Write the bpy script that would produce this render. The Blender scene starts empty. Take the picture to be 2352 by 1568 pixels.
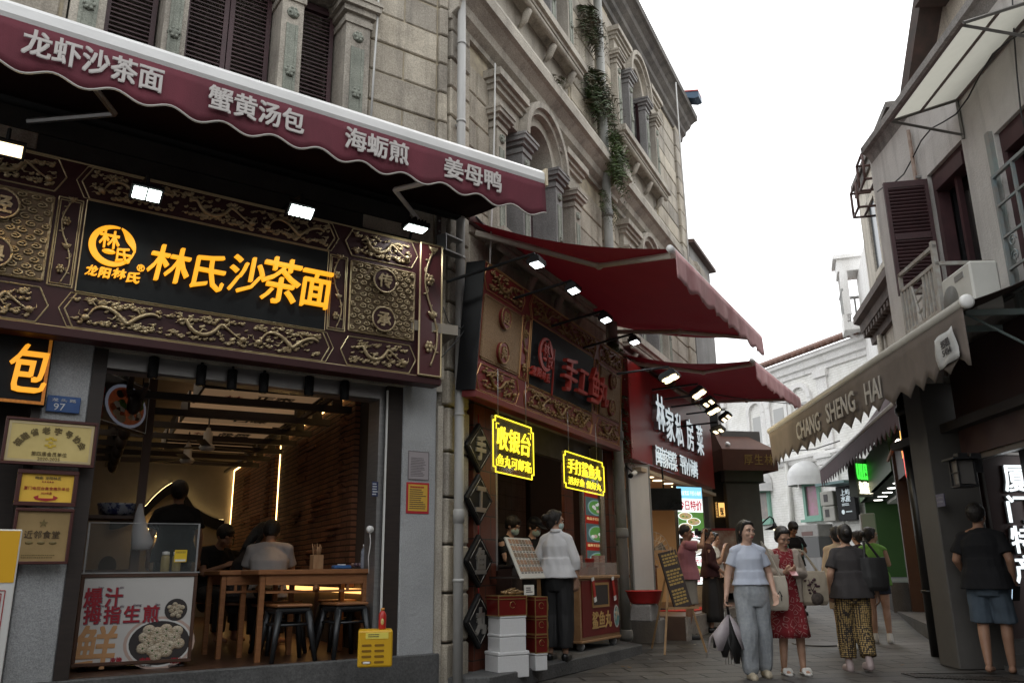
import bpy, bmesh, math, random
from mathutils import Vector, Matrix, noise, Euler
R=math.radians; PI=math.pi
random.seed(7)
sc=bpy.context.scene
COL=sc.collection
# ---------------------------------------------------------------- camera
F_PX,CX,CY=1895.0,1176.0,784.0          # focal length and centre for a 2352 x 1568 picture
PITCH,ROLL,CAM_H=R(15.5),R(-0.65),1.1
_f=Vector((0,math.cos(PITCH),math.sin(PITCH))); _r=Vector((1,0,0)); _u=Vector((0,-math.sin(PITCH),math.cos(PITCH)))
_R=math.cos(ROLL)*_r+math.sin(ROLL)*_u; _U=-math.sin(ROLL)*_r+math.cos(ROLL)*_u
cd=bpy.data.cameras.new('camera'); cam=bpy.data.objects.new('camera',cd); COL.objects.link(cam)
cd.sensor_width=36; cd.lens=36*F_PX/2352; cd.clip_end=600; cd.clip_start=.05
m=Matrix((( _R.x,_U.x,-_f.x,0),(_R.y,_U.y,-_f.y,0),(_R.z,_U.z,-_f.z,CAM_H),(0,0,0,1)))
cam.matrix_world=m; sc.camera=cam
# ---------------------------------------------------------------- overcast sky and sun
w=bpy.data.worlds.new('World'); sc.world=w; w.use_nodes=True
nt=w.node_tree; bg=nt.nodes['Background']
sky=nt.nodes.new('ShaderNodeTexSky'); sky.sky_type='NISHITA'; sky.sun_disc=False
sky.sun_elevation=R(58); sky.sun_rotation=R(20); sky.air_density=1.0; sky.dust_density=6.0; sky.ozone_density=1.0
hs=nt.nodes.new('ShaderNodeHueSaturation'); hs.inputs['Saturation'].default_value=.12
ov=nt.nodes.new('ShaderNodeMix'); ov.data_type='RGBA'; ov.inputs[0].default_value=.8; ov.inputs[7].default_value=(9.6,9.7,9.8,1)
cl=nt.nodes.new('ShaderNodeTexNoise'); cl.inputs['Scale'].default_value=2.2; cl.inputs['Detail'].default_value=5; tcw=nt.nodes.new('ShaderNodeTexCoord'); mpw=nt.nodes.new('ShaderNodeMapping'); mpw.inputs['Scale'].default_value=(1,1,3.5); nt.links.new(tcw.outputs['Generated'],mpw.inputs[0]); nt.links.new(mpw.outputs[0],cl.inputs['Vector'])
clr=nt.nodes.new('ShaderNodeValToRGB'); clr.color_ramp.elements[0].position=.38; clr.color_ramp.elements[1].position=.6; clr.color_ramp.elements[0].color=(.93,.945,.96,1); clr.color_ramp.elements[1].color=(1.05,1.05,1.05,1); nt.links.new(cl.outputs['Fac'],clr.inputs[0])
clm=nt.nodes.new('ShaderNodeMix'); clm.data_type='RGBA'; clm.blend_type='MULTIPLY'; clm.inputs[0].default_value=1   # the even cloud layer
nt.links.new(sky.outputs[0],hs.inputs['Color']); nt.links.new(hs.outputs[0],ov.inputs[6]); nt.links.new(ov.outputs[2],clm.inputs[6]); nt.links.new(clr.outputs[0],clm.inputs[7]); nt.links.new(clm.outputs[2],bg.inputs[0])
bg.inputs[1].default_value=.15
sl=bpy.data.lights.new('sun','SUN'); sl.energy=.65; sl.angle=R(25); sl.color=(1,.97,.93)
so=bpy.data.objects.new('sun',sl); COL.objects.link(so)
so.rotation_euler=(R(32),0,R(-20)+PI)     # from high up, ahead of the camera
sc.view_settings.view_transform='Standard'; sc.view_settings.look='None'; sc.view_settings.gamma=1
sc.view_settings.exposure=0.6
sc.render.engine='CYCLES'; sc.cycles.use_denoising=True
sc.cycles.max_bounces=6; sc.cycles.diffuse_bounces=3; sc.cycles.glossy_bounces=2; sc.cycles.transmission_bounces=4; sc.cycles.transparent_max_bounces=8
sc.cycles.sample_clamp_indirect=4
# ---------------------------------------------------------------- placing helpers
O=Vector((0,0,CAM_H))
def ray(x,y): return (x-CX)/F_PX*_R-(y-CY)/F_PX*_U+_f
def gz(Y):
    if Y<10: return 0.
    if Y<14: return .025*(Y-10)
    if Y<31: return .1+.0615*(Y-14)
    return 1.1455
def ground(x,y):
    d=ray(x,y); t=2.
    while t<80:
        p=O+d*t
        if p.z<=gz(p.y): return p
        t+=.01
def atY(x,y,Y): d=ray(x,y); return O+d*(Y/d.y)
class Frame:
    """vertical plane: local X along it, local Y into it, Z up"""
    def __init__(s,x,y,az):
        a=R(az); s.u=Vector((math.sin(a),math.cos(a),0)); s.v=Vector((-s.u.y,s.u.x,0)); s.o=Vector((x,y,0)); s.rot=R(90-az)
    def p(s,u,v,z): return s.o+s.u*u+s.v*v+Vector((0,0,z))
    def uz(s,x,y,v=0.):
        d=ray(x,y); o=s.o+s.v*v; t=((o-O).dot(s.v))/d.dot(s.v); q=O+d*t
        return (q-o).dot(s.u), q.z
    def loc(s,q): q=Vector(q)-s.o; return Vector((q.dot(s.u),q.dot(s.v),q.z))
CN=(-.714,8.2)
FA=Frame(*CN,55.2); FB=Frame(*CN,25.5); FC=Frame(5.35,10.9,183.)
_q=FA.p(-.6,0,0); FI=Frame(_q.x,_q.y,62.8)
FD=Frame(10.6,26.2,160.); FR=Frame(6.2,12.2,198.3); FR1=Frame(7.25,12.15,192.)
# ---------------------------------------------------------------- materials
MATS={}
def M(name,col,rough=.6,metal=0.,col2=None,vs=3.,bump=0.,bs=40.,emit=0.,ecol=None,spec=.5,detail=6.,stretch=(1,1,1),c2pos=(.35,.7),alpha=1.):
    if name in MATS: return MATS[name]
    m=bpy.data.materials.new(name); m.use_nodes=True; n=m.node_tree; b=n.nodes['Principled BSDF']
    c4=(*col,1)
    b.inputs['Base Color'].default_value=c4; b.inputs['Roughness'].default_value=rough; b.inputs['Metallic'].default_value=metal
    b.inputs['Specular IOR Level'].default_value=spec
    if alpha<1: b.inputs['Alpha'].default_value=alpha
    if emit: b.inputs['Emission Color'].default_value=(*(ecol or col),1); b.inputs['Emission Strength'].default_value=emit
    if col2 or bump:
        tc=n.nodes.new('ShaderNodeTexCoord'); mp=n.nodes.new('ShaderNodeMapping'); mp.inputs['Scale'].default_value=stretch
        n.links.new(tc.outputs['Object'],mp.inputs[0])
    if col2:
        t=n.nodes.new('ShaderNodeTexNoise'); t.inputs['Scale'].default_value=vs; t.inputs['Detail'].default_value=detail; t.inputs['Roughness'].default_value=.65
        r=n.nodes.new('ShaderNodeValToRGB'); r.color_ramp.elements[0].position=c2pos[0]; r.color_ramp.elements[1].position=c2pos[1]
        r.color_ramp.elements[0].color=(*col2,1); r.color_ramp.elements[1].color=c4
        n.links.new(mp.outputs[0],t.inputs['Vector']); n.links.new(t.outputs['Fac'],r.inputs[0]); n.links.new(r.outputs[0],b.inputs['Base Color'])
    if bump:
        t=n.nodes.new('ShaderNodeTexNoise'); t.inputs['Scale'].default_value=bs; t.inputs['Detail'].default_value=4
        bp=n.nodes.new('ShaderNodeBump'); bp.inputs['Strength'].default_value=bump; bp.inputs['Distance'].default_value=.02
        n.links.new(mp.outputs[0],t.inputs['Vector']); n.links.new(t.outputs['Fac'],bp.inputs['Height']); n.links.new(bp.outputs[0],b.inputs['Normal'])
    MATS[name]=m; return m
def stone(name,base,dark,stain,vs=1.2,speck=60,rough=.85,streak=.5,isle=False):
    """weathered stone or plaster: blotches, fine speckle and long vertical runs"""
    if name in MATS: return MATS[name]
    m=bpy.data.materials.new(name); m.use_nodes=True; n=m.node_tree; b=n.nodes['Principled BSDF']; L=n.links.new
    b.inputs['Roughness'].default_value=rough; b.inputs['Specular IOR Level'].default_value=.25
    tc=n.nodes.new('ShaderNodeTexCoord')
    def noi(scale,st=(1,1,1),det=8,ro=.65):
        mp=n.nodes.new('ShaderNodeMapping'); mp.inputs['Scale'].default_value=st; L(tc.outputs['Object'],mp.inputs[0])
        t=n.nodes.new('ShaderNodeTexNoise'); t.inputs['Scale'].default_value=scale; t.inputs['Detail'].default_value=det; t.inputs['Roughness'].default_value=ro
        L(mp.outputs[0],t.inputs['Vector']); return t.outputs['Fac']
    def ramp(fac,a,bp,c1,c2):
        r=n.nodes.new('ShaderNodeValToRGB'); r.color_ramp.elements[0].position=a; r.color_ramp.elements[1].position=bp
        r.color_ramp.elements[0].color=c1; r.color_ramp.elements[1].color=c2; L(fac,r.inputs[0]); return r.outputs[0]
    def mix(mode,f,a,c):
        x=n.nodes.new('ShaderNodeMix'); x.data_type='RGBA'; x.blend_type=mode
        if isinstance(f,float): x.inputs[0].default_value=f
        else: L(f,x.inputs[0])
        L(a,x.inputs[6]); 
        if isinstance(c,tuple): x.inputs[7].default_value=c
        else: L(c,x.inputs[7])
        return x.outputs[2]
    c=ramp(noi(vs),.32,.68,(*dark,1),(*base,1))
    run=ramp(noi(1.6,(2.2,2.2,.22)),.5,.72,(0,0,0,1),(streak,)*3+(1,))
    c=mix('MIX',run,c,(*stain,1))
    sp=ramp(noi(speck,det=2),.3,.7,(.62,.62,.62,1),(1.25,1.25,1.25,1))
    c=mix('MULTIPLY',.75,c,sp)
    if isle:      # every block a slightly different tone
        ge=n.nodes.new('ShaderNodeNewGeometry'); c=mix('MULTIPLY',1.,c,ramp(ge.outputs['Random Per Island'],0,1,(.72,.72,.74,1),(1.2,1.18,1.14,1)))
    L(c,b.inputs['Base Color'])
    bp=n.nodes.new('ShaderNodeBump'); bp.inputs['Strength'].default_value=.55; bp.inputs['Distance'].default_value=.015
    L(noi(28,det=6),bp.inputs['Height']); L(bp.outputs[0],b.inputs['Normal'])
    MATS[name]=m; return m
def bricky(name,c1,c2,mortar,bw,bh,rot=(R(90),0,0),ms=.012,rough=.8,bump=.4,off=.5,vary=None,dirt=None):
    if name in MATS: return MATS[name]
    m=bpy.data.materials.new(name); m.use_nodes=True; n=m.node_tree; b=n.nodes['Principled BSDF']; L=n.links.new
    b.inputs['Roughness'].default_value=rough; b.inputs['Specular IOR Level'].default_value=.3
    tc=n.nodes.new('ShaderNodeTexCoord'); mp=n.nodes.new('ShaderNodeMapping'); mp.inputs['Rotation'].default_value=rot
    L(tc.outputs['Object'],mp.inputs[0])
    t=n.nodes.new('ShaderNodeTexBrick'); t.inputs['Scale'].default_value=1; t.inputs['Brick Width'].default_value=bw; t.inputs['Row Height'].default_value=bh
    t.inputs['Mortar Size'].default_value=ms; t.inputs['Color1'].default_value=(*c1,1); t.inputs['Color2'].default_value=(*c2,1); t.inputs['Mortar'].default_value=(*mortar,1)
    t.offset=off; t.inputs['Mortar Smooth'].default_value=.3; t.inputs['Bias'].default_value=0
    dn=n.nodes.new('ShaderNodeTexNoise'); dn.inputs['Scale'].default_value=3.; dn.inputs['Detail'].default_value=3
    va=n.nodes.new('ShaderNodeVectorMath'); va.operation='MULTIPLY_ADD'; va.inputs[1].default_value=(.02,.02,.02)
    L(tc.outputs['Object'],dn.inputs['Vector']); L(dn.outputs['Color'],va.inputs[0]); L(mp.outputs[0],va.inputs[2]); L(va.outputs[0],t.inputs['Vector'])
    no=n.nodes.new('ShaderNodeTexNoise'); no.inputs['Scale'].default_value=1.7; no.inputs['Detail'].default_value=8; no.inputs['Roughness'].default_value=.7
    L(tc.outputs['Object'],no.inputs['Vector'])
    rp=n.nodes.new('ShaderNodeValToRGB'); rp.color_ramp.elements[0].position=.3; rp.color_ramp.elements[1].position=.7
    d=dirt or .55
    rp.color_ramp.elements[0].color=(d,d,d*.95,1); rp.color_ramp.elements[1].color=(1.15,1.15,1.15,1); L(no.outputs['Fac'],rp.inputs[0])
    x=n.nodes.new('ShaderNodeMix'); x.data_type='RGBA'; x.blend_type='MULTIPLY'; x.inputs[0].default_value=1; L(t.outputs['Color'],x.inputs[6]); L(rp.outputs[0],x.inputs[7])
    L(x.outputs[2],b.inputs['Base Color'])
    ad=n.nodes.new('ShaderNodeMath'); ad.operation='MULTIPLY_ADD'; ad.inputs[1].default_value=-1.; L(t.outputs['Fac'],ad.inputs[0])
    n2=n.nodes.new('ShaderNodeTexNoise'); n2.inputs['Scale'].default_value=30; L(tc.outputs['Object'],n2.inputs['Vector'])
    m2=n.nodes.new('ShaderNodeMath'); m2.operation='MULTIPLY'; m2.inputs[1].default_value=.5; L(n2.outputs['Fac'],m2.inputs[0]); L(m2.outputs[0],ad.inputs[2])
    bp=n.nodes.new('ShaderNodeBump'); bp.inputs['Strength'].default_value=bump; bp.inputs['Distance'].default_value=.01
    L(ad.outputs[0],bp.inputs['Height']); L(bp.outputs[0],b.inputs['Normal'])
    if vary:
        rr=n.nodes.new('ShaderNodeMapRange'); rr.inputs[3].default_value=vary[0]; rr.inputs[4].default_value=vary[1]; L(no.outputs['Fac'],rr.inputs[0]); L(rr.outputs[0],b.inputs['Roughness'])
    MATS[name]=m; return m
# ---------------------------------------------------------------- mesh builder
class MB:
    def __init__(s): s.v=[]; s.f=[]; s.mi=[]; s.sm=[]
    def add(s,vs,fs,mi=0,sm=False,T=None):
        o=len(s.v)
        for p in vs:
            p=Vector(p); s.v.append(T@p if T else p)
        for q in fs: s.f.append([o+i for i in q]); s.mi.append(mi); s.sm.append(sm)
        return s
    def box(s,x0,x1,y0,y1,z0,z1,mi=0,T=None):
        return s.add([(x0,y0,z0),(x1,y0,z0),(x1,y1,z0),(x0,y1,z0),(x0,y0,z1),(x1,y0,z1),(x1,y1,z1),(x0,y1,z1)],
            [(3,2,1,0),(4,5,6,7),(0,1,5,4),(1,2,6,5),(2,3,7,6),(3,0,4,7)],mi,False,T)
    def cb(s,c,d,mi=0,T=None):
        return s.box(c[0]-d[0]/2,c[0]+d[0]/2,c[1]-d[1]/2,c[1]+d[1]/2,c[2]-d[2]/2,c[2]+d[2]/2,mi,T)
    def prism(s,pts,y0,y1,mi=0,T=None):
        n=len(pts); vs=[(x,y0,z) for x,z in pts]+[(x,y1,z) for x,z in pts]
        fs=[tuple(range(n)),tuple(reversed(range(n,2*n)))]+[(i,i+n,(i+1)%n+n,(i+1)%n) for i in range(n)]
        return s.add(vs,fs,mi,False,T)
    def prismx(s,pts,x0,x1,mi=0,T=None):       # profile in (y,z) run along x
        n=len(pts); vs=[(x0,y,z) for y,z in pts]+[(x1,y,z) for y,z in pts]
        fs=[tuple(reversed(range(n))),tuple(range(n,2*n))]+[((i+1)%n,(i+1)%n+n,i+n,i) for i in range(n)]
        return s.add(vs,fs,mi,False,T)
    def prismz(s,pts,z0,z1,mi=0,T=None):
        n=len(pts); vs=[(x,y,z0) for x,y in pts]+[(x,y,z1) for x,y in pts]
        fs=[tuple(reversed(range(n))),tuple(range(n,2*n))]+[(i,(i+1)%n,(i+1)%n+n,i+n) for i in range(n)]
        return s.add(vs,fs,mi,False,T)
    def loft(s,rings,mi=0,sm=True,cap=True,closed=True):
        n=len(rings[0]); vs=[p for r in rings for p in r]; fs=[]
        for k in range(len(rings)-1):
            for i in range(n if closed else n-1):
                j=(i+1)%n; fs.append((k*n+i,k*n+j,(k+1)*n+j,(k+1)*n+i))
        if cap and closed: fs.append(tuple(reversed(range(n)))); fs.append(tuple(range((len(rings)-1)*n,len(rings)*n)))
        return s.add(vs,fs,mi,sm)
    def tube(s,pts,r,n=8,mi=0,sm=True,cap=True):
        pts=[Vector(p) for p in pts]; k=len(pts); rs=r if isinstance(r,(list,tuple)) else [r]*k
        prev=None; rings=[]
        for i,p in enumerate(pts):
            t=(pts[min(i+1,k-1)]-pts[max(i-1,0)])
            if t.length<1e-9: t=Vector((0,0,1))
            t.normalize()
            if prev is None:
                a=Vector((0,0,1)) if abs(t.z)<.9 else Vector((1,0,0)); a=a.cross(t).normalized()
            else:
                a=prev-t*prev.dot(t)
                if a.length<1e-6: a=t.orthogonal()
                a.normalize()
            prev=a; b=t.cross(a)
            rings.append([p+(a*math.cos(2*PI*j/n)+b*math.sin(2*PI*j/n))*rs[i] for j in range(n)])
        return s.loft(rings,mi,sm,cap)
    def ell(s,c,r,nu=10,nv=7,mi=0,T=None,sm=True):
        c=Vector(c); r=(r,r,r) if not isinstance(r,(tuple,list)) else r
        vs=[];fs=[]
        for j in range(1,nv):
            a=PI*j/nv
            for i in range(nu):
                b=2*PI*i/nu; vs.append((c.x+r[0]*math.sin(a)*math.cos(b),c.y+r[1]*math.sin(a)*math.sin(b),c.z+r[2]*math.cos(a)))
        top=len(vs); vs+=[(c.x,c.y,c.z+r[2]),(c.x,c.y,c.z-r[2])]
        for j in range(nv-2):
            for i in range(nu): k=(i+1)%nu; fs.append((j*nu+k,j*nu+i,(j+1)*nu+i,(j+1)*nu+k))
        for i in range(nu): k=(i+1)%nu; fs.append((top,i,k)); fs.append((top+1,(nv-2)*nu+k,(nv-2)*nu+i))
        return s.add(vs,fs,mi,sm,T)
    def lathe(s,prof,c=(0,0,0),n=16,mi=0,sm=True,T=None):
        vs=[];fs=[]
        for r,z in prof:
            for i in range(n): vs.append((c[0]+r*math.cos(2*PI*i/n),c[1]+r*math.sin(2*PI*i/n),c[2]+z))
        k=len(prof)
        for j in range(k-1):
            for i in range(n): l=(i+1)%n; fs.append((j*n+i,j*n+l,(j+1)*n+l,(j+1)*n+i))
        if prof[0][0]>1e-5: fs.append(tuple(reversed(range(n))))
        if prof[-1][0]>1e-5: fs.append(tuple(range((k-1)*n,k*n)))
        return s.add(vs,fs,mi,sm,T)
    def disc(s,c,rx,rz,y0,y1,n=20,mi=0):
        return s.prism([(c[0]+rx*math.cos(2*PI*i/n),c[1]+rz*math.sin(2*PI*i/n)) for i in range(n)],y0,y1,mi)
    def sheet(s,fn,nu,nv,mi=0,sm=True,th=0):
        vs=[fn(i/nu,j/nv) for j in range(nv+1) for i in range(nu+1)]
        fs=[(j*(nu+1)+i,j*(nu+1)+i+1,(j+1)*(nu+1)+i+1,(j+1)*(nu+1)+i) for j in range(nv) for i in range(nu)]
        return s.add(vs,fs,mi,sm)
    def build(s,name,mats,parent=None,bevel=0.,label=None,seg=1,solid=0.,autosm=False):
        me=bpy.data.meshes.new(name); me.from_pydata([tuple(p) for p in s.v],[],s.f)
        if not isinstance(mats,(list,tuple)): mats=[mats]
        for m in mats: me.materials.append(m)
        me.polygons.foreach_set('material_index',[min(i,len(mats)-1) for i in s.mi]); me.polygons.foreach_set('use_smooth',s.sm); me.update()
        o=bpy.data.objects.new(name,me); COL.objects.link(o)
        if parent is not None: o.parent=parent
        if label: o['label']=label
        if solid: md=o.modifiers.new('s','SOLIDIFY'); md.thickness=solid; md.offset=0
        if bevel: md=o.modifiers.new('b','BEVEL'); md.width=bevel; md.segments=seg; md.limit_method='ANGLE'; md.angle_limit=R(40)
        return o
def T(name,label,cat,F,at,group=None,rz=0.):
    """a thing: an Empty at its base; F is a Frame or None for world axes"""
    o=bpy.data.objects.new(name,None); COL.objects.link(o); o.empty_display_size=.1
    if F is None: o.location=at; o.rotation_euler=(0,0,rz)
    else: o.location=F.p(*at); o.rotation_euler=(0,0,F.rot+rz)
    o['label']=label; o['category']=cat
    if group: o['group']=group
    return o
def tag(o,label,cat,group=None):
    o['label']=label; o['category']=cat
    if group: o['group']=group
    return o
def place(o,F,at,rz=0.):
    o.location=F.p(*at); o.rotation_euler=(0,0,F.rot+rz); return o
def dup(root,loc,rz=None,label=None):
    r=root.copy(); COL.objects.link(r); r.location=loc
    if rz is not None: r.rotation_euler=(0,0,rz)
    if label: r['label']=label
    for ch in list(root.children):
        c=ch.copy(); COL.objects.link(c); c.parent=r
        for g in list(ch.children):
            d=g.copy(); COL.objects.link(d); d.parent=c
    return r
def txt(body,size,mat,parent,at,name='lettering',ext=.004,off=0.,sx=1.,sy=1.,rot=(PI/2,0,0),shear=0.,align='CENTER',sp=1.,line=1.,fit=None,bold=None,nib=False):
    """raised lettering in the local XZ plane facing -Y"""
    c=bpy.data.curves.new('t','FONT'); c.body=body; c.size=size; c.extrude=ext; c.shear=shear
    if bold is None: bold=off*2.2
    c.align_x=align; c.align_y='CENTER'; c.space_character=sp; c.space_line=line; c.resolution_u=2
    o=bpy.data.objects.new('t',c); COL.objects.link(o)
    dg=bpy.context.evaluated_depsgraph_get(); me=bpy.data.meshes.new_from_object(o.evaluated_get(dg))
    bpy.data.objects.remove(o); bpy.data.curves.remove(c)
    if len(me.vertices):
        xs=[v.co.x for v in me.vertices]; ys=[v.co.y for v in me.vertices]
        if align=='CENTER': me.transform(Matrix.Translation((-(min(xs)+max(xs))/2,-(min(ys)+max(ys))/2,0)))
        if fit: sx=fit[0]/max(1e-6,max(xs)-min(xs)); sy=(fit[1]/max(1e-6,max(ys)-min(ys))) if fit[1] else sx
    me.transform(Matrix.Diagonal((sx,sy,1,1)))
    if bold>0:      # thicker strokes: the glyph repeated a hair apart
        vs=[v.co.copy() for v in me.vertices]; fs=[list(p.vertices) for p in me.polygons]; V=[];Fs=[]
        for i,(dx,dy) in enumerate(((-1.15,-.8),(-.6,-.4),(0,0),(.6,.4),(1.15,.8)) if nib else ((-.5,-.5),(.5,-.5),(-.5,.5),(.5,.5),(0,0))):
            o_=len(V); V+=[(v.x+dx*bold,v.y+dy*bold,v.z+i*.0006) for v in vs]; Fs+=[[o_+k for k in f] for f in fs]
        me=bpy.data.meshes.new(name); me.from_pydata(V,[],Fs); me.update()
    me.transform(Euler(rot).to_matrix().to_4x4()); me.transform(Matrix.Translation(at))
    me.materials.clear(); me.materials.append(mat); me.name=name
    o=bpy.data.objects.new(name,me); COL.objects.link(o)
    if parent is not None: o.parent=parent
    return o
def lamp(name,kind,parent,loc,energy,col=(1,1,1),size=.1,rot=(0,0,0),spot=1.6,blend=.6):
    l=bpy.data.lights.new(name,kind); l.energy=energy; l.color=col
    if kind=='AREA': l.size=size
    elif kind=='SPOT': l.shadow_soft_size=size; l.spot_size=spot; l.spot_blend=blend
    else: l.shadow_soft_size=size
    o=bpy.data.objects.new(name,l); COL.objects.link(o); o.parent=parent; o.location=loc; o.rotation_euler=rot; return o
def fin(o,mods=True):
    """bake an object's modifiers into a plain mesh"""
    dg=bpy.context.evaluated_depsgraph_get(); me=bpy.data.meshes.new_from_object(o.evaluated_get(dg)); old=o.data; o.modifiers.clear(); o.data=me; me.name=old.name
    return o
# palette
granite=stone('granite',(.54,.495,.42),(.30,.27,.23),(.13,.12,.11),1.3,70,streak=.75)
blockst=stone('granite_blocks',(.54,.495,.415),(.32,.285,.235),(.14,.13,.115),1.6,70,streak=.7,isle=True)
granite_grey=stone('granite_grey',(.33,.32,.31),(.2,.19,.185),(.1,.1,.1),1.0,90,streak=.35)
granite_green=stone('granite_green',(.36,.375,.32),(.22,.235,.20),(.15,.15,.13),4.,80)
pillar_grey=stone('washed_granite',(.42,.43,.44),(.33,.34,.345),(.22,.22,.22),1.5,120,streak=.3)
mortar=M('mortar',(.5,.43,.3),.9,col2=(.3,.26,.2),vs=6)
shutter_red=M('shutter_paint',(.075,.032,.036),.55,col2=(.045,.02,.023),vs=5)
maroon=M('maroon_lacquer',(.042,.010,.012),.5,col2=(.032,.008,.009),vs=3,spec=.3)
gold=M('gilded_relief',(.50,.40,.25),.42,.5,col2=(.30,.22,.12),vs=25,bump=.3,bs=60)
gold_line=M('gilded_line',(.5,.4,.24),.4,.6)
black=M('black_paint',(.012,.012,.013),.5,spec=.2)
blackboard=M('black_board',(.010,.011,.012),.5,col2=(.014,.015,.016),vs=6,spec=.12)
dark=M('dark_wood',(.03,.02,.016),.55,col2=(.018,.012,.01),vs=6,stretch=(1,1,6))
wood=M('honey_wood',(.30,.13,.05),.45,col2=(.2,.08,.03),vs=8,stretch=(1,6,6),bump=.1,bs=20)
wood2=M('pale_wood',(.38,.23,.12),.5,col2=(.28,.15,.07),vs=9,stretch=(6,1,1))
white=M('white_plastic',(.75,.75,.73),.45,col2=(.68,.68,.65),vs=4)
white_paint=M('white_paint',(.7,.69,.66),.6,col2=(.55,.54,.5),vs=3)
steel=M('brushed_steel',(.42,.42,.42),.38,.8,col2=(.33,.33,.33),vs=6,stretch=(1,1,8))
zinc=M('grey_pipe',(.47,.465,.45),.5,col2=(.36,.355,.34),vs=3,stretch=(1,1,.3))
awn_maroon=M('maroon_canvas',(.16,.028,.045),.85,col2=(.095,.018,.028),vs=2.2,bump=.15,bs=300,stretch=(1,1,.35),c2pos=(.3,.75))
awn_white=M('white_alu',(.8,.8,.79),.4,col2=(.66,.66,.65),vs=6,stretch=(.3,1,1))
lamp_white=M('lamp_white',(1,1,1),.5,emit=9.,ecol=(.85,1,.93))
lamp_warm=M('lamp_warm',(.8,.7,.5),.5,emit=2.2,ecol=(1,.78,.45))
lamp_day=M('lamp_day',(1,1,1),.5,emit=4.,ecol=(1,.97,.9))
led_warm=M('led_warm',(1,.7,.3),.5,emit=6.,ecol=(1,.62,.22))
glass=M('clear_glass',(.3,.34,.34),.05,alpha=.07)
paper=M('paper',(.7,.68,.62),.8)
# ================================================================ ground
paving=bricky('street_slabs',(.062,.059,.057),(.10,.094,.089),(.018,.017,.016),.66,.33,rot=(0,0,R(-8)),ms=.016,rough=.55,bump=.9,vary=(.38,.75),dirt=.42)
mb=MB(); ys=[-30,-5,5,8,9,10,10.5,11,11.5,12,12.5,13,13.5,14]+[14+i*.5 for i in range(1,35)]+[31.5,33,36,45,70,150,250]
xs=[-120,-40,-15,-5,-2,0,2,4,6,8,12,20,50,120]
mb.add([(x,y,gz(y)) for y in ys for x in xs],[(j*len(xs)+i,j*len(xs)+i+1,(j+1)*len(xs)+i+1,(j+1)*len(xs)+i) for j in range(len(ys)-1) for i in range(len(xs)-1)],0,True)
o=mb.build('street',paving); o['kind']='structure'
# ================================================================ corner building with two street fronts
bld=T('stone_corner_building','three storey grey granite corner building with arched windows, carved pilasters and maroon louvred shutters','building',None,(*CN,0))
def part(mb,name,mats,F=FB,parent=None,bevel=0.,label=None,**k):
    o=mb.build(name,mats,parent or bld,bevel,label,**k)
    if parent is None: o.location=bld.matrix_world.inverted()@F.o if False else F.o-bld.location; o.rotation_euler=(0,0,F.rot)
    return o
TOP=11.95
mb=MB()                                                    # front facing the small square
mb.box(-7,-3.75,0,.35,2.85,TOP).box(-1.0,0,0,.35,2.85,TOP).box(-3.75,-1.0,0,.35,2.85,5.2).box(-3.75,-1.0,0,.35,7.1,TOP)
mb.box(-7,-4.75,.0,.35,0,2.85).box(-3.75,-1.0,.40,.45,4.9,7.1)
part(mb,'wall',granite,FA)
mb=MB()
for a,b in ((0,1.02),(3.82,6.1),(8.9,11.35)): mb.box(a,b,0,.35,2.95,TOP)
for a,b in ((1.02,3.82),(6.1,8.9)):
    mb.box(a,b,0,.35,2.95,4.95).box(a,b,0,.35,7.2,8.93).box(a,b,0,.35,11.0,TOP).box(a,b,.42,.47,4.95,TOP)
mb.box(5.12,5.62,-.02,.35,0,2.95).box(11.0,11.35,0,.35,0,2.95).box(11.32,11.36,.0,6,0,TOP-.01).box(.03,1.02,.02,.35,0,2.95)
part(mb,'wall',granite,FB)
mb=MB(); mb.prismz([FA.loc(FB.p(11.4,-.05,0)).xy[:],FA.loc(FB.p(11.4,7,0)).xy[:],(-7,8),(-7,0),(0,0)],TOP-.02,TOP+.1); part(mb,'roof',granite_grey,FA)
def blocks(mb,a,b,z0,z1,h,split,seed,y=-.035,g=.018,alt=True):
    rnd=random.Random(seed); z=z0; k=seed
    while z+h<=z1+.01:
        cuts=[a,b] if (alt and k%2==0) or not split else [a]+[a+(b-a)*q for q in split]+[b]
        for i in range(len(cuts)-1):
            d=rnd.uniform(-.006,.008)
            mb.box(cuts[i]+g/2,cuts[i+1]-g/2,y+d,.02,z+g/2,z+h-g/2)
        z+=h; k+=1
for args in ((-.96,-.13,2.95,TOP,.365,[.5],0),(-4.9,-3.8,2.95,TOP,.365,[.5],1)): mb=MB(); blocks(mb,*args); part(mb,'stone_blocks',blockst,FA,bevel=.012)
mb=MB(); blocks(mb,-.13,0.0,2.95,TOP,.365,None,2,y=-.065); part(mb,'quoin',blockst,FA,bevel=.012)
for args in ((.5,1.0,2.95,7.25,.365,[.4],1),(3.86,5.15,2.95,7.25,.365,[.62],0),(5.65,6.05,2.95,7.25,.365,[.5],1),(8.95,10.75,2.95,7.25,.365,[.5],0),(.5,1.0,8.0,11.4,.365,[.4],1),(3.9,5.15,8.0,11.4,.365,[.62],1),(5.65,6.05,8.0,11.4,.365,[.5],0),(8.95,10.75,8.0,11.4,.365,[.5],1)):
    mb=MB(); blocks(mb,*args); part(mb,'stone_blocks',blockst,FB,bevel=.012)
mb=MB(); blocks(mb,0.002,.46,0,2.7,.45,None,3,y=-.07,g=.02); blocks(mb,0.002,.46,2.72,TOP,.365,None,5,y=-.07); part(mb,'quoin',blockst,FB,bevel=.016)
mb=MB(); blocks(mb,5.2,5.6,.1,11,.45,None,9,y=-.09); part(mb,'quoin',blockst,FB,bevel=.016)
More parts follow.
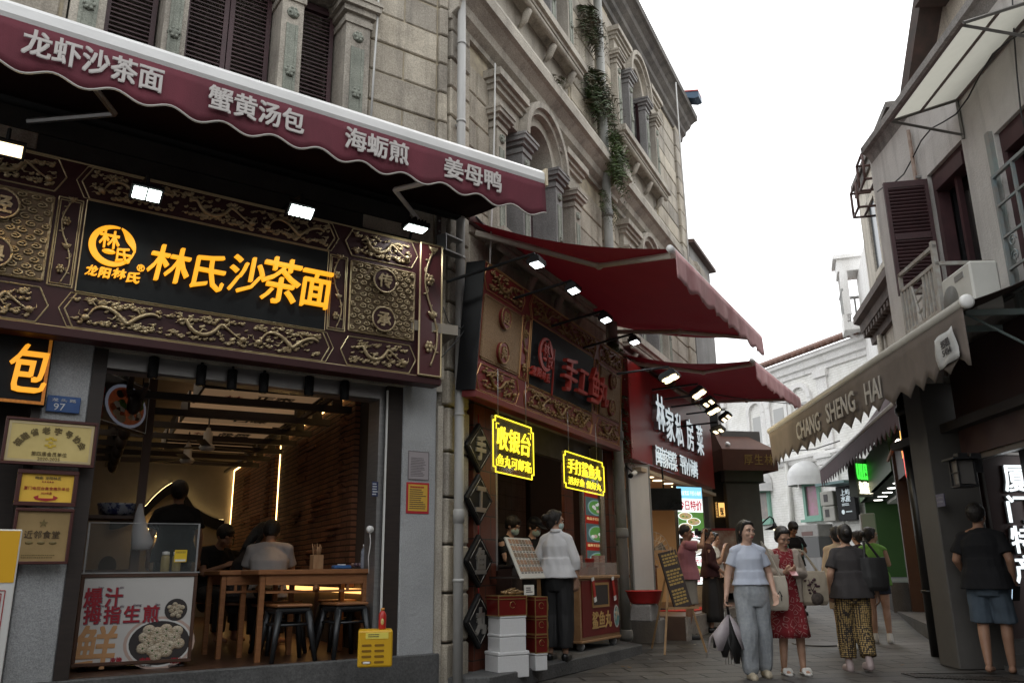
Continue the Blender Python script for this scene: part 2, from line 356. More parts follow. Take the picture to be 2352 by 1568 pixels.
mb=MB(); blocks(mb,10.8,11.36,2.95,TOP,.42,None,6,y=-.08); part(mb,'quoin',blockst,FB,bevel=.016)
mb=MB()                                                    # mortar joints show as pale lines
mb.box(.5,1.0,-.012,0,2.95,11.4).box(3.84,5.15,-.012,0,2.95,11.4).box(5.65,6.06,-.012,0,2.95,11.4).box(8.93,10.78,-.012,0,2.95,11.4); part(mb,'pointing',mortar,FB)
mb=MB(); mb.box(-.97,-.01,-.012,0,2.95,TOP).box(-4.95,-3.78,-.012,0,2.95,TOP); part(mb,'pointing',mortar,FA)
# string course and eaves: real moulded profiles
prof=[(0,7.24),(-.07,7.24),(-.08,7.3),(-.17,7.36),(-.19,7.47),(-.30,7.56),(-.36,7.58),(-.36,7.72),(-.30,7.74),(-.32,7.80),(-.30,7.87),(-.2,7.92),(0,7.95)]
mb=MB(); mb.prismx(prof,-.02,11.38)
mb.prismx([(y-.10,z) for y,z in prof],5.16,5.64).prismx([(y-.08,z) for y,z in prof],10.78,11.46); part(mb,'string_course',granite,FB)
prof=[(y*.78,z+.62) for y,z in [(0,10.78),(-.08,10.80),(-.1,10.9),(-.2,10.95),(-.22,11.04),(-.36,11.12),(-.4,11.2),(-.52,11.26),(-.6,11.28),(-.62,11.4),(-.56,11.48),(0,11.62)]]
eave=stone('eave_stone',(.2,.185,.165),(.11,.1,.095),(.05,.05,.047),2.2,60,streak=.7)
mb=MB(); mb.prismx(prof,-.4,11.62); part(mb,'eaves_cornice',eave,FB,label='dark weathered projecting cornice')
mb=MB(); mb.prismx(prof,-7,.2); part(mb,'eaves_cornice',eave,FA)
# windows
def leaf(mb,x0,x1,y,z0,z1,mi=0):
    s=.045
    mb.box(x0,x0+s,y,y+.05,z0,z1,mi).box(x1-s,x1,y,y+.05,z0,z1,mi).box(x0+s,x1-s,y,y+.05,z0,z0+.09,mi).box(x0+s,x1-s,y,y+.05,z1-.08,z1,mi)
    z=z0+.1
    while z<z1-.1:
        mb.add([(x0+s,y+.004,z),(x1-s,y+.004,z),(x1-s,y+.04,z+.03),(x0+s,y+.04,z+.03),(x0+s,y+.004,z+.012),(x1-s,y+.004,z+.012),(x1-s,y+.04,z+.042),(x0+s,y+.04,z+.042)],
            [(0,1,5,4),(4,5,6,7),(2,3,7,6),(1,0,3,2),(0,4,7,3),(1,2,6,5)],mi); z+=.047
def capital(mb,x,w,z,y0,y1,h=.25):
    for k,(e,a,b) in enumerate(((.02,0,.25),(.0,.25,.4),(.045,.4,.62),(.085,.62,.85),(.1,.85,1))):
        mb.box(x-w/2-e,x+w/2+e,y0-e,y1,z+a*h,z+b*h)
def carved(mb,x,w,z0,z1,y,mi=1):
    """sunk panel with a flower roundel on the face of a pilaster"""
    mb.box(x-w*.27,x+w*.27,y-.006,y+.01,z0,z1-.25,mi)
    mb.box(x-w*.27,x-w*.16,y-.014,y,z0,z1-.25,mi).box(x+w*.16,x+w*.27,y-.014,y,z0,z1-.25,mi)
    for zz in (z1-.12,z0+(z1-z0)*.42):
        mb.lathe([(0,.03),(.03,.028),(.055,.012),(.066,.0)],(0,0,0),8,mi,True,Matrix.Translation((x,y-.004,zz))@Matrix.Rotation(PI/2,4,'X'))
        for k in range(6):
            a=k*PI/3; mb.ell((x+.036*math.cos(a),y-.024,zz+.042*math.sin(a)),(.017,.014,.019),6,4,mi)
def aedicule(c,z0,shut):
    mb=MB(); rim=[]
    n=20; ri,ro=.44,.60
    ring=[]
    for k in range(n+1):
        a=PI-PI*k/n; ring.append([(ri*math.cos(a),-.10,1.65+ri*math.sin(a)),(ro*math.cos(a),-.10,1.65+ro*math.sin(a)),(ro*math.cos(a),.3,1.65+ro*math.sin(a)),(ri*math.cos(a),.3,1.65+ri*math.sin(a))])
    mb.loft(ring,0,False)
    for r0,r1,y in ((.58,.66,-.19),(.655,.74,-.25)):
        mb.loft([[(r0*math.cos(a),y,1.65+r0*math.sin(a)),(r1*math.cos(a),y,1.65+r1*math.sin(a)),(r1*math.cos(a),.05,1.65+r1*math.sin(a)),(r0*math.cos(a),.05,1.65+r0*math.sin(a))] for a in [PI-PI*k/n for k in range(n+1)]],0,False)
    for s in (-1,1):
        a,b=(-1.44,-.56) if s<0 else (.56,1.44)
        mb.box(a,b,-.12,.32,1.651,1.9).box(a-.03,b+.03,-.17,.3,1.9,1.97).box(a-.06,b+.06,-.21,.3,1.97,2.03).box(a-.1 if s<0 else b*0+.68,-.68 if s<0 else b+.1,-.26,.3,2.03,2.13)
        mb.box(-.60 if s<0 else .44,-.44 if s<0 else .60,-.1,.3,1.651,1.66)
        mb.box(s*1.5-.04 if s>0 else -1.5-.04,s*1.5+.04,.01,.3,0,1.651)
    w=part(mb,'window',[granite,granite_green],FB,bevel=0); w.location=FB.p(c,0,z0)-bld.location
    for x in (-1.29,-.56,.56,1.29):
        q=MB(); q.box(x-.12,x+.12,-.14,.3,.06,1.4).box(x-.15,x+.15,-.17,.3,0,.06); capital(q,x,.24,1.4,-.14,.3); carved(q,x,.24,.1,1.4,-.14); q.build('column',[granite_grey if abs(x)<1 else granite,granite_green],w)
    q=MB(); q.box(-1.56,1.56,-.3,.3,-.12,-.001).box(-1.52,1.52,-.25,.1,-.18,-.12)
    q.tube([(-1.5,-.2,-.22),(1.5,-.2,-.22)],.045,8)
    for x in (-1.25,-.45,.45,1.25): q.tube([(x,-.02,-.5),(x,-.1,-.42),(x,-.13,-.33),(x,-.18,-.26)],[.03,.05,.06,.05],8)
    q.build('sill',granite,w)
    q=MB(); leaf(q,-.43,0,.22,.02,1.62); 
    if shut: leaf(q,0.0,.43,.22,.02,1.62)
    else: leaf(q,.385,.43,.0,.02,1.62)
    q.build('shutter',shutter_red,w)
    q=MB(); q.box(-1.14,-.7,.3,.34,.05,1.6).box(.7,1.14,.3,.34,.05,1.6).box(-.43,.43,.33,.36,.05,2.1); q.build('pane',M('dark_glass',(.02,.02,.022),.15),w)
for c,z0,s in ((2.42,4.95,True),(2.42,8.93,True),(7.5,4.95,True),(7.5,8.93,False)): aedicule(c,z0,s)
# square front: pilasters and louvred shutters
for x,w in ((-3.6,.27),(-2.9,.2),(-1.83,.22),(-1.13,.27)):
    q=MB(); q.box(x-w/2,x+w/2,-.12,.38,5.2,6.62); capital(q,x,w,6.62,-.12,.38,.3); carved(q,x,w,5.25,6.6,-.12); part(q,'pilaster',[granite,granite_green],FA)
q=MB(); q.box(-3.85,-.95,-.13,.35,6.921,7.1).box(-3.9,-.9,-.2,.35,7.1,7.22); part(q,'lintel',granite,FA)
for a,b in ((-3.45,-3.02),(-2.78,-2.375),(-2.365,-1.96),(-1.70,-1.29)):
    q=MB(); leaf(q,a,b,.16,5.21,6.9); part(q,'shutter',shutter_red,FA)
# ---------------------------------------------------------------- ground floor of the square front
q=MB(); q.box(-.43,-.06,-.0,.5,.0,2.95); part(q,'pillar',pillar_grey,FA,bevel=.01)
q=MB(); q.box(-.06,.0,-.03,.3,0,2.7); part(q,'pillar_return',granite,FA)
q=MB(); q.box(-3.52,-3.2,-.02,.5,0,2.95); part(q,'pillar',pillar_grey,FA,bevel=.01)
q=MB(); q.box(-3.2,-3.1,-.03,.4,.37,2.85).box(-3.58,-3.52,-.04,.4,.2,2.85); part(q,'door_jamb',dark,FA)
q=MB(); q.box(-.6,-.431,.02,.42,.37,2.88); part(q,'door_jamb',dark,FA)
q=MB(); q.box(-.66,-.60,.06,.3,.37,2.86).box(-3.1,-.6,.06,.3,2.72,2.88); part(q,'shutter_box',steel,FA)
q=MB(); q.box(-.612,-.598,.0,.02,.5,2.8); part(q,'conduit',white,FA)
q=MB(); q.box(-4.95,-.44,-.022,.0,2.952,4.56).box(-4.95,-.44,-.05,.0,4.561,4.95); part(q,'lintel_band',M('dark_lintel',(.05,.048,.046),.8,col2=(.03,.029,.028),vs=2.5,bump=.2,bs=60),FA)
q=MB(); q.box(-5,-.03,-.06,.6,0,.37); part(q,'doorstep',stone('step_granite',(.12,.12,.12),(.08,.08,.08),(.04,.04,.04),2,60),FA,bevel=.008)
q=MB(); q.box(-4.75,-3.58,.3,.34,.0,2.85); part(q,'shopfront',dark,FA)
# ---------------------------------------------------------------- shop A: the room
rm=MB(); floorm=bricky('shop_floor',(.07,.035,.022),(.065,.032,.02),(.02,.012,.01),.6,.15,rot=(0,0,0),ms=.006,rough=.35,bump=.15)
def ipart(mb,name,mats,**k): return part(mb,name,mats,FI,**k)
q=MB(); q.prismz([(-4.4,-.55),(.0,.02),(.3,.1),(.3,8.8),(-4.4,8.8)],.30,.372); ipart(q,'shop_floor',floorm)
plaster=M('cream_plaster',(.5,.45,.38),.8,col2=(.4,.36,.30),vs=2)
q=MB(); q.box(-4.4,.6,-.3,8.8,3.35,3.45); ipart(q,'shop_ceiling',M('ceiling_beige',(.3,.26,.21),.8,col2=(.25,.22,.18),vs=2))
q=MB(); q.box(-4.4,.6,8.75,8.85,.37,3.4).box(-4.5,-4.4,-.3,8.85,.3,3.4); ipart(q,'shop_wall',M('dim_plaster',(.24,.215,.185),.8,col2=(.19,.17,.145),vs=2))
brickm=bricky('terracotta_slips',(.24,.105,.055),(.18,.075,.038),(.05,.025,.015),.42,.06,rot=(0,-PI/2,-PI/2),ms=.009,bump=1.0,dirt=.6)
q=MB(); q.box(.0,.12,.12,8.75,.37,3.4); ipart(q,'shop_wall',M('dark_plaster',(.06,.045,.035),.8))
for a,b in ((.9,4.6),(4.97,8.7)):
    q=MB(); q.box(-.06,-.001,a,b,.95,2.95); rnd=random.Random(int(a*10))
    for k in range(14): v=rnd.uniform(a+.1,b-.6); z=rnd.uniform(1.1,2.7); q.box(-.085,-.055,v,v+rnd.uniform(.3,.6),z,z+.028)
    pn=ipart(q,'brick_panel',brickm)
    rnd=random.Random(int(a*10))
    for (v0,v1,z0,z1) in ((a+.25,a+.5,1.9,2.8),(a+.9,a+1.6,1.75,2.0),(a+2.0,a+2.5,2.2,2.75),(a+1.2,a+1.8,1.2,1.35)):
        v=v0; q=MB()
        while v<v1-.04:
            z=z0
            while z<z1-.04: q.add([(-.06,v,z),(-.06,v+.075,z),(-.06,v+.075,z+.075),(-.06,v,z+.075),(-.10,v+.06,z+.06)],[(0,1,4),(1,2,4),(2,3,4),(3,0,4)]); z+=.08
            v+=.08
        q.build('brick_relief',brickm,pn)
    q=MB(); q.box(-.075,-.06,a+.02,b-.02,2.955,2.97).box(-.07,-.055,b,b+.014,.95,2.96); q.build('light_strip',led_warm,pn)
q=MB(); q.box(-.05,0.0,.3,7.3,.90,.945); ipart(q,'dado_light',M('led_dim',(1,.6,.25),.5,emit=1.5,ecol=(1,.5,.15)))
# gable relief on the back wall, lit from behind
gcx=FI.uz(392,1150,8.6)[0]; ghw=FI.uz(512,1150,8.6)[0]-gcx+.05; q=MB(); pr=[]
for k in range(41):
    t=-1+k/20; h=2.05+.34*math.cos(t*PI/2)**2+.30*max(0,1-abs(t)*2.4)**.8 if abs(t)<.42 else 2.05+.34*math.cos(t*PI/2)**2
    pr.append((gcx+t*ghw,h))
pts=pr+[(x,z-.17) for x,z in reversed(pr)]
for i in range(40):
    q.add([(pr[i][0],8.55,pr[i][1]),(pr[i+1][0],8.55,pr[i+1][1]),(pr[i+1][0],8.55,pr[i+1][1]-.19),(pr[i][0],8.55,pr[i][1]-.19),(pr[i][0],8.72,pr[i][1]),(pr[i+1][0],8.72,pr[i+1][1]),(pr[i+1][0],8.72,pr[i+1][1]-.19),(pr[i][0],8.72,pr[i][1]-.19)],[(0,3,2,1),(0,1,5,4),(3,7,6,2)])
gb=ipart(q,'gable_band',black)
q=MB()
for i in range(40):
    q.add([(pr[i][0],8.66,pr[i][1]+.004),(pr[i+1][0],8.66,pr[i+1][1]+.004),(pr[i+1][0],8.69,pr[i+1][1]+.012),(pr[i][0],8.69,pr[i][1]+.012)],[(0,1,2,3)])
q.build('light_strip',M('led_yellow',(1,.75,.3),.5,emit=4,ecol=(1,.72,.3)),gb)
tx=txt('龟   印',.26,led_warm,gb,(gcx,8.62,1.86),ext=.01)
txt('地道的古早味 老字号非遗传承\n用心做好每一碗健康的味道',.11,M('faded_gold',(.25,.18,.08),.5),gb,(gcx+.3,8.73,1.52))
q=MB()
for x,z in ((gcx-.9,1.25),(gcx+.9,1.25),(gcx+.9,.9),(gcx-.9,.9)): q=MB(); q.disc((x,z),.14,.17,8.7,8.74,16); ipart(q,'wall_plaque',dark)
# beams and downlights
q=MB()
for v in (.9,1.75,2.6,3.45,4.3,5.15,6.0): q.box(-2.9,-.1,v,v+.06,2.72,2.79).box(-2.32,-2.22,v-.02,v+.08,2.75,3.35).box(-.3,-.2,v,v+.06,2.75,3.35)
q.box(-2.28,-2.24,.3,7.5,2.80,2.84).box(-2.16,-2.12,.3,7.5,2.70,2.74).box(-.42,-.38,.3,7.5,2.78,2.82)
for v in (.9,1.75,2.6,3.45,4.3,5.15,6.0): q.ell((-2.2,v+.03,2.66),(.07,.07,.11),8,6)
ipart(q,'ceiling_beam',dark)
q=MB()
for k,(x,v) in enumerate([(-3.1,.9),(-3.1,1.9),(-3.1,2.9),(-3.1,3.9),(-3.1,5.2),(-.75,1.6),(-.75,3.2),(-.75,4.8),(-.75,6.4),(-1.6,7.6),(-2.6,.5)]): q.lathe([(.075,-.003),(.075,.012)],(x,v,3.335),16)
dl=ipart(q,'downlight',lamp_day)
lamp('room_lamp','AREA',dl,(-2.2,2.5,3.2),3.2,(1,.8,.58),1.6); lamp('room_lamp','AREA',dl,(-1.6,6.4,3.2),5,(1,.75,.5),1.4)
for v in (.9,1.5,2.1,2.8,4.3,5.2,6.1,6.8): lamp('wall_wash','SPOT',dl,(-.26,v,3.25),26,(1,.55,.22),.02,(0,R(6),0),R(34),.5)
# ---------------------------------------------------------------- shop B and shop C rooms
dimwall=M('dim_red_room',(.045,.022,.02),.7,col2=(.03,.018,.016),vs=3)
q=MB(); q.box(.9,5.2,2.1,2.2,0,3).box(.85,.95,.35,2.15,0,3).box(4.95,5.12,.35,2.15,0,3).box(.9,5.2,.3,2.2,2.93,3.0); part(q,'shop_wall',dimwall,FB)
tile=bricky('brown_tiles',(.15,.045,.028),(.12,.04,.026),(.035,.028,.024),.24,.235,ms=.008,rough=.35,bump=.3)
q=MB(); q.box(.56,1.08,-.06,.33,.12,2.84); part(q,'tiled_pillar',tile,FB,bevel=.004)
q=MB(); q.box(4.0,4.35,.32,.36,.13,2.9).box(4.9,5.16,-.03,.05,.13,2.9); part(q,'tiled_pillar',tile,FB)
q=MB(); q.box(1.08,1.12,-.06,0,1.1,2.8).box(4.72,4.76,-.02,.03,.13,2.85); part(q,'door_jamb',steel,FB)
q=MB(); q.box(1.08,4.9,.25,.34,2.6,2.95); part(q,'shutter_box',M('grey_metal',(.2,.19,.18),.5,col2=(.12,.11,.1),vs=4),FB)
stepm=stone('step_granite',(.1,.1,.1),(.08,.08,.08),(.04,.04,.04),2,60)
q=MB(); P=[FB.loc(atY(1125,1554,8.2141)).xy,FB.loc(atY(1475,1479,11.4817)).xy]
q.prismz([(.03,-.05),(P[0].x,P[0].y),(P[1].x,P[1].y),(4.75,0),(5.15,2.2),(.6,2.2),(.03,.4)],0,.15); part(q,'doorstep',stepm,FB,bevel=.01)
warm=M('warm_wall',(.5,.36,.22),.7,col2=(.45,.32,.2),vs=2)
q=MB(); q.box(5.7,11.1,3.8,3.9,.1,3.1).box(5.62,5.7,.0,3.8,.1,3.1).box(11.0,11.1,.3,3.8,.1,3.1); part(q,'shop_wall',warm,FB)
q=MB(); q.box(5.66,11.1,-.34,3.8,2.60,2.66); cl=part(q,'shop_ceiling',M('cream_panel',(.55,.45,.33),.5),FB)
q=MB()
for k in range(6): q.lathe([(.1,-.004),(.1,.008)],(6.0+k*.62,-.16,2.597),16)
for k in range(3): q.lathe([(.09,-.004),(.09,.008)],(6.5+k*1.4,1.6,2.597),16)
part(q,'downlight',lamp_warm,FB)
lamp('room_lamp','AREA',cl,(7.8,1.4,2.55),45,(1,.74,.44),1.5)
marble=stone('pale_marble',(.4,.37,.34),(.27,.25,.23),(.2,.18,.16),5,20,.35,.3)
q=MB(); q.box(5.66,11.1,-.9,3.8,.05,.415); part(q,'doorstep',M('brown_step',(.13,.085,.06),.4,col2=(.1,.06,.045),vs=3),FB,bevel=.01)
q=MB(); q.box(5.62,11.12,-.93,-.9,.02,.40); part(q,'step_riser',marble,FB)
q=MB(); q.box(5.2,5.66,-.6,.1,.02,.4); part(q,'pipe_plinth',granite_grey,FB,bevel=.03)

# unseen house added behind the camera to shade the square
w=T('shading_house','plain grey rendered house added unseen behind the camera to shade the square','building',None,(-3,-9.5,0)); q=MB(); q.box(-16,9,-6,0,0,8.5); q.build('wall',granite_grey,w)
q=MB()
for k in range(7):
    for z in (1.0,4.6): q.box(-14+k*3.3,-12.8+k*3.3,-.02,.03,z,z+2.2)
q.build('window',M('dark_glass',(.02,.02,.022),.15),w)
# ================================================================ awnings
def scallop(L,n,drop,amp,fn,th=.006,sub=6):
    """hanging valance: fn(u,d) gives the point at distance u along and d down"""
    mb=MB(); N=n*sub
    def pt(a,b):
        e=drop-amp*.5*(1+math.cos(a*n*2*PI))
        return fn(a*L,e*b)
    mb.sheet(pt,N,5); return mb
def arm(mb,pts,w=.05,h=.04): 
    for a,b in zip(pts[:-1],pts[1:]): mb.tube([a,b],w/2,6,sm=False)
a0=-4.95; a1=.22; AV=-1.45; AZ=4.66
w=T('retractable_awning','long maroon awning with white menu lettering along its scalloped valance, over the noodle shop','awning',FA,(0,0,4.9))
def za(z): return z-4.9
q=MB(); q.sheet(lambda a,b:(a0+(a1-a0)*a,-.12+(AV+.12)*b,za(4.77+(AZ+.02-4.77)*b-.05*math.sin(b*PI))),20,8); q.build('canopy_cloth',M('dark_cloth',(.022,.009,.010),.95,col2=(.017,.008,.008),vs=2,spec=.1),w,solid=.006)  # canopy cloth much darker than the maroon valance
q=MB(); q.prismx([(AV+.03,za(AZ-.05)),(AV-.05,za(AZ-.07)),(AV-.07,za(AZ-.03)),(AV-.065,za(AZ+.05)),(AV-.02,za(AZ+.09)),(AV+.05,za(AZ+.06))],a0,a1); q.build('front_bar',awn_white,w,bevel=.01)
q=MB(); q.box(a1,a1+.025,AV-.075,AV+.05,za(AZ-.08),za(AZ+.095)); q.build('end_cap',M('yellowed_plastic',(.6,.52,.38),.5),w)
def vw(u,d): return (a0+u,AV-.055-.012*math.sin(u*5)*d/.3-.02*d,za(AZ-.06-d))
v=scallop(a1-a0,14,.36,.06,vw).build('valance',awn_maroon,w,solid=.005)
q=MB(); q.tube([Vector(vw((a1-a0)*k/168,.36-.03*(1+math.cos(k/168*14*2*PI)))) for k in range(169)],.008,5); q.build('hem_piping',M('grey_piping',(.45,.43,.4),.7),v)
lt=M('valance_letter',(.55,.52,.5),.7)
for body,x0,x1 in (('龙虾沙茶面',50,372),('蟹黄汤包',478,697),('海蛎煎',793,938),('姜母鸭',1022,1152)):
    ym=lambda x:(28+(412-28)*x/1248)+60
    ua=FA.uz(x0,ym(x0)+8,AV-.09)[0]; ub=FA.uz(x1,ym(x1)+8,AV-.09)[0]
    txt(body,.2,lt,v,((ua+ub)/2,AV-.084,za(AZ-.205)),ext=.003,off=.004,fit=(ub-ua,.19))
q=MB(); q.tube([(a0,-.1,za(4.78)),(a1-.1,-.1,za(4.78))],.06,10); q.build('roller',black,w)
for x,s in ((-.35,-1),(-3.9,1)):
    q=MB(); e=(x+s*.55,-.62,za(4.60)); arm(q,[(x,-.08,za(4.62)),e]); arm(q,[e,(x+s*.02,AV+.02,za(AZ-.03))]); q.build('folding_arm',awn_white if s<0 else steel,w)
# second and third awnings over the lane
canv=M('red_canvas',(.165,.012,.018),.85,col2=(.10,.008,.012),vs=1.4,bump=.12,bs=200,stretch=(.5,1,1),c2pos=(.3,.75))
n_=canv.node_tree; tr=n_.nodes.new('ShaderNodeBsdfTranslucent'); tr.inputs[0].default_value=(.30,.008,.02,1); ms=n_.nodes.new('ShaderNodeMixShader'); ms.inputs[0].default_value=.06; n_.links.new(n_.nodes['Principled BSDF'].outputs[0],ms.inputs[1]); n_.links.new(tr.outputs[0],ms.inputs[2]); n_.links.new(ms.outputs[0],n_.nodes['Material Output'].inputs[0])
val_pink=M('faded_valance',(.60,.38,.38),.85,col2=(.45,.22,.23),vs=3,stretch=(1,1,.4))
def lane_awning(label,near_back,far_back,near_front,far_front,n,elbow,group='red awnings along the lane'):
    w=T('lane_awning',label,'awning',FB,(near_back[0],0,near_back[2]),group)
    o=Vector((near_back[0],0,near_back[2])); A,Bk,C,D=[Vector(p)-o for p in (near_back,far_back,near_front,far_front)]
    q=MB(); q.sheet(lambda a,b:(A.lerp(Bk,a)).lerp(C.lerp(D,a),b)+Vector((0,0,-.10*math.sin(b*PI))),10,8); q.build('canopy_cloth',canv,w)
    q=MB(); dr=(D-C).normalized(); q.tube([C-dr*.03,D+dr*.03],.036,10); q.build('front_bar',awn_white,w)
    L=(D-C).length
    q=scallop(L,n,.32,.04,lambda u,d:C+dr*u+Vector((.0,-.05-.02*math.sin(u*9)*d/.3,-.02-d)),sub=6); q.build('valance',val_pink,w,solid=.005)
    q=MB(); q.tube([A+Vector((0,.05,.05)),Bk+Vector((0,.05,.05))],.06,8); q.build('roller',M('rust_cover',(.1,.05,.045),.7),w)
    for P0,P1,s in ((A,C,1),(Bk,D,-1)):
        e=P0.lerp(P1,.55)+dr*(.75*s)+Vector((0,0,-.14)); q=MB(); arm(q,[P0+dr*s*.08+Vector((0,0,-.12)),e],.075); arm(q,[e,P1+dr*.06*s+Vector((0,0,-.05))],.065); q.ell(e,.05,8,6); q.build('folding_arm',M('cream_alu',(.5,.46,.4),.5,col2=(.4,.36,.3),vs=5),w)
    return w
def fp(x,y,v): u,z=FB.uz(x,y,v); return (u,v,z)
lane_awning('nearest red awning with faded pink valance, over the red and gold fish ball sign',fp(1085,508,-.1),(5.35,-.1,4.95),fp(1540,572,-2.35),fp(1742,772,-2.35),13,1)
lane_awning('smaller red awning further down the lane, above the floodlights of the restaurant sign',(5.75,-.12,4.55),(10.9,-.12,4.75),fp(1727,828,-2.15),fp(1832,913,-2.15),14,1)
# ================================================================ carved shop boards
def dragon(mb,x0,z0,L,H,y,rnd,fl=1):
    pts=[];rs=[]
    for k in range(25):
        t=k/24; tt=t if fl>0 else 1-t; pts.append((x0+L*(.10+.80*tt)+H*.10*math.sin(t*4*PI+1),y-.014,z0+H*(.5+.24*math.sin(t*2*PI*1.6+.6)))); rs.append(H*(.025+.055*math.sin(PI*min(1,t*.9+.12))))
    mb.tube(pts,rs,6)
    p=Vector(pts[-1]); mb.ell((p.x,p.y-.01,p.z),(H*.14,.022,H*.11),7,5); mb.tube([p,p+Vector((H*.22*fl,0,H*.1)),p+Vector((H*.2*fl,0,H*.25))],[H*.035,H*.02,.001],4)
    for k in (5,9,14,19):
        p=Vector(pts[k]); q_=1 if k%2 else -1; mb.tube([p,p+Vector((H*.15*fl,0,q_*H*.2)),p+Vector((H*.32*fl,0,q_*H*.17))],[H*.04,H*.03,H*.012],5)
    for k in range(74):
        x=x0+L*rnd.uniform(.02,.98); z=z0+H*(rnd.choice((rnd.uniform(.04,.25),rnd.uniform(.75,.96),rnd.uniform(.1,.9)))); r=H*rnd.uniform(.04,.075)
        mb.ell((x,y-.006,z),(r*1.5,.013,r),6,4); mb.ell((x+r,y-.008,z+r*.7),(r*.8,.013,r*.7),6,4)
        if k%2: mb.tube([(x,y-.01,z),(x-r*2.4,y-.008,z+r*.5),(x-r*3.6,y-.004,z-r*.2)],[r*.45,r*.3,.001],4)
def hexframe(mb,x0,x1,z0,z1,y,c=.08,r=.006):
    p=[(x0,y,(z0+z1)/2),(x0+c,y,z1),(x1-c,y,z1),(x1,y,(z0+z1)/2),(x1-c,y,z0),(x0+c,y,z0),(x0,y,(z0+z1)/2)]
    for a,b in zip(p[:-1],p[1:]): mb.tube([a,b],r,4,sm=False)
def rect(mb,x0,x1,z0,z1,y,r=.006):
    p=[(x0,y,z0),(x1,y,z0),(x1,y,z1),(x0,y,z1),(x0,y,z0)]
    for a,b in zip(p[:-1],p[1:]): mb.tube([a,b],r,4,sm=False)
def vine(mb,x0,x1,z0,z1,y,r=.012):
    c=(x0+x1)/2; a=(x1-x0)*.34; H=z1-z0; N=36
    mb.tube([(c+a*math.sin(k/N*2*PI*1.0),y,z0+H*(.06+.88*k/N)) for k in range(N+1)],r,6)
    for t,s in ((.12,1),(.3,-1),(.47,1),(.62,-1),(.8,1),(.93,-1)):
        o=Vector((c+a*math.sin(t*2*PI),y,z0+H*(.06+.88*t)))
        mb.tube([o+Vector((s*a*.75*(1-k/12)*math.sin(k/12*5.5),0,a*1.1*(k/12)-a*.9*(1-math.cos(k/12*5.5))*(1-k/12)*.5)) for k in range(13)],[r*(1-k/16) for k in range(13)],5)
    for t in (.2,.72):
        o=Vector((c-a*.3,y,z0+H*t))
        for k in range(6): b=k*PI/3; mb.ell((o.x+a*.42*math.cos(b),y-.012,o.z+a*.55*math.sin(b)),(a*.26,.016,a*.34),7,5)
        mb.ell((o.x,y-.026,o.z),(a*.28,.02,a*.3),8,6)
    for t in (.42,.94):
        o=Vector((c+a*.2,y,z0+H*t))
        for k in (-1,0,1): mb.tube([o,o+Vector((a*.4*k,-.01,a*.7)),o+Vector((a*.75*k,-.0,a*1.05))],[r,r*2.2,.002],5)
def clouds(mb,x0,x1,z0,z1,y,step,rnd):
    nx=max(2,int((x1-x0)/step)); nz=max(2,int((z1-z0)/(step*.62)))
    for j in range(nz):
        for i in range(nx):
            cx=x0+(i+.5+(.25 if j%2 else -.25))*(x1-x0)/nx; cz=z0+(j+.5)*(z1-z0)/nz; fl=rnd.choice((-1,1)); r=step*.42
            n=13; pts=[]
            for k in range(n):
                t=k/(n-1); an=t*4.2*PI*.62; rr=r*(.18+.82*t); pts.append((min(x1-.01,max(x0+.01,cx+fl*rr*1.25*math.cos(an))),y-.006,min(z1-.01,max(z0+.01,cz+rr*.72*math.sin(an)))))
            mb.tube(pts,[step*.085]*(n-2)+[step*.06,.002],5)
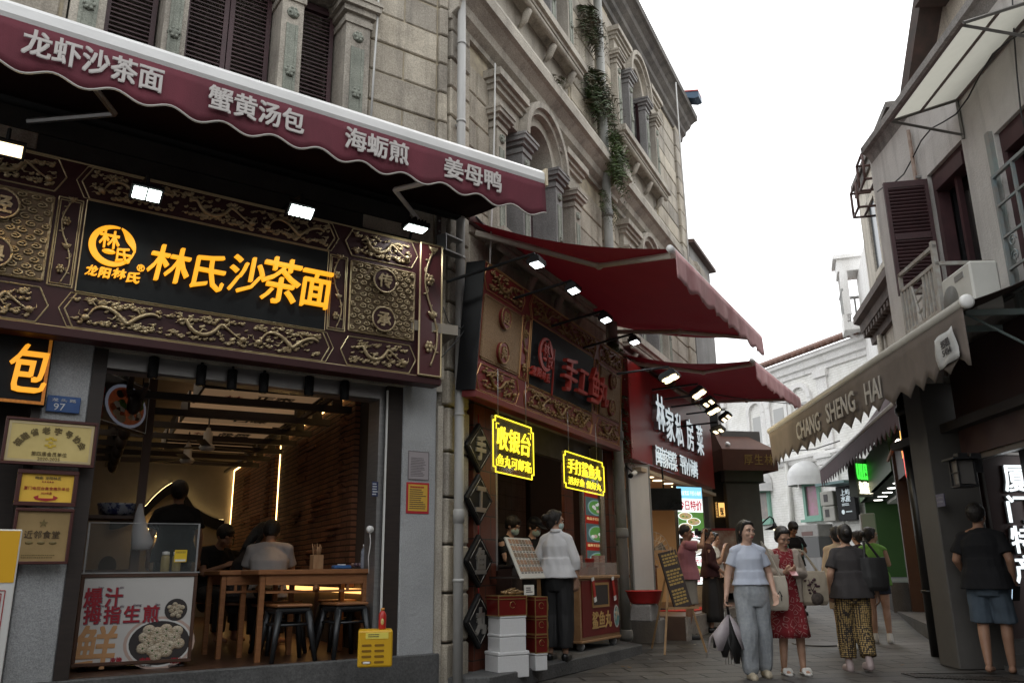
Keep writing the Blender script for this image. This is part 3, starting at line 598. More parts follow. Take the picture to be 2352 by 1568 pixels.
def carved_sign(name,label,cat,F,at,W,H,tilt,endw,gw,vw_,red,chars,group=None):
    w=T(name,label,cat,F,at); tl=R(tilt)
    mt=M('crimson_lacquer',(.17,.018,.016),.45,col2=(.13,.014,.013),vs=4) if red else maroon
    gm=M('dull_gold',(.32,.2,.085),.5,.55,col2=(.2,.12,.05),vs=30,bump=.5,bs=50) if red else gold
    bh=H*.225; rnd=random.Random(5); out=[]
    q=MB(); q.box(0,W,0,.12,0,H); q.box(-.01,W+.01,-.03,.14,-.07,-.001); out.append(q.build('board',[mt],w,bevel=.006))
    xl=endw; xr=W-endw; gl0,gl1=xl+.04,xl+gw; gr0,gr1=xr-gw,xr-.04
    c0,c1=gl1+.03+vw_+.03,gr0-.03-vw_-.03
    q=MB(); q.box(c0,c1,-.012,0,bh,H-bh); out.append(q.build('name_panel',blackboard,w))
    q=MB()
    nd=max(2,round((c1-c0)/(bh*2.6)))
    for z0 in (bh*.14,H-bh*.86):
        for k in range(nd): dragon(q,c0+(c1-c0)*k/nd,z0,(c1-c0)/nd,bh*.72,-.004,rnd,1 if k%2 else -1)
        for a,b in ((gl0+.06,gl1-.02),(gr0+.02,gr1-.06)): dragon(q,a,z0,b-a,bh*.72,-.004,rnd)
    for a,b in ((gl1+.03,gl1+.03+vw_),(gr0-.03-vw_,gr0-.03)): vine(q,a+.02,b-.02,bh,H-bh,-.006,.006 if not red else .008)
    if endw:
        for a,b in ((.02,endw-.02),(xr+.02,W-.02)): vine(q,a,b,.03,H-.03,-.05,.010)
    out.append(q.build('gilded_carving',gm,w))
    q=MB()
    for z0,z1 in ((bh*.06,bh*.94),(H-bh*.94,H-bh*.06)):
        hexframe(q,c0-.06,c1+.06,z0,z1,-.004,.07); hexframe(q,c0-.1,c1+.1,z0-.0,z1,-.004,.07,.004)
        hexframe(q,gl0-.03,gl1+.06,z0,z1,-.004,.07); hexframe(q,gr0-.06,gr1+.03,z0,z1,-.004,.07)
    rect(q,c0-.004,c1+.004,bh-.004,H-bh+.004,-.008)
    for a,b in ((gl1+.03,gl1+.03+vw_),(gr0-.03-vw_,gr0-.03)): rect(q,a,b,bh+.015,H-bh-.015,-.004); rect(q,a+.015,b-.015,bh+.035,H-bh-.035,-.004,.004)
    rect(q,.004,W-.004,.004,H-.004,-.004,.008)
    if endw:
        for a,b in ((0.005,endw),(xr,W-.005)): rect(q,a,b,.01,H-.01,-.045,.01)
    out.append(q.build('gold_lines',M('red_gold_line',(.4,.22,.09),.45,.5) if red else gold_line,w))
    if endw:
        
        for a,b in ((0,endw),(xr,W)): q=MB(); q.box(a,b,-.04,-.001,.005,H-.005); q.build('end_panel',M('maroon_gloss',(.075,.013,.016),.4),w)
    for (a,b),cc in (((gl0,gl1),chars[0]),((gr0,gr1),chars[1])):
        q=MB(); q.prism([(a,bh+.06),(a+.03,bh+.03),(b-.03,bh+.03),(b,bh+.06),(b,H-bh-.06),(b-.03,H-bh-.03),(a+.03,H-bh-.03),(a,H-bh-.06)],-.012,0)
        if not red:
            q.build('panel_ground',M('dark_bronze',(.16,.11,.06),.5,.4,col2=(.1,.065,.035),vs=20),w); q=MB(); clouds(q,a+.01,b-.01,bh+.04,H-bh-.04,-.014,.085,rnd); rect(q,a+.006,b-.006,bh+.036,H-bh-.036,-.012,.01)
        else: rect(q,a+.02,b-.02,bh+.05,H-bh-.05,-.014,.006)
        g=q.build('gold_panel',M('sand_gold',(.27,.17,.085),.6,.35,col2=(.2,.12,.06),vs=40,bump=.6,bs=80) if red else gold,w); out.append(g)
        for k,ch in enumerate(cc):
            cz=H*(.64 if k==0 else .36); cx=(a+b)/2; r=H*.085
            q=MB(); q.disc((cx,cz),r,r,-.05,-.01,24); md=q.build('roundel',mt,g)
            q=MB(); q.tube([(cx+r*math.cos(t*PI/12),-.05,cz+r*math.sin(t*PI/12)) for t in range(25)],.009,5); q.build('ring',gm if red else gold,md)
            txt(ch,r*1.25,gm if red else gold,md,(cx,-.053,cz),ext=.005,off=.004)
            out.append(md)
    if tilt: w.rotation_euler=(tl,0,F.rot)
    return w,(c0,c1,bh,H-bh)
glow=M('amber_letter',(.4,.16,.01),.5,emit=.72,ecol=(1,.40,.015))
sg,(c0,c1,b0,b1)=carved_sign('carved_sign','big dark maroon carved board with glowing amber lettering on black, above the noodle shop','signboard',FA,(-4.62,-.30,2.9),4.41,1.37,0,.25,.72,.17,False,('经典','传承'))
ox=-4.62
def on(x,y): u,z=FA.uz(x,y,-.32); return u-ox,z-2.9
def brush(ch,x0,y0,x1,y1,par,mat,onf,y,ext=.014,off=.0017,shear=.12):
    a,zt=onf(x0,y0); b,zb=onf(x1,y1); zc=(onf((x0+x1)/2,(y0+y1)/2))[1]
    return txt(ch,.3,mat,par,((a+b)/2,y,zc),ext=ext,off=off,shear=shear,fit=((b-a)*(.93 if par is sg else .82),abs(zt-zb)*1.06),nib=True)
for ch,r in zip('林氏沙茶面',((340,560,435,655),(440,580,515,672),(525,585,605,680),(600,588,690,704),(690,618,762,712))): brush(ch,*r,sg,glow,on,-.035)
for ch,r in zip('龙阳林氏',((197,608,223,634),(227,614,253,640),(258,616,288,642),(291,624,320,652))): brush(ch,*r,sg,glow,on,-.025,.008,.0015)
txt('®',.08,glow,sg,(on(323,616)[0],-.025,on(323,616)[1]),ext=.004,off=.001)
def logo(par,mat,cx,cz,r,y,sx=1.):
    q=MB(); n=30; ring=[]
    for k in range(n+1):
        a=R(75)+R(290)*k/n; wv=r*(.05+.24*math.sin(PI*(k/n)**.8)); ring.append((a,r,r-wv))
    q.loft([[(cx+sx*ro*math.cos(a),y,cz+ro*math.sin(a)),(cx+sx*ri*math.cos(a),y,cz+ri*math.sin(a)),(cx+sx*ri*math.cos(a),y+.02,cz+ri*math.sin(a)),(cx+sx*ro*math.cos(a),y+.02,cz+ro*math.sin(a))] for a,ro,ri in ring],0,False)
    q.loft([[(cx+sx*ro*math.cos(a),y,cz+ro*math.sin(a)),(cx+sx*ri*math.cos(a),y,cz+ri*math.sin(a)),(cx+sx*ri*math.cos(a),y+.02,cz+ri*math.sin(a)),(cx+sx*ro*math.cos(a),y+.02,cz+ro*math.sin(a))] for a,ro,ri in [(R(72)-R(80)*k/10,r*1.02,r*(.98-.3*math.sin(PI*k/10))) for k in range(11)]],0,False)
    q.ell((cx-sx*r*.12,y+.01,cz-r*.3),(sx*r*.3,.014,r*.13),10,5); q.build('logo_ring',mat,par)
    txt('林',r*.9,mat,par,(cx-sx*r*.15,y,cz+r*.28),name='logo_letter',ext=.012,off=.0015,fit=(sx*r*.85,r*.85))
    txt('氏',r*.7,mat,par,(cx+sx*r*.5,y,cz-r*.38),name='logo_letter',ext=.012,off=.0015,fit=(sx*r*.62,r*.7))
cx,cz=on(258,565); logo(sg,glow,cx,cz,.17,-.03)
sb,(c0,c1,b0,b1)=carved_sign('carved_sign','red and gold carved board tilted forward, unlit red lettering, above the fish ball counter','signboard',FB,(.02,-.36,2.84),4.5,1.36,5.,0,.95,.22,True,('经典','传承'))
redl=M('red_letter',(.26,.02,.012),.5)
def onb(x,y): u,z=FB.uz(x,y,-.42); return u-.02,(z-2.84)/math.cos(R(5))
for ch,(x0,y0,x1,y1) in zip('手工鱼丸',((1272,815,1310,906),(1306,846,1334,908),(1336,842,1360,927),(1352,862,1383,938))): brush(ch,x0,y0,x1,y1,sb,redl,onb,-.1,.03,.003)
for ch,(x0,y0,x1,y1) in zip('龙阳林氏',((1210,838,1222,863),(1223,843,1233,867),(1234,851,1244,872),(1245,856,1254,880))): brush(ch,x0,y0,x1,y1,sb,redl,onb,-.06,.02,.002)
cx,cz=onb(1241,815); logo(sb,redl,cx,cz,.2,-.08)
a,z1=onb(1273,806); b,z0=onb(1264,905); q=MB(); q.box((a+b)/2-.008,(a+b)/2+.008,-.03,-.012,z0,z1); q.build('divider',redl,sb)
q=MB(); q.box(-.03,-.012,-.02,.2,.0,1.35); q.build('side_board',black,sb)
# small board at the left edge
def board_px(name,label,cat,F,v,x0,y0,x1,y1,mats,th=.03,group=None,bevel=.004):
    (ua,zt),(ub,zb)=F.uz(x0,y0,v),F.uz(x1,y1,v); zt2=F.uz(x1,y0,v)[1]
    w=T(name,label,cat,F,(ua,v,zb),group); W=ub-ua; H=(zt-zb)
    q=MB(); q.box(0,W,0,th,0,H); q.build('panel',mats,w,bevel=bevel); return w,W,H
def frame(mb,W,H,t,y0,y1,x0=0,z0=0):
    mb.box(x0,x0+W,y0,y1,z0,z0+t).box(x0,x0+W,y0,y1,z0+H-t,z0+H).box(x0,x0+t,y0,y1,z0+t,z0+H-t).box(x0+W-t,x0+W,y0,y1,z0+t,z0+H-t); return mb
ur,zt=FA.uz(127,765,-.12); zb=FA.uz(110,934,-.12)[1]; W=1.3; H=zt-zb+.03
w=T('shop_sign','black board with orange brushed characters and patterned orange border, cut off by the left edge','sign',FA,(ur-W,-.12,zb))
q=MB(); q.box(0,W,0,.06,0,H); q.build('panel',blackboard,w,bevel=.005)
q=MB(); frame(q,W-.02,H-.02,.022,-.012,-.001,.01,.01); q.build('border',M('orange_border',(.5,.17,.02),.5,col2=(.25,.07,.01),vs=60,emit=.12,ecol=(.8,.3,.03)),w)
u1,z1=FA.uz(66,845,-.14); 
for ch,x in (('包',u1-ur+W),('汤',u1-ur+W-.36)): txt(ch,.4,M('orange_letter',(.5,.2,.02),.5,emit=.6,ecol=(1,.40,.02)),w,(x,-.02,z1-zb),ext=.008,off=.003,shear=.12,fit=(.245,.36),nib=True)
# restaurant sign: red box with white channel letters
_u0,_zb=FB.uz(1452,1052,-.36); _u1,_zt=FB.uz(1630,958,-.36); _zt=(_zt+FB.uz(1475,842,-.36)[1])/2
w=T('channel_letter_sign','deep red box sign with white lit channel letters, over the bright restaurant','signboard',FB,(_u0,-.36,_zb)); W=_u1-_u0; H=_zt-_zb
redbox=M('red_acrylic',(.34,.016,.014),.3,col2=(.26,.014,.012),vs=1.2)
q=MB(); q.box(0,W,0,.34,0,H); q.build('box',redbox,w,bevel=.01)
wl=M('white_letter',(.6,.66,.68),.4,emit=.36,ecol=(.85,.95,1.)); ws=M('letter_return',(.55,.55,.55),.3,.6)
def onc(x,y): u,z=FB.uz(x,y,-.42); return u-_u0,z-_zb
for ch,(x,y) in zip('林家私房菜',((1514,948),(1536,975),(1557,987),(1582,998),(1605,1010))):
    x,z=onc(x,y)
    txt(ch,.62,ws,w,(x,-.04,z),name='letter_side',ext=.04,off=.004,fit=(.52,.60)); txt(ch,.62,wl,w,(x,-.086,z),name='letter_face',ext=.003,off=.004,fit=(.52,.60))
xa,za_=onc(1512,1046); xb,zb_=onc(1598,1078)
for k,ch in enumerate('闽南家常菜 平价小海鲜'):
    x=xa+(xb-xa)*k/10; z=za_+(zb_-za_)*k/10
    if ch!=' ': txt(ch,.3,ws,w,(x,-.03,z),name='letter_side',ext=.03,off=.001,fit=(.3,.33)); txt(ch,.3,wl,w,(x,-.063,z),name='letter_face',ext=.003,off=.001,fit=(.3,.33))
# neon signs
neon=M('yellow_neon',(.6,.5,.03),.5,emit=1.15,ecol=(1,.78,.03)); acry=M('clear_acrylic',(.25,.22,.1),.08,alpha=.22)
for label,pts,l1,l2 in (('larger yellow neon sign with corner brackets, hanging over the cashier',(1130,952,1224,1102,958),'收银台','鱼丸可邮寄'),('smaller yellow neon sign with notched corners, hanging over the cups and red cart',(1292,1034,1387,1138,1040),'手打鲨鱼丸','选好鱼 做好丸')):
    v=-.5; (ua,zt)=FB.uz(pts[0],pts[1],v); ub,zb=FB.uz(pts[2],pts[3],v); w=T('neon_sign',label,'neon sign',FB,(ua,v,zb),'yellow neon signs'); W=ub-ua; H=zt-zb
    q=MB(); q.box(0,W,.0,.012,0,H); q.build('panel',acry,w)
    q=MB(); c=.05
    p=[(c,0),(W-c,0),(W-c,c),(W,c),(W,H-c),(W-c,H-c),(W-c,H),(c,H),(c,H-c),(0,H-c),(0,c),(c,c),(c,0)]
    for a,b in zip(p[:-1],p[1:]): q.tube([(a[0],-.012,a[1]),(b[0],-.012,b[1])],.007,6)
    if l1=='收银台':
        for s in (0,1):
            for t in (0,1):
                bx=.07 if s==0 else W-.07; bz=.07 if t==0 else H-.07; q.tube([(bx+(.06 if s==0 else -.06),-.012,bz),(bx,-.012,bz),(bx,-.012,bz+(.06 if t==0 else -.06))],.005,5)
    q.build('neon_border',neon,w)
    txt(l1,.3,neon,w,(W/2,-.012,H*.63),ext=.006,fit=(W*.82,H*.42),shear=.1,bold=.001); txt(l2,.2,neon,w,(W/2,-.012,H*.22),ext=.004,fit=(W*.82,H*.22),shear=.1,bold=0)
    for x in (.15*W,.85*W): q=MB(); q.tube([(x,.005,H),(x,.005,H+.5)],.004,4); q.build('hanging_wire',steel,w)
# lozenge plaques on the tiled pillar
sil=M('silver_letter',(.35,.33,.3),.35,.6)
for k,(ch,cy,lab) in enumerate(zip('手工鱼丸',(1028,1146,1287,1425),('topmost black lozenge plaque on the tiled pillar, beside the larger neon sign','second black lozenge plaque from the top of the tiled pillar','third black lozenge plaque from the top, level with the slanted menu board','lowest black lozenge plaque on the tiled pillar, beside the foam boxes'))):
    u,z=FB.uz(1103,cy,-.13); w=T('lozenge_plaque',lab,'plaque',FB,(u,-.13,z),'black lozenge plaques on the tiled pillar'); a,b=.30,.27
    q=MB(); q.prism([(0,-b),(a,0),(0,b),(-a,0)],0,.05); q.build('board',black,w,bevel=.012)
    q=MB()
    for p1,p2 in zip([(0,-b*.8),(a*.8,0),(0,b*.8),(-a*.8,0)],[(a*.8,0),(0,b*.8),(-a*.8,0),(0,-b*.8)]): q.tube([(p1[0]*.98+p2[0]*.02,-.004,p1[1]*.98+p2[1]*.02),(p1[0]*.1+p2[0]*.9,-.004,p1[1]*.1+p2[1]*.9)],.005,4)
    q.build('silver_lines',sil,w)
    txt(ch,.2,sil,w,(0,-.006,0),ext=.008,off=.01,shear=.1,fit=(.2,.24))
    q=MB(); q.tube([(0,.02,b-.01),(0,.02,b+.09)],.008,5); q.build('cord',M('red_cord',(.25,.02,.02),.7),w)
# ================================================================ floodlights
def flood(label,F,at,w_,h_,double,rx,arm_to,mat,group,energy,col=(1,1,1),ry=0.):
    w=T('floodlight',label,'floodlight',F,at,group); RX=Matrix.Rotation(R(rx),4,'X')@Matrix.Rotation(R(ry),4,'Y')
    q=MB(); q.box(-w_/2-.02,w_/2+.02,-h_/2-.02,h_/2+.02,0,.05,T=RX)
    for k in range(6): x=-w_/2+w_*(k+.5)/6; q.box(x-.006,x+.006,-h_/2,h_/2,.05,.085,T=RX)
    q.build('housing',black,w)
    q=MB()
    if double==2: q.box(-w_/2,-.008,-h_/2,h_/2,-.008,0,T=RX).box(.008,w_/2,-h_/2,h_/2,-.008,0,T=RX)
    elif double>2:
        n=double//2
        for i in range(n):
            for j in (-1,1): q.lathe([(w_/n*.42,-.01),(w_/n*.42,0)],((i+.5)*w_/n-w_/2,j*h_*.25,0),12,T=RX)
    else: q.box(-w_/2,w_/2,-h_/2,h_/2,-.008,0,T=RX)
    q.build('lens',mat,w)
    q=MB(); q.tube([(0,0,.06),(0,arm_to[1]*.02,.16 if arm_to[2]>0 else .12),arm_to],.016,6,sm=False); q.build('arm',black,w)
    if energy:
        l=lamp('flood_beam','AREA',w,RX@Vector((0,0,-.03)),energy,col,.14,(R(rx),R(ry),0))
    return w
gA='floodlights above the noodle shop board'
for (x,y,lab,off) in ((337,446,'left of the two bright white twin floodlights above the amber lettering',.62),(692,486,'right of the two bright white twin floodlights above the amber lettering',.62)):
    u,z=FA.uz(x,y,-off); flood(lab,FA,(u,-off,z),.2,.10,2,-38,(0,.5,.22),lamp_white,gA,5,(.9,1,.95))
u,z=FA.uz(955,525,-.5); flood('black bracket floodlight at the right end of the carved maroon board, edge on',FA,(u,-.5,z),.2,.11,1,-4,(.12,.46,-.12),lamp_white,gA,2)
u,z=FA.uz(15,342,-.6); flood('warm yellow floodlight cut by the left edge above the carved maroon board',FA,(u,-.6,z),.2,.09,1,-50,(0,.5,.2),lamp_warm,gA,7,(1,.72,.35))
gB='floodlights on long arms above the fish ball sign'
for k,(x,y) in enumerate(((1233,608),(1318,668),(1392,735),(1458,786))):
    v=-1.15; u,z=FB.uz(x,y,v); flood('%s arm mounted floodlight, %s'%(('nearest','second','third','farthest')[k],('under the near red awning, left of the others','under the red awning, above the red board','under the red awning, over the right part of the red board','past the far end of the red board')[k]),FB,(u,v,z),.14,.09,1,-14 if k else -6,(-.1,.95,-.05),M('lamp_cool',(1,1,1),.5,emit=6,ecol=(.9,.97,1)),gB,3,(.95,.98,1))
gC='black floodlights lighting the restaurant sign'
for k,(x,y,n,rx,lab) in enumerate(((1540,869,4,-22,'first floodlight over the restaurant sign, four warm cells'),(1606,905,4,-30,'second floodlight over the restaurant sign, partly dark'),(1628,926,8,-26,'third floodlight over the restaurant sign, two rows of cells'),(1640,944,4,-24,'fourth floodlight over the restaurant sign, short with two lit pairs'),(1668,960,8,-34,'large square floodlight sticking out beyond the restaurant sign'),(1650,990,8,-14,'lowest floodlight, a wide greenish one above the brown awning'))):
    v=-1.5+.05*k; u,z=FB.uz(x,y,v); flood(lab,FB,(u,v,z),.27,.19,n,rx,(-.1,.7,.12),lamp_warm,gC,5 if k<4 else 1.5,(1,.85,.55))
# ================================================================ pictures of food, built as shallow relief on a board
c_dump=M('dumpling',(.5,.44,.34),.6,col2=(.42,.33,.22),vs=20); c_bowl=M('bowl_white',(.6,.6,.58),.4); c_green=M('herb',(.1,.2,.03),.6,col2=(.05,.12,.02),vs=30); c_dark=M('photo_dark',(.03,.025,.025),.5); c_broth=M('red_broth',(.30,.07,.025),.4,col2=(.16,.04,.018),vs=20,emit=.03,ecol=(.6,.14,.05)); c_teal=M('bowl_teal',(.14,.3,.3),.4)
def dish(par,cx,cz,rx,rz,y,n,mats,name='food_picture',seed=1,plate=c_bowl,inner=c_dark):
    rnd=random.Random(seed); q=MB(); q.disc((cx,cz),rx,rz,y-.004,y,24,0); q.disc((cx,cz),rx*.88,rz*.86,y-.006,y-.003,24,1)
    for k in range(n):
        a=rnd.uniform(0,6.28); d=.68*math.sqrt(rnd.random()); r=rnd.uniform(.17,.24)
        q.ell((cx+rx*d*math.cos(a),y-.006,cz+rz*d*math.sin(a)),(rx*r,.006,rz*r),8,5,2+k%len(mats))
    return q.build(name,[plate,inner]+list(mats),par)
def rows(par,x0,x1,z0,z1,y,n,mat,seed,h=.45,name='printed_lines'):
    """rows of small print"""
    rnd=random.Random(seed); q=MB()
    for k in range(n):
        z=z1-(z1-z0)*(k+.5)/n; hh=(z1-z0)/n*h/2; x=x0
        e=x1-(x1-x0)*rnd.uniform(0,.35)
        while x<e:
            L=(x1-x0)*rnd.uniform(.02,.06); q.box(x,min(x+L,x1),y-.0015,y,z-hh,z+hh); x+=L+(x1-x0)*.015
    return q.build(name,mat,par)
ink=M('print_ink',(.05,.045,.045),.7); redink=M('red_ink',(.35,.02,.02),.6); goldp=M('brass_sheet',(.66,.53,.22),.45,.25,col2=(.56,.44,.17),vs=4); cert=M('yellow_card',(.82,.52,.06),.6,col2=(.74,.45,.05),vs=5); brownp=M('bronze_sheet',(.36,.25,.11),.5,.25,col2=(.29,.2,.085),vs=5); framew=M('mahogany',(.06,.015,.012),.4)
# ---- plates by the pillar
w,W,H=board_px('house_number','blue enamel street plate reading 97 on the grey pillar','house number',FA,-.05,110,906,182,950,M('blue_enamel',(.02,.07,.22),.35,col2=(.03,.09,.25),vs=8),.012)
wm=M('plate_white',(.6,.62,.65),.5)
txt('龙 头 路',.06,wm,w,(W/2,-.003,H*.74),ext=.002,fit=(W*.72,H*.2)); txt('97',.1,wm,w,(W*.38,-.003,H*.32),ext=.002,fit=(W*.34,H*.42))
def plaque(label,x0,y0,x1,y1,v,fw,mat,cat='plaque',name='framed_plaque'):
    w,W,H=board_px(name,label,cat,FA,v,x0,y0,x1,y1,mat,.02); q=MB(); frame(q,W,H,fw,-.02,.02); q.build('frame',framew,w,bevel=.003); return w,W,H
w,W,H=plaque('wide gold plaque with an arc of engraved characters, topmost of the three by the pillar',15,955,214,1075,-.14,.022,goldp)
eng=M('engraved',(.14,.1,.03),.5); yel=M('bright_gold',(.6,.42,.05),.4,.4)
q=MB(); frame(q,W-.05,H-.05,.018,-.004,0,.025,.025); q.build('bevel_rim',M('pale_gold',(.6,.5,.3),.3,.7),w)
for k,ch in enumerate('福建省老字号协会'):
    a=R(162-k*144/7); txt(ch,.055,eng,w,(W*.5+W*.36*math.cos(a),-.004,H*.34+H*.42*math.sin(a)),name='engraved_letter',ext=.002,rot=(PI/2,-(a-PI/2)*.8,0),bold=.003)
q=MB(); s=H*.13
for (x,z) in ((0,0),(.5,.5),(-.5,.5),(.5,-.5),(-.5,-.5),(0,.75),(0,-.75)): q.box(W/2+s*(x-.35),W/2+s*(x+.35),-.004,0,H*.5+s*(z-.16),H*.5+s*(z+.16))
q.build('emblem',yel,w)
txt('第四届会员单位',.05,eng,w,(W/2,-.003,H*.25),ext=.002,fit=(W*.38,None)); txt('2020-2025',.04,eng,w,(W/2,-.003,H*.14),ext=.002,fit=(W*.24,None))
w,W,H=plaque('yellow certificate with a red ribbon banner, in a dark frame below the gold plaque',42,1076,172,1164,-.12,.03,cert,'certificate','framed_certificate')
txt('鸣谢: 龙阳林氏',.04,ink,w,(W/2,-.003,H*.78),ext=.001,fit=(W*.42,None)); txt('★★★★★',.03,redink,w,(W/2,-.003,H*.68),ext=.001,fit=(W*.2,None)); txt('厦门电视台美食展示单位',.05,redink,w,(W/2,-.003,H*.49),ext=.001,fit=(W*.74,None)); txt('2024年度',.03,redink,w,(W/2,-.003,H*.36),ext=.001,fit=(W*.18,None))
q=MB(); q.prism([(W*.3,H*.25),(W*.38,H*.3),(W*.38,H*.22),(W*.62,H*.22),(W*.62,H*.3),(W*.7,H*.25),(W*.66,H*.18),(W*.5,H*.14),(W*.34,H*.18)],-.004,0); q.build('ribbon',redink,w)
w,W,H=plaque('upright brown metal plaque with a star, lowest of the three by the pillar',36,1165,155,1295,-.12,.022,brownp)
txt('★',.07,eng,w,(W*.5,-.003,H*.74),ext=.001); txt('近邻食堂',.08,M('dark_engraving',(.05,.03,.015),.5),w,(W/2,-.003,H*.53),ext=.002,fit=(W*.6,None)); rows(w,W*.2,W*.8,H*.1,H*.18,0,2,eng,3); q=MB()
for x in (.3,.5,.7): q.ell((W*x,-.001,H*.38),(W*.07,.003,H*.03),8,4)
q.build('engraved_sketch',eng,w)
w=T('menu_board','white menu board with yellow top, cut off by the left edge','menu board',FA,(FA.uz(33,1350,-.62)[0]-.62,-.62,FA.uz(30,1215,-.62)[1]-1.42)); q=MB(); q.box(0,.62,0,.03,0,1.42); q.build('panel',M('menu_white',(.62,.62,.6),.4),w,bevel=.006)
q=MB(); q.box(.01,.61,-.004,-.001,1.08,1.41); q.build('yellow_header',M('menu_yellow',(.7,.38,.01),.5),w)
q=MB()
for e in (.05,.07): rect(q,e,.62-e,.1+e,1.08-e,-.003,.003)
q.build('red_border',redink,w)
q=MB(); q.box(.0,.03,.03,.4,0,.04).box(.59,.62,.03,.4,0,.04).tube([(.02,.38,.02),(.02,.04,1.2)],.012,6).tube([(.6,.38,.02),(.6,.04,1.2)],.012,6); q.build('stand',black,w)
# ---- track spots under the big board
gt='black track spots under the carved board'
sp0=None
for k,(x,y,lb) in enumerate(((352,846,'leftmost of the black track spots, beside a lit ceiling lamp'),(462,864,'second black track spot from the hanging lobster menu'),(533,874,'third black track spot from the hanging lobster menu'),(606,882,'fourth black track spot from the hanging lobster menu'),(710,888,'black track spot above the terracotta wall, left of the last one'),(792,898,'last black track spot, next to the grey shutter rail'))):
    u,z=FA.uz(x,y,.02)
    if sp0 is None:
        sp0=T('track_spot',lb,'spotlight',FA,(u,.02,z-.08),gt); q=MB(); q.lathe([(.038,0),(.042,.01),(.042,.17),(.03,.18)],n=14); q.build('barrel',black,sp0); q=MB(); q.tube([(0,0,.17),(0,0,.24)],.012,6); q.box(-.05,.05,-.015,.015,.235,.255); q.build('mount',black,sp0)
        q=MB(); q.lathe([(.03,-.002),(.03,.002)],n=12); q.build('lens',M('dark_lens',(.05,.05,.05),.2),sp0)
    else: dup(sp0,FA.p(u,.02,z-.08),None,lb)
w=T('gate_roller','grey roller tube and cable box under the carved board','shutter',FA,(-3.1,.12,2.74)); q=MB(); q.tube([(0,0,.02),(2.45,0,.02)],.05,10); q.build('tube',steel,w); 
# ---- hanging lobster menu
P0=atY(192,905,6.95); F1=Frame(P0.x,P0.y,4.); ua,zt=F1.uz(203,831); ub,_=F1.uz(346,899); zb=F1.uz(187,954)[1]
w=T('hanging_menu','black lightbox with a lobster noodle bowl, hung at the left of the opening','menu sign',F1,(ua,0,zb)); W=ub-ua;H=zt-zb
q=MB(); q.prism([(0,.04),(.04,0),(W-.04,0),(W,.04),(W,H-.04),(W-.04,H),(.04,H),(0,H-.04)],0,.05); q.build('panel',M('lightbox_black',(.055,.035,.03),.4,col2=(.03,.02,.018),vs=5),w,bevel=.004)
q=MB(); rect(q,.02,W-.02,.02,H-.02,-.002,.005); q.build('edge_line',white,w)
dish(w,W*.62,H*.45,W*.33,H*.42,-.002,26,[c_broth,c_dump,c_dark,M('lobster',(.3,.06,.02),.4),c_green,c_bowl],seed=4,plate=M('bowl_blue',(.3,.33,.42),.4,emit=.1),inner=c_broth)
q=MB()
for k in range(9): q.ell((W*.84+.03*math.sin(k*2.1),-.012,H*(.5+.04*k)),(.03,.01,.03),6,4)
q.build('garnish',c_green,w)
txt('龙\n虾\n沙\n茶\n面',.075,M('pink_letter',(.5,.3,.3),.5),w,(W*.12,-.004,H*.5),ext=.002,fit=(.08,H*.85)); txt('海\n鲜\n任\n选',.06,redink,w,(W*.25,-.004,H*.38),ext=.002,fit=(.06,H*.6))
q=MB()
for x in (.1,W-.1): q.tube([(x,.03,H),(x,.03,H+.4)],.006,5)
q.build('hanger',black,w)
# ---- lightbox lanterns on the ceiling of the noodle shop
lan=M('lantern_paper',(.55,.40,.26),.6,emit=.07,ecol=(1,.62,.34))
for k,(tx,lb) in enumerate((('正宗\n老味','front ceiling lightbox with a red seal, nearest the street'),('用心\n口味','second ceiling lightbox from the street'),('品质\n坚持','third ceiling lightbox, above the ceiling fans'),('传承\n经典','fourth ceiling lightbox, near the lit gable'))):
    v=.75+k*1.25; w=T('ceiling_lightbox',lb,'lightbox',FI,(-1.62,v,2.84),'paper lightboxes along the ceiling'); q=MB(); q.box(0,1.18,0,.8,0,.2); q.build('box',lan,w)
    q=MB(); frame_=[(0,.02,0,.8),(1.16,1.18,0,.8)]
    for a,b,c,d in frame_: q.box(a-.002,b+.002,c-.01,d+.01,-.012,.21)
    q.box(-.002,1.182,-.02,-.001,-.012,.02); q.build('rail',dark,w)
    txt(tx,.2,ink,w,(.75,.4,-.003),name='brush_letter',ext=.001,rot=(PI,0,0),bold=.01); txt('林',.2,M('seal_red',(.4,.06,.03),.6),w,(.35,.4,-.003),name='seal',ext=.001,rot=(PI,0,0))
for k,(x,y,vv,lb) in enumerate(((476,1022,2.35,'larger white ceiling fan motor, nearer the street'),(430,1052,3.6,'smaller white ceiling fan motor, deeper in the noodle shop'))):
    u,z=FI.uz(x,y,vv); w=T('ceiling_fan',lb,'ceiling fan',FI,(u,vv,z),'ceiling fans')
    q=MB(); q.lathe([(.0,-.07),(.07,-.06),(.09,-.03),(.075,0),(.05,.02),(.05,.14),(.03,.16),(.02,.2)],n=14); q.build('motor',white,w); q=MB(); q.tube([(0,0,.18),(0,0,3.35-z)],.01,6); q.build('rod',steel,w)
    for j in range(3):
        q=MB(); q.box(.08,.55,-.05,.05,-.02,-.012,T=Matrix.Rotation(R(120*j+15),4,'Z')); q.build('blade',dark,w)
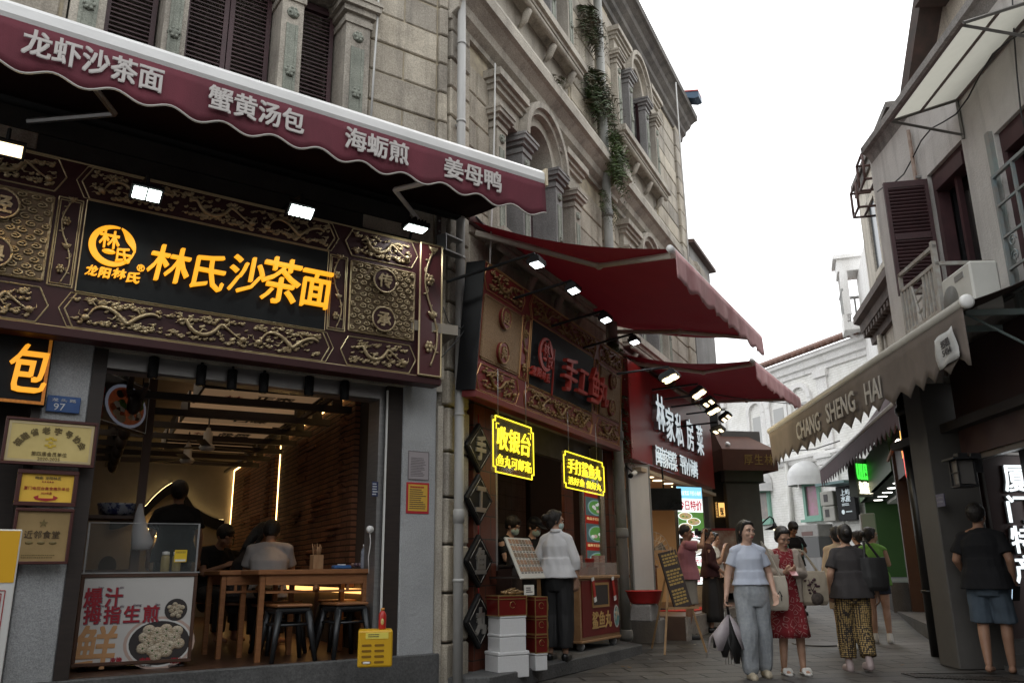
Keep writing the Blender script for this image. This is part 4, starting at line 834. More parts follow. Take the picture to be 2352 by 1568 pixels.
# ---- glass topped food cart with poster front
FCt=Frame(-3.467,6.856,64.); w=T('food_cart','brown framed food cart with dumpling poster front and glass case on top','food cart',FCt,(0,0,.37)); W=FCt.uz(445,1430)[0]; H=.74
q=MB(); q.box(0,W,.001,.55,.04,H); q.build('body',M('cart_brown',(.06,.03,.02),.4,col2=(.045,.02,.014),vs=5),w,bevel=.008)
q=MB(); frame(q,W,H-.04,.028,-.02,0,0,.04); q.build('poster_frame',M('cart_frame',(.09,.04,.022),.45,col2=(.06,.028,.016),vs=9),w,bevel=.004)
q=MB(); q.box(.028,W-.028,-.008,0,.068,H-.028); po=q.build('poster',M('poster_white',(.56,.55,.53),.35,col2=(.52,.51,.49),vs=1.5),w)
crim=M('crimson_print',(.32,.012,.025),.5); shad=M('print_shadow',(.18,.13,.16),.6)
def cp(x,y): u,z=FCt.uz(x,y,0); return u,z-.37
for body,x0,y0,x1,y1 in (('爆汁',197,1350,278,1392),('拇指生煎',195,1393,362,1427)):
    (a,zt),(b,zb)=cp(x0,y0),cp(x1,y1)
    txt(body,.1,shad,po,((a+b)/2+.004,-.0095,(zt+zb)/2-.004),ext=.001,sp=1.25,fit=(b-a,abs(zt-zb)),bold=.012); txt(body,.1,crim,po,((a+b)/2,-.0125,(zt+zb)/2),ext=.001,sp=1.25,fit=(b-a,abs(zt-zb)),bold=.006)
for s,x,y in (('bao',233,1348),('zhi',280,1348),('mu',234,1391),('zhi',280,1391),('sheng',315,1389),('jian',362,1388)): a,z=cp(x,y); txt(s,.028,shad,po,(a,-.01,z),ext=.001,bold=.001)
(a,zt),(b,zb)=cp(178,1438),cp(260,1532); txt('鲜',.3,M('tan_print',(.5,.27,.12),.6),po,((a+b)/2,-.0105,(zt+zb)/2),ext=.001,shear=.08,fit=(b-a,zt-zb),bold=.012)
for s,e,x in (('皮脆','Crispy skin',266),('肉鲜','Fresh meat',334),('爆汁','Explosive juice',404)):
    a,z=cp(x,1515); txt(s,.05,crim,po,(a,-.013,z),ext=.001,fit=(.085,.042),bold=.003); a,z=cp(x,1527); txt(e,.02,ink,po,(a,-.011,z),ext=.001,shear=.2,bold=.001)
a,z=cp(366,1475); q=MB(); q.disc((a,z),.27,.205,-.0095,-.008,28); q.build('plate_picture',M('pink_cloth',(.45,.33,.28),.6),po)
def pleated(q,cx,cz,r,y,rnd):
    q.ell((cx,y,cz),(r,.012,r*.86),10,6,2)
    for k in range(9):
        a=k*2*PI/9+rnd.uniform(-.1,.1); q.tube([(cx+r*.15*math.cos(a),y-.013,cz+r*.15*math.sin(a)),(cx+r*.55*math.cos(a+.25),y-.0115,cz+r*.5*math.sin(a+.25)),(cx+r*.92*math.cos(a+.4),y-.004,cz+r*.8*math.sin(a+.4))],[r*.06,r*.05,.001],4,3)
    q.ell((cx,y-.012,cz),(r*.14,.003,r*.12),6,4,4)
rnd=random.Random(3); q=MB(); q.disc((a,z),.245,.185,-.011,-.009,28,0); q.disc((a,z),.23,.17,-.012,-.0105,28,1)
for k in range(17):
    an=k*2.4; d=.9*math.sqrt((k+.4)/17); pleated(q,a+.185*d*math.cos(an),z+.13*d*math.sin(an)+.012,.05,-.012,rnd)
q.build('dumpling_picture',[c_bowl,c_dark,c_dump,M('dough_light',(.6,.53,.42),.6),c_green],po)
a,z=cp(404,1399); q=MB(); q.disc((a,z),.088,.088,-.0125,-.009,24,1)
for k in range(11):
    an=k*2.4; d=.9*math.sqrt((k+.4)/11); pleated(q,a+.062*d*math.cos(an),z+.062*d*math.sin(an),.022,-.0135,rnd)
q.build('inset_picture',[c_bowl,c_dark,c_dump,M('dough_light',(.6,.53,.42),.6),c_green],po)
q=MB(); q.box(.01,W-.02,.0,.01,H+.012,H+.40).box(.01,.02,.011,.5,H+.012,H+.40).box(W-.03,W-.02,.011,.5,H+.012,H+.40); q.build('glass_case',glass,w)
q=MB(); q.box(-.01,W+.01,-.02,.56,H+.001,H+.012).box(.005,.02,-.005,.0,H+.012,H+.405).box(W-.03,W-.015,-.005,.0,H+.012,H+.405).box(.005,W-.015,-.006,.004,H+.401,H+.407); q.build('case_edge',steel,w)
q=MB()
for x in (.08,W-.1): q.lathe([(.03,0),(.035,.02),(.02,.05)],(x,.1,-.012),10)
for x in (.08,W-.1): q.lathe([(.03,0),(.035,.02),(.02,.05)],(x,.45,-.012),10)
q.build('foot',black,w)
for k,(x,lb) in enumerate(((376,'oil bottle with white cap inside the glass case of the food cart, left one'),(402,'oil bottle inside the glass case, behind the yellow payment card'))):
    a,z=FCt.uz(x,1325,.2); w=T('sauce_bottle',lb,'bottle',FCt,(a,.2,.37+H+.012),'sauce bottles in the glass case'); q=MB(); q.lathe([(.035,0),(.037,.01),(.037,.12),(.028,.14)],n=14); q.build('jar',M('pale_oil',(.35,.28,.12),.15,alpha=.7),w); q=MB(); q.lathe([(.03,.14),(.03,.165),(.012,.17)],n=12); q.build('cap',white,w)
a,zt=FCt.uz(402,1262,-.02); b,zb=FCt.uz(428,1290,-.02); w=T('payment_card','small yellow payment card stuck on the glass case of the food cart','card',FCt,(a,-.018,zb)); q=MB(); q.box(0,b-a,0,.004,0,zt-zb); q.build('card',M('card_yellow',(.75,.52,.02),.5),w,bevel=.001); rows(w,.01,b-a-.01,(zt-zb)*.72,(zt-zb)*.9,0,2,ink,4); q=MB(); q.box(.008,b-a-.008,-.001,0,.006,.022); q.build('white_strip',white,w)
# napkin bag hung at the pole
w=T('plastic_bag','translucent white plastic bag tied to the post behind the food cart','bag',FI,(*(lambda a:(a[0],1.2,a[1]))(FI.uz(318,1205,1.2)),)); q=MB(); q.loft([[(r*math.cos(t*PI/5)+dx,.5*r*math.sin(t*PI/5),z) for t in range(10)] for r,z,dx in ((.015,.2,0),(.04,.1,0),(.075,-.05,.02),(.10,-.16,.05),(.08,-.22,.04),(.03,-.23,.03))],0,True); q.build('bag',M('bag_film',(.6,.6,.62),.4,alpha=.75),w)
w=T('wooden_post','dark wooden post and shelf rack behind the food cart','post',FI,(*(lambda a:(a[0],1.35))(FI.uz(313,1250,1.35)),.371)); q=MB(); q.box(-.04,.04,0,.08,0,2.9); q.build('post',M('brown_post',(.08,.04,.025),.5),w); q=MB(); q.box(-.7,-.04,.0,.4,.75,.78).box(-.7,-.04,0,.4,1.25,1.28).box(-.7,-.66,0,.4,0,1.5); q.build('shelf',M('brown_post2',(.06,.03,.02),.5),w)
u_,z_=FI.uz(270,1195,1.5); w=T('serving_pot','blue and white patterned pot on the wooden shelf','pot',FI,(u_,1.55,1.28+.371)); q=MB(); q.lathe([(.1,0),(.17,.02),(.19,.1),(.2,.12),(.18,.12)],n=20); q.build('pot',M('china',(.3,.32,.38),.3,col2=(.03,.04,.12),vs=14,c2pos=(.48,.52)),w)
# ---- tables and stools
def table(label,F,at,L,D,H,group='wooden tables in the noodle shop'):
    w=T('dining_table',label,'table',F,at,group)
    q=MB(); q.box(-.02,L+.02,-.02,D+.02,H-.045,H); q.build('tabletop',wood,w,bevel=.008)
    q=MB(); q.box(.055,L-.055,.005,.03,H-.13,H-.046).box(.055,L-.055,D-.03,D-.005,H-.13,H-.046); q.box(.06,L-.06,.01,.025,H-.20,H-.18)
    for x in (.2*L,.8*L): q.box(x-.012,x+.012,.01,.025,H-.18,H-.13)
    q.lathe([(0,0),(.035,.01),(0,.02)],(0,0,0),12,T=Matrix.Translation((L/2,.008,H-.165))@Matrix.Rotation(PI/2,4,'X')); q.build('apron',wood,w)
    for x,y in ((0.01,0.01),(L-.055,0.01),(0.01,D-.055),(L-.055,D-.055)): q=MB(); q.box(x,x+.045,y,y+.045,0,H-.0455); q.build('leg',wood,w,bevel=.004)
    return w
_ua=FA.uz(590,1430,.22)[0]; _p=FA.p(_ua,.22,.371); FT=Frame(_p.x,_p.y,56.)
table('front honey wood dining table with carved apron, near the terracotta wall',FT,(0,0,.371),-.64-_ua,.6,.76)
_ua2=FA.uz(500,1420,.75)[0]; _p=FA.p(_ua2,.75,.371); FT2=Frame(_p.x,_p.y,58.)
table('second honey wood table, behind and left of the front table',FT2,(0,0,.371),.7,.6,.76)
def stool(lab,at,rz):
    w=T('metal_stool',lab,'stool',None,at,'black metal stools under the tables',rz)
    q=MB(); q.box(-.16,.16,-.16,.16,.445,.47); q.build('seat',wood,w,bevel=.02,seg=2)
    q=MB(); q.box(-.155,.155,-.155,.155,.39,.444); q.build('seat_rim',M('gunmetal',(.035,.037,.04),.35,.6),w,bevel=.02)
    for sx in (-1,1):
        for sy in (-1,1): q=MB(); q.tube([(sx*.13,sy*.13,.41),(sx*.19,sy*.19,0)],[.035,.02],6); q.build('leg',M('gunmetal',(.035,.037,.04),.35,.6),w)
    q=MB()
    for a,b in (((-.15,-.15),(.15,-.15)),((.15,-.15),(.15,.15)),((.15,.15),(-.15,.15)),((-.15,.15),(-.15,-.15))): q.tube([(a[0],a[1],.3),(b[0],b[1],.3)],.012,5)
    q.build('brace',M('gunmetal',(.035,.037,.04),.35,.6),w); return w
s0=stool('black metal stool with wooden seat under the front table, its left one',FT.p(.28,.02,.371),FT.rot)
for (u,v,lb) in ((.80,.02,'black metal stool with wooden seat under the front table, beside the yellow box'),(.45,.75,'black metal stool behind the front table, under the man in grey'),(1.05,.75,'black metal stool behind the front table, against the terracotta wall')): dup(s0,FT.p(u,v,.371),FT.rot+.1,lb)
zt=.371+.76
w=T('chopstick_holder','wooden box of chopsticks on the front table','holder',FT,(.62,.3,zt)); q=MB(); q.box(-.05,.05,-.05,.05,0,.13); q.build('box',wood2,w,bevel=.004); q=MB(); rnd=random.Random(2)
for k in range(12): a=rnd.uniform(-.03,.03); b=rnd.uniform(-.03,.03); q.tube([(a,b,.1),(a*1.6,b*1.6,rnd.uniform(.2,.25))],.004,4)
q.build('chopsticks',wood2,w)
w=T('water_bottle','clear plastic bottle with white cap on the front table','bottle',FT,(1.02,.12,zt)); q=MB(); q.lathe([(.03,0),(.033,.01),(.033,.1),(.03,.11),(.033,.12),(.032,.17),(.014,.2)],n=14); q.build('bottle',M('bottle_pet',(.5,.55,.65),.08,alpha=.4),w); q=MB(); q.lathe([(.016,.2),(.016,.225),(0,.226)],n=10); q.build('cap',white,w)
w=T('tissue_box','blue tissue packet lying on the front table','tissue packet',FT,(.72,.1,zt)); q=MB(); q.box(0,.17,0,.09,0,.035); q.build('pack',M('blue_pack',(.04,.12,.3),.4),w,bevel=.01); q=MB(); q.box(.05,.12,.03,.06,.035,.045); q.build('tissue',white,w)
w=T('sauce_tray','dark tray with small jars on the front table','tray',FT,(.9,.12,zt)); q=MB(); q.box(0,.16,0,.12,0,.02); q.build('tray',dark,w); q=MB()
for k in range(4): q.lathe([(.016,.02),(.018,.05),(.012,.055)],(.03+k*.035,.05,0),8)
q.build('jar',M('jar_mix',(.3,.15,.06),.3,col2=(.05,.05,.12),vs=30),w)
# ---- things on the doorstep and pillar
p=(lambda x,y,z:O+ray(x,y)*((z-CAM_H)/ray(x,y).z))(820,1533,.371); FY=Frame(p.x,p.y,80.)
w=T('power_bank_station','yellow battery rental box standing on the doorstep','rental box',FY,(0,0,.371)); yb=M('yellow_plastic',(.62,.36,.01),.4,col2=(.56,.32,.01),vs=4)
q=MB(); q.box(0,.275,0,.22,0,.28); q.build('case',yb,w,bevel=.015,seg=2)
q=MB()
for i in range(2):
    for j in range(4): x=.07+i*.1; z=.04+j*.042; q.prism([(x-.028+.008*math.cos(t),z+.009*math.sin(t)) if False else (x+(-.03 if math.cos(t)<0 else .03)+.009*math.cos(t),z+.009*math.sin(t)) for t in [k*PI/8 for k in range(16)]],-.003,.002)
q.build('slot',M('slot_shadow',(.2,.1,.0),.5),w)
q=MB(); q.box(.06,.24,-.003,.001,.215,.262); q.build('label_panel',M('pale_yellow',(.7,.6,.1),.5),w); rows(w,.08,.18,.225,.255,-.003,2,ink,9)
q=MB(); q.box(.045,.1,-.006,-.001,.028,.044); q.build('power_bank',white,w,bevel=.004)
w=T('red_drink_bottle','red labelled drink bottle with orange cap on the yellow box','bottle',FY,(.19,.1,.371+.28)); q=MB(); q.lathe([(.028,0),(.031,.01),(.031,.11),(.022,.13),(.013,.145)],n=14); q.build('bottle',M('red_label',(.4,.02,.015),.3),w); q=MB(); q.lathe([(.015,.145),(.015,.165),(0,.166)],n=10); q.build('cap',M('orange_cap',(.5,.2,.03),.4),w); q=MB(); q.ell((0,-.028,.06),(.014,.006,.028),8,6); q.build('label_emblem',goldp,w)
w,W,H=board_px('notice','faded grey paper notice on the washed granite pillar, upper one','notice',FA,-.006,938,1034,985,1103,M('mauve_paper',(.33,.30,.31),.7),.005); rows(w,.03,W-.03,.03,H-.06,-.0005,12,M('grey_ink',(.16,.14,.15),.7),5,.4); q=MB(); frame(q,W,H,.008,-.002,0); q.build('border',M('grey_ink',(.16,.14,.15),.7),w)
w,W,H=board_px('notice','red bordered yellow notice on the washed granite pillar, lower one','notice',FA,-.006,934,1106,985,1180,M('notice_red',(.42,.02,.03),.5),.005); q=MB(); q.box(.02,W-.02,-.002,0,.025,H-.02); q.build('sheet',M('notice_yellow',(.6,.36,.05),.6),w); rows(w,.035,W-.035,.04,H-.06,-.002,10,ink,6,.45); rows(w,.04,W-.04,H-.055,H-.035,-.002,1,redink,7,.8)
w,W,H=board_px('jamb_label','small dark blue label on the steel door jamb','label',FA,.055,855,1105,868,1140,M('label_blue',(.02,.03,.09),.5),.004); rows(w,.005,W-.005,.01,H-.01,-.0005,5,wm,6)
u,z=FA.uz(849,1215,.05); w=T('door_sensor','round white plug on the steel door jamb with a dangling cable','plug',FA,(u,.055,z)); q=MB(); q.lathe([(.035,0),(.033,.025),(.0,.03)],n=14,T=Matrix.Rotation(PI/2,4,'X')); q.build('disc',white,w); q=MB(); q.tube([(0,-.01,-.03),(.012,-.01,-.12),(-.005,-.01,-.25),(.005,-.01,-.4)],.004,5); q.build('cable',white,w)
w=T('iron_strip','rusty steel strip and hooks at the corner above the carved board','bracket',FA,(-.12,-.03,4.2)); q=MB(); q.box(0,.05,-.03,0,-.1,.75); q.build('strip',M('rust_iron',(.08,.05,.045),.7,col2=(.04,.03,.03),vs=9),w); 
for k in range(5): q=MB(); q.ell((.025,-.035,k*.12),.012,6,4); q.build('bolt',steel,w)
# ================================================================ pipes, wires and plants on the lane front
u,_=FB.uz(1056,784,-.16); w=T('downpipe','grey downpipe with metal clamps at the building corner','pipe',FB,(u,-.16,0)); q=MB(); q.tube([(0,0,0),(0,0,2.2),(0,0,5),(0,0,TOP-.2)],.048,14); q.build('pipe',zinc,w); q=MB()
for z in (1.0,2.6,4.28,5.9,6.9,7.6): q.lathe([(.054,0),(.054,.03)],(0,0,z),14); q.box(.045,.08,-.01,.1,z,z+.03)
q.build('clamp',zinc,w); q=MB(); q.lathe([(.056,0),(.058,.12),(.052,.13)],(0,0,1.55),14); q.build('coupling',zinc,w)
u,z=FB.uz(1045,565,-.2); w=T('pipe_bracket','grey steel bracket with two half round shelves fixed beside the downpipe','bracket',FB,(u-.1,-.12,z)); q=MB()
for zz in (.08,-.09): q.prismz([(-.04,.05),(.22,-.02),(.24,-.07),(.2,-.12),(-.06,-.06)],zz,zz+.015)
q.box(-.05,-.035,-.06,.05,-.09,.09); q.build('bracket',steel,w)
u2,_=FB.uz(1395,480,-.2); w=T('downpipe','weathered grey downpipe between the two shops, ferns growing around it','pipe',FB,(u2,-.2,.1)); q=MB(); q.tube([(0,0,0),(.0,0,3),(.0,0,6),(-.03,0,TOP-.4)],.075,14); q.build('pipe',M('old_pipe',(.36,.36,.34),.6,col2=(.17,.17,.15),vs=2.5,stretch=(1,1,.35)),w); q=MB()
for z in (.02,1.45,2.9,4.4,5.5,6.6,8.6): q=MB(); q.lathe([(.088,0),(.095,.05),(.09,.13),(.082,.14)],(0,0,z),14); q.build('coupling',M('old_pipe_dark',(.2,.2,.19),.6),w)
# ferns: arching stalks with leaflets
fern_g=M('fern_green',(.06,.10,.025),.6,col2=(.03,.05,.015),vs=3); fern_b=M('fern_dry',(.12,.09,.05),.7,col2=(.05,.05,.025),vs=3); moss=M('moss_green',(.09,.15,.02),.6,col2=(.04,.08,.012),vs=4)
def fern(label,F,at,sx,sz,n,mats,seed,L=.34,name='fern',group='ferns growing on the lane front'):
    rnd=random.Random(seed); w=T(name,label,'plant',F,at,group); q=MB(); st=MB()
    for k in range(n):
        b=Vector((rnd.gauss(0,sx*.45),rnd.uniform(-.05,.05),rnd.uniform(-sz,sz*.6))); az=rnd.uniform(-PI,0); l=L*rnd.uniform(.5,1.25); up=rnd.uniform(.0,.9)
        pts=[b+Vector((math.cos(az)*l*t*.8,math.sin(az)*l*t*.65,l*(up*t-1.35*t*t))) for t in [i/8 for i in range(9)]]
        st.tube(pts[::2],[.004,.004,.003,.002,.001],3)
        mi=rnd.choice(range(len(mats)))
        for i in range(1,9):
            d=(pts[i]-pts[i-1]).normalized(); s=d.cross(Vector((rnd.uniform(-.3,.3),rnd.uniform(-.3,.3),1))).normalized(); ll=l*.30*(1.15-i/9)
            for sg_ in (-1,1):
                e=pts[i]+s*sg_*ll+d*ll*.35+Vector((0,0,-ll*.3)); q.add([pts[i]-d*ll*.14,pts[i]+d*ll*.14,e],[(0,1,2)],mi)
    q.build('foliage',mats,w); st.build('stalks',fern_b,w); return w
u,z=FB.uz(1352,45,-.15); fern('brown dry ferns hanging beside the pipe at the top of the picture',FB,(u,-.1,z),.30,.34,80,[fern_b,fern_b,fern_g],1,.5)
u,z=FB.uz(1368,205,-.15); fern('largest dark green fern clump on the pipe beside the upper window sill',FB,(u,-.1,z),.40,.42,140,[fern_g,fern_b,fern_g],2,.55)
u,z=FB.uz(1408,345,-.35); fern('bright green moss and fern clump hanging over the string course at the pipe',FB,(u,-.36,z),.24,.55,150,[moss,fern_g,moss],3,.36)
u,z=FB.uz(1388,455,-.25); fern('small fern tuft on the pipe below the string course, upper one',FB,(u,-.2,z),.1,.2,22,[moss,fern_g],4,.22)
u,z=FB.uz(1405,480,-.25); fern('small fern tuft on the pipe just above the near red awning',FB,(u,-.2,z),.1,.25,22,[fern_g,moss],5,.22)
u,z=FB.uz(1412,795,-.3); fern('round green fern tuft between the two red awnings beside the pipe',FB,(u,-.25,z),.22,.18,70,[moss,fern_g],6,.3)
u,z=FB.uz(1432,960,-.25); fern('dark creeping fern on the pipe beside the red and gold board',FB,(u,-.22,z),.12,.6,90,[fern_g],7,.22)
u,z=FB.uz(1290,180,-.4); fern('tiny weed sprouting on the upper string course moulding',FB,(u,-.33,z),.08,.06,14,[fern_b,fern_g],8,.2)
# hanging cords
def cable(label,pts,r,mat,name='cable',cat='cable'):
    w=T(name,label,cat,None,pts[0]); o=Vector(pts[0]); q=MB(); q.tube([Vector(p)-o for p in pts],r,5); q.build('cord',mat,w); return w
wc=M('white_cord',(.6,.6,.58),.5); bc=M('black_cord',(.02,.02,.02),.5)
cable('white cord hanging down the carved pilaster of the square front',[FA.p(*(lambda a:(a[0],-.14,a[1]))(FA.uz(x,y,-.14))) for x,y in ((872,-60),(866,60),(860,140),(851,290))],.012,wc)
cable('white cord hanging down beside the arched window near the corner',[FB.p(*(lambda a:(a[0],-.2,a[1]))(FB.uz(x,y,-.2))) for x,y in ((1137,146),(1136,260),(1132,430),(1124,640))],.011,wc)
cable('long white cord dangling from the eaves at the far corner of the stone building',[FB.p(*(lambda a:(a[0],-.5,a[1]))(FB.uz(x,y,-.5))) for x,y in ((1552,190),(1557,260),(1566,380),(1576,500),(1584,640))],.018,wc)
cable('thin black wires sagging from the downpipe to the black side board',[FB.p(*(lambda a:(a[0],-.25,a[1]))(FB.uz(x,y,-.25))) for x,y in ((1018,705),(1030,740),(1058,755),(1095,715))]+[FB.p(*(lambda a:(a[0],-.25,a[1]))(FB.uz(x,y,-.25))) for x,y in ((1055,775),(1015,820))],.006,bc)
p=FB.p(11.5,-.6,TOP+.05); w=T('roof_canopy','small red and blue canopy edge sticking out above the far eaves corner','canopy',FB,(10.75,-.62,12.05)); q=MB(); q.prismx([(-.1,.0),(-.1,.14),(.8,.32),(.8,.26),(0,-.02)],0,.36); q.build('blue_slab',M('blue_sheet',(.03,.07,.12),.5),w); q=MB(); q.prismx([(-.1,.145),(-.1,.18),(.8,.36),(.8,.325)],-.02,.38); q.build('red_top',M('red_sheet',(.35,.06,.06),.5),w)
# ================================================================ fish ball counter
zs=.15
def fb(x,y,v): u,z=FB.uz(x,y,v); return u,z
w=T('counter_desk','dark brown cashier counter plastered with payment stickers','counter',FB,(1.13,-.2,zs)); q=MB(); q.box(0,.12,-.02,.9,0,.98).box(.121,.95,.3,.9,0,.98); q.build('body',M('counter_brown',(.05,.025,.018),.45,col2=(.035,.017,.013),vs=5),w,bevel=.006); q=MB(); q.box(-.02,1.0,-.04,.95,.981,1.01); q.build('worktop',dark,w,bevel=.004)
for k,(c,x,z,wd,h) in enumerate((((.65,.65,.62),.15,.82,.1,.26),((.25,.45,.55),.27,.82,.16,.14),((.05,.2,.45),.27,.68,.16,.13),((.6,.3,.05),.45,.83,.18,.13),((.5,.06,.05),.15,.55,.1,.2),((.7,.7,.68),.27,.5,.2,.16))):
    q=MB(); q.box(x,x+wd,.292,.299,z-h/2,z+h/2); q.build('sticker',M('sticker%d'%k,c,.5),w)
# slanted picture menu
ua,zt=fb(1131,1240,-.45); ub,zb=fb(1213,1316,-.45); w=T('picture_menu','slanted white picture menu with rows of dishes on the cashier counter','menu',FB,(.86,-.46,1.02)); W=.62; H=.46
tl=Matrix.Rotation(R(-24),4,'X'); q=MB(); q.box(0,W,0,.02,0,H,T=tl); q.build('board',M('menu_card',(.62,.6,.54),.5),w,bevel=.003)
q=MB(); rnd=random.Random(8)
for j in range(5):
    for i in range(7): x=.05+i*(W-.1)/6.2; z=.06+j*(H-.1)/4.6; q.box(x,x+.065,-.004,-.001,z+.015,z+.065,rnd.choice((0,0,1,2)),T=tl); q.box(x,x+.05,-.003,-.001,z-.004,z+.006,3,T=tl)
q.build('menu_pictures',[M('dish_brown',(.25,.1,.05),.5,col2=(.4,.25,.15),vs=40),M('dish_red',(.3,.06,.03),.5,col2=(.4,.3,.2),vs=40),M('dish_dark',(.12,.09,.07),.5,col2=(.3,.2,.12),vs=40),ink],w)
q=MB(); q.box(.05,.1,.05,.4,0,.02).box(W-.1,W-.05,.05,.4,0,.02); q.build('stand',dark,w)
w=T('card_sign','small framed card standing behind the slanted picture menu','card',FB,(1.62,-.15,1.16)); q=MB(); q.box(0,.2,0,.015,0,.24); q.build('card',M('menu_card',(.62,.6,.54),.5),w); q=MB(); frame(q,.2,.24,.015,-.004,0); q.build('border',redink,w); q=MB(); q.disc((.1,.12),.05,.06,-.004,0,12); q.build('picture',c_dark,w)
# foam boxes and gift boxes
foam=M('foam_white',(.72,.72,.72),.7,col2=(.66,.66,.66),vs=50,bump=.2,bs=200)
FX=Frame(*FB.p(.98,-.62,0).xy,58.)
def boxpx(name,lab,cat,mat,x0,y0,x1,y1,dep,group,v=0.,ins=0):
    (a,zt),(b,zb)=FX.uz(x0,y0,v),FX.uz(x1,y1,v); w=T(name,lab,cat,FX,(a,v,zb),group); W=b-a; H=zt-zb
    q=MB(); q.box(0,W,0,dep,0,H*.84); q.build('body',mat,w,bevel=.008,seg=2); q=MB(); q.box(-.004,W+.004,-.004,dep+.004,H*.845,H-.002); q.build('lid',mat,w,bevel=.008,seg=2); return w,W,H
gf='white foam boxes by the counter'
z3=FX.uz(1180,1553,0)[1]
w3,W,H3=boxpx('foam_box','largest white foam box, at the bottom of the stack by the lozenge plaques','foam box',foam,1144,1497,1216,1553,.26,gf)
w2,W,H2=boxpx('foam_box','middle white foam box of the stack by the lozenge plaques','foam box',foam,1148,1456,1209,1497,.24,gf)
w1,W,H1=boxpx('foam_box','topmost white foam box, under the red gift box','foam box',foam,1149,1413,1209,1456,.24,gf)
u,z=FX.uz(1236,1540,.05); w,W,H=boxpx('foam_box','small white foam box under the pile of red gift boxes','foam box',foam,1230,1499,1258,1538,.2,gf,.06)
gift=M('gift_red',(.16,.012,.01),.28,col2=(.12,.01,.008),vs=3); gi=M('gift_gold',(.45,.3,.12),.35,.7)
def giftbox(lab,x0,y0,x1,y1,v,dep,lg=False):
    w,W,H=boxpx('gift_box',lab,'gift box',gift,x0,y0,x1,y1,dep,'red gift boxes with gold ribbons',v)
    q=MB()
    for z in (.0,H*.82,H-.006): q.box(-.006,W+.006,-.006,dep+.006,z,z+.008)
    q.box(-.006,.003,-.007,.002,0,H).box(W-.003,W+.006,-.007,.002,0,H); q.build('gold_edge',gi,w)
    q=MB()
    for y in (.3*dep,.75*dep):
        pts=[(W+.008,y,H*.9)]+[(W+.02+.03*math.sin(t*PI),y+.05*t-.02,H*.9-H*1.1*t) for t in [k/6 for k in range(1,7)]]
        q.tube(pts,.011,5,sm=False)
    q.tube([(W+.03,.3*dep+.03,-H*.2),(W+.04,.5*dep,-H*.28),(W+.03,.75*dep+.03,-H*.2)],.011,5,sm=False); q.build('ribbon_handle',gi,w)
    q=MB(); q.tube([(W*.5+.03*math.cos(t),-.004,H*.55+.03*math.sin(t)) for t in [k*.5 for k in range(12)]],.003,4); q.build('emblem',gi,w); return w
giftbox('large red gift box on top of the foam box stack',1145,1368,1209,1412,0,.24)
giftbox('upper red gift box of the right hand pile, beside the white blouse woman',1229,1370,1257,1414,.06,.2)
giftbox('middle red gift box of the right hand pile',1230,1416,1257,1455,.06,.2); giftbox('lower red gift box of the right hand pile, on the small foam box',1230,1457,1258,1498,.06,.2)
u,z=FX.uz(1180,1367,.05); w=T('dried_bundle','bundle of packaged dried goods on the large red gift box','package',FX,(u-.1,.05,z)); q=MB(); rnd=random.Random(4)
for k in range(14): a=rnd.uniform(-.02,.24); q.tube([(a,rnd.uniform(0,.15),.015+rnd.uniform(0,.03)),(a+.1,rnd.uniform(0,.15),.02+rnd.uniform(0,.05))],.012,5)
q.build('package',M('kraft_gold',(.3,.2,.1),.35,.3,col2=(.2,.12,.05),vs=20),w)
w=T('price_card','white printed card beside the bundle of dried goods','card',FX,(u+.16,.1,z)); q=MB(); q.box(0,.12,0,.01,0,.1); q.build('card',paper,w); rows(w,.02,.1,.02,.08,-.0005,3,ink,2)
# cups, cart
gred=M('cart_red',(.15,.012,.012),.35,col2=(.12,.01,.01),vs=3)
A_=O+ray(1335,1478)*((zs+.09-CAM_H)/ray(1335,1478).z); B_=O+ray(1424,1462)*((zs+.09-CAM_H)/ray(1424,1462).z)
az=math.degrees(math.atan2(B_.x-A_.x,B_.y-A_.y)); FK=Frame(A_.x,A_.y,az); W=min(1.6,(B_-A_).length); H=.72
w=T('serving_cart','red fronted wooden serving cart on casters','cart',FK,(0,0,zs)); q=MB(); q.box(0,W,.002,.6,.12,.12+H).box(-.02,W+.02,-.03,.62,.12+H,.16+H).box(-.01,W+.01,-.015,.6,.09,.12); q.build('body',wood2,w,bevel=.006)
q=MB(); q.box(.04,W-.03,-.012,.0,.16,.1+H); fr=q.build('red_front',gred,w)
q=MB(); q.box(W*.3,W*.68,-.02,-.013,.52,.76); q.build('dark_window',c_dark,fr); q=MB(); frame(q,W*.38+.06,.30,.03,-.024,-.013,W*.3-.03,.49); q.build('window_frame',M('tan_frame',(.3,.17,.06),.5),fr)
txt('鲨鱼丸',.2,M('cart_gold',(.5,.32,.12),.5),fr,(W*.5,-.018,.34),ext=.002,shear=.12,fit=(W*.5,.2),bold=.008)
dish(fr,W*.9,.36,.08,.14,-.013,8,[c_dump],seed=7,inner=c_teal)
for x in (.1,W-.1):
    q=MB(); q.lathe([(.05,-.02),(.055,-.012),(.055,.012),(.05,.02)],(0,0,0),14,T=Matrix.Translation((x,.06,.055))@Matrix.Rotation(PI/2,4,'Y')); q.box(x-.01,x+.01,.03,.09,.05,.1); q.build('caster',M('caster_grey',(.25,.25,.25),.4),w)
q=MB(); q.box(0,W,0,.008,.16+H+.001,.16+H+.16).box(0,.008,.009,.5,.16+H+.001,.16+H+.16).box(W-.008,W,.009,.5,.16+H+.001,.16+H+.16); q.build('splash_guard',M('guard_plastic',(.4,.35,.32),.1,alpha=.35),w)
ztop=zs+.16+H+.001
pinkc=M('cup_pink',(.45,.25,.22),.5,col2=(.55,.45,.4),vs=60,stretch=(.1,.1,1),c2pos=(.45,.55)); redc=M('cup_red',(.4,.03,.025),.4)
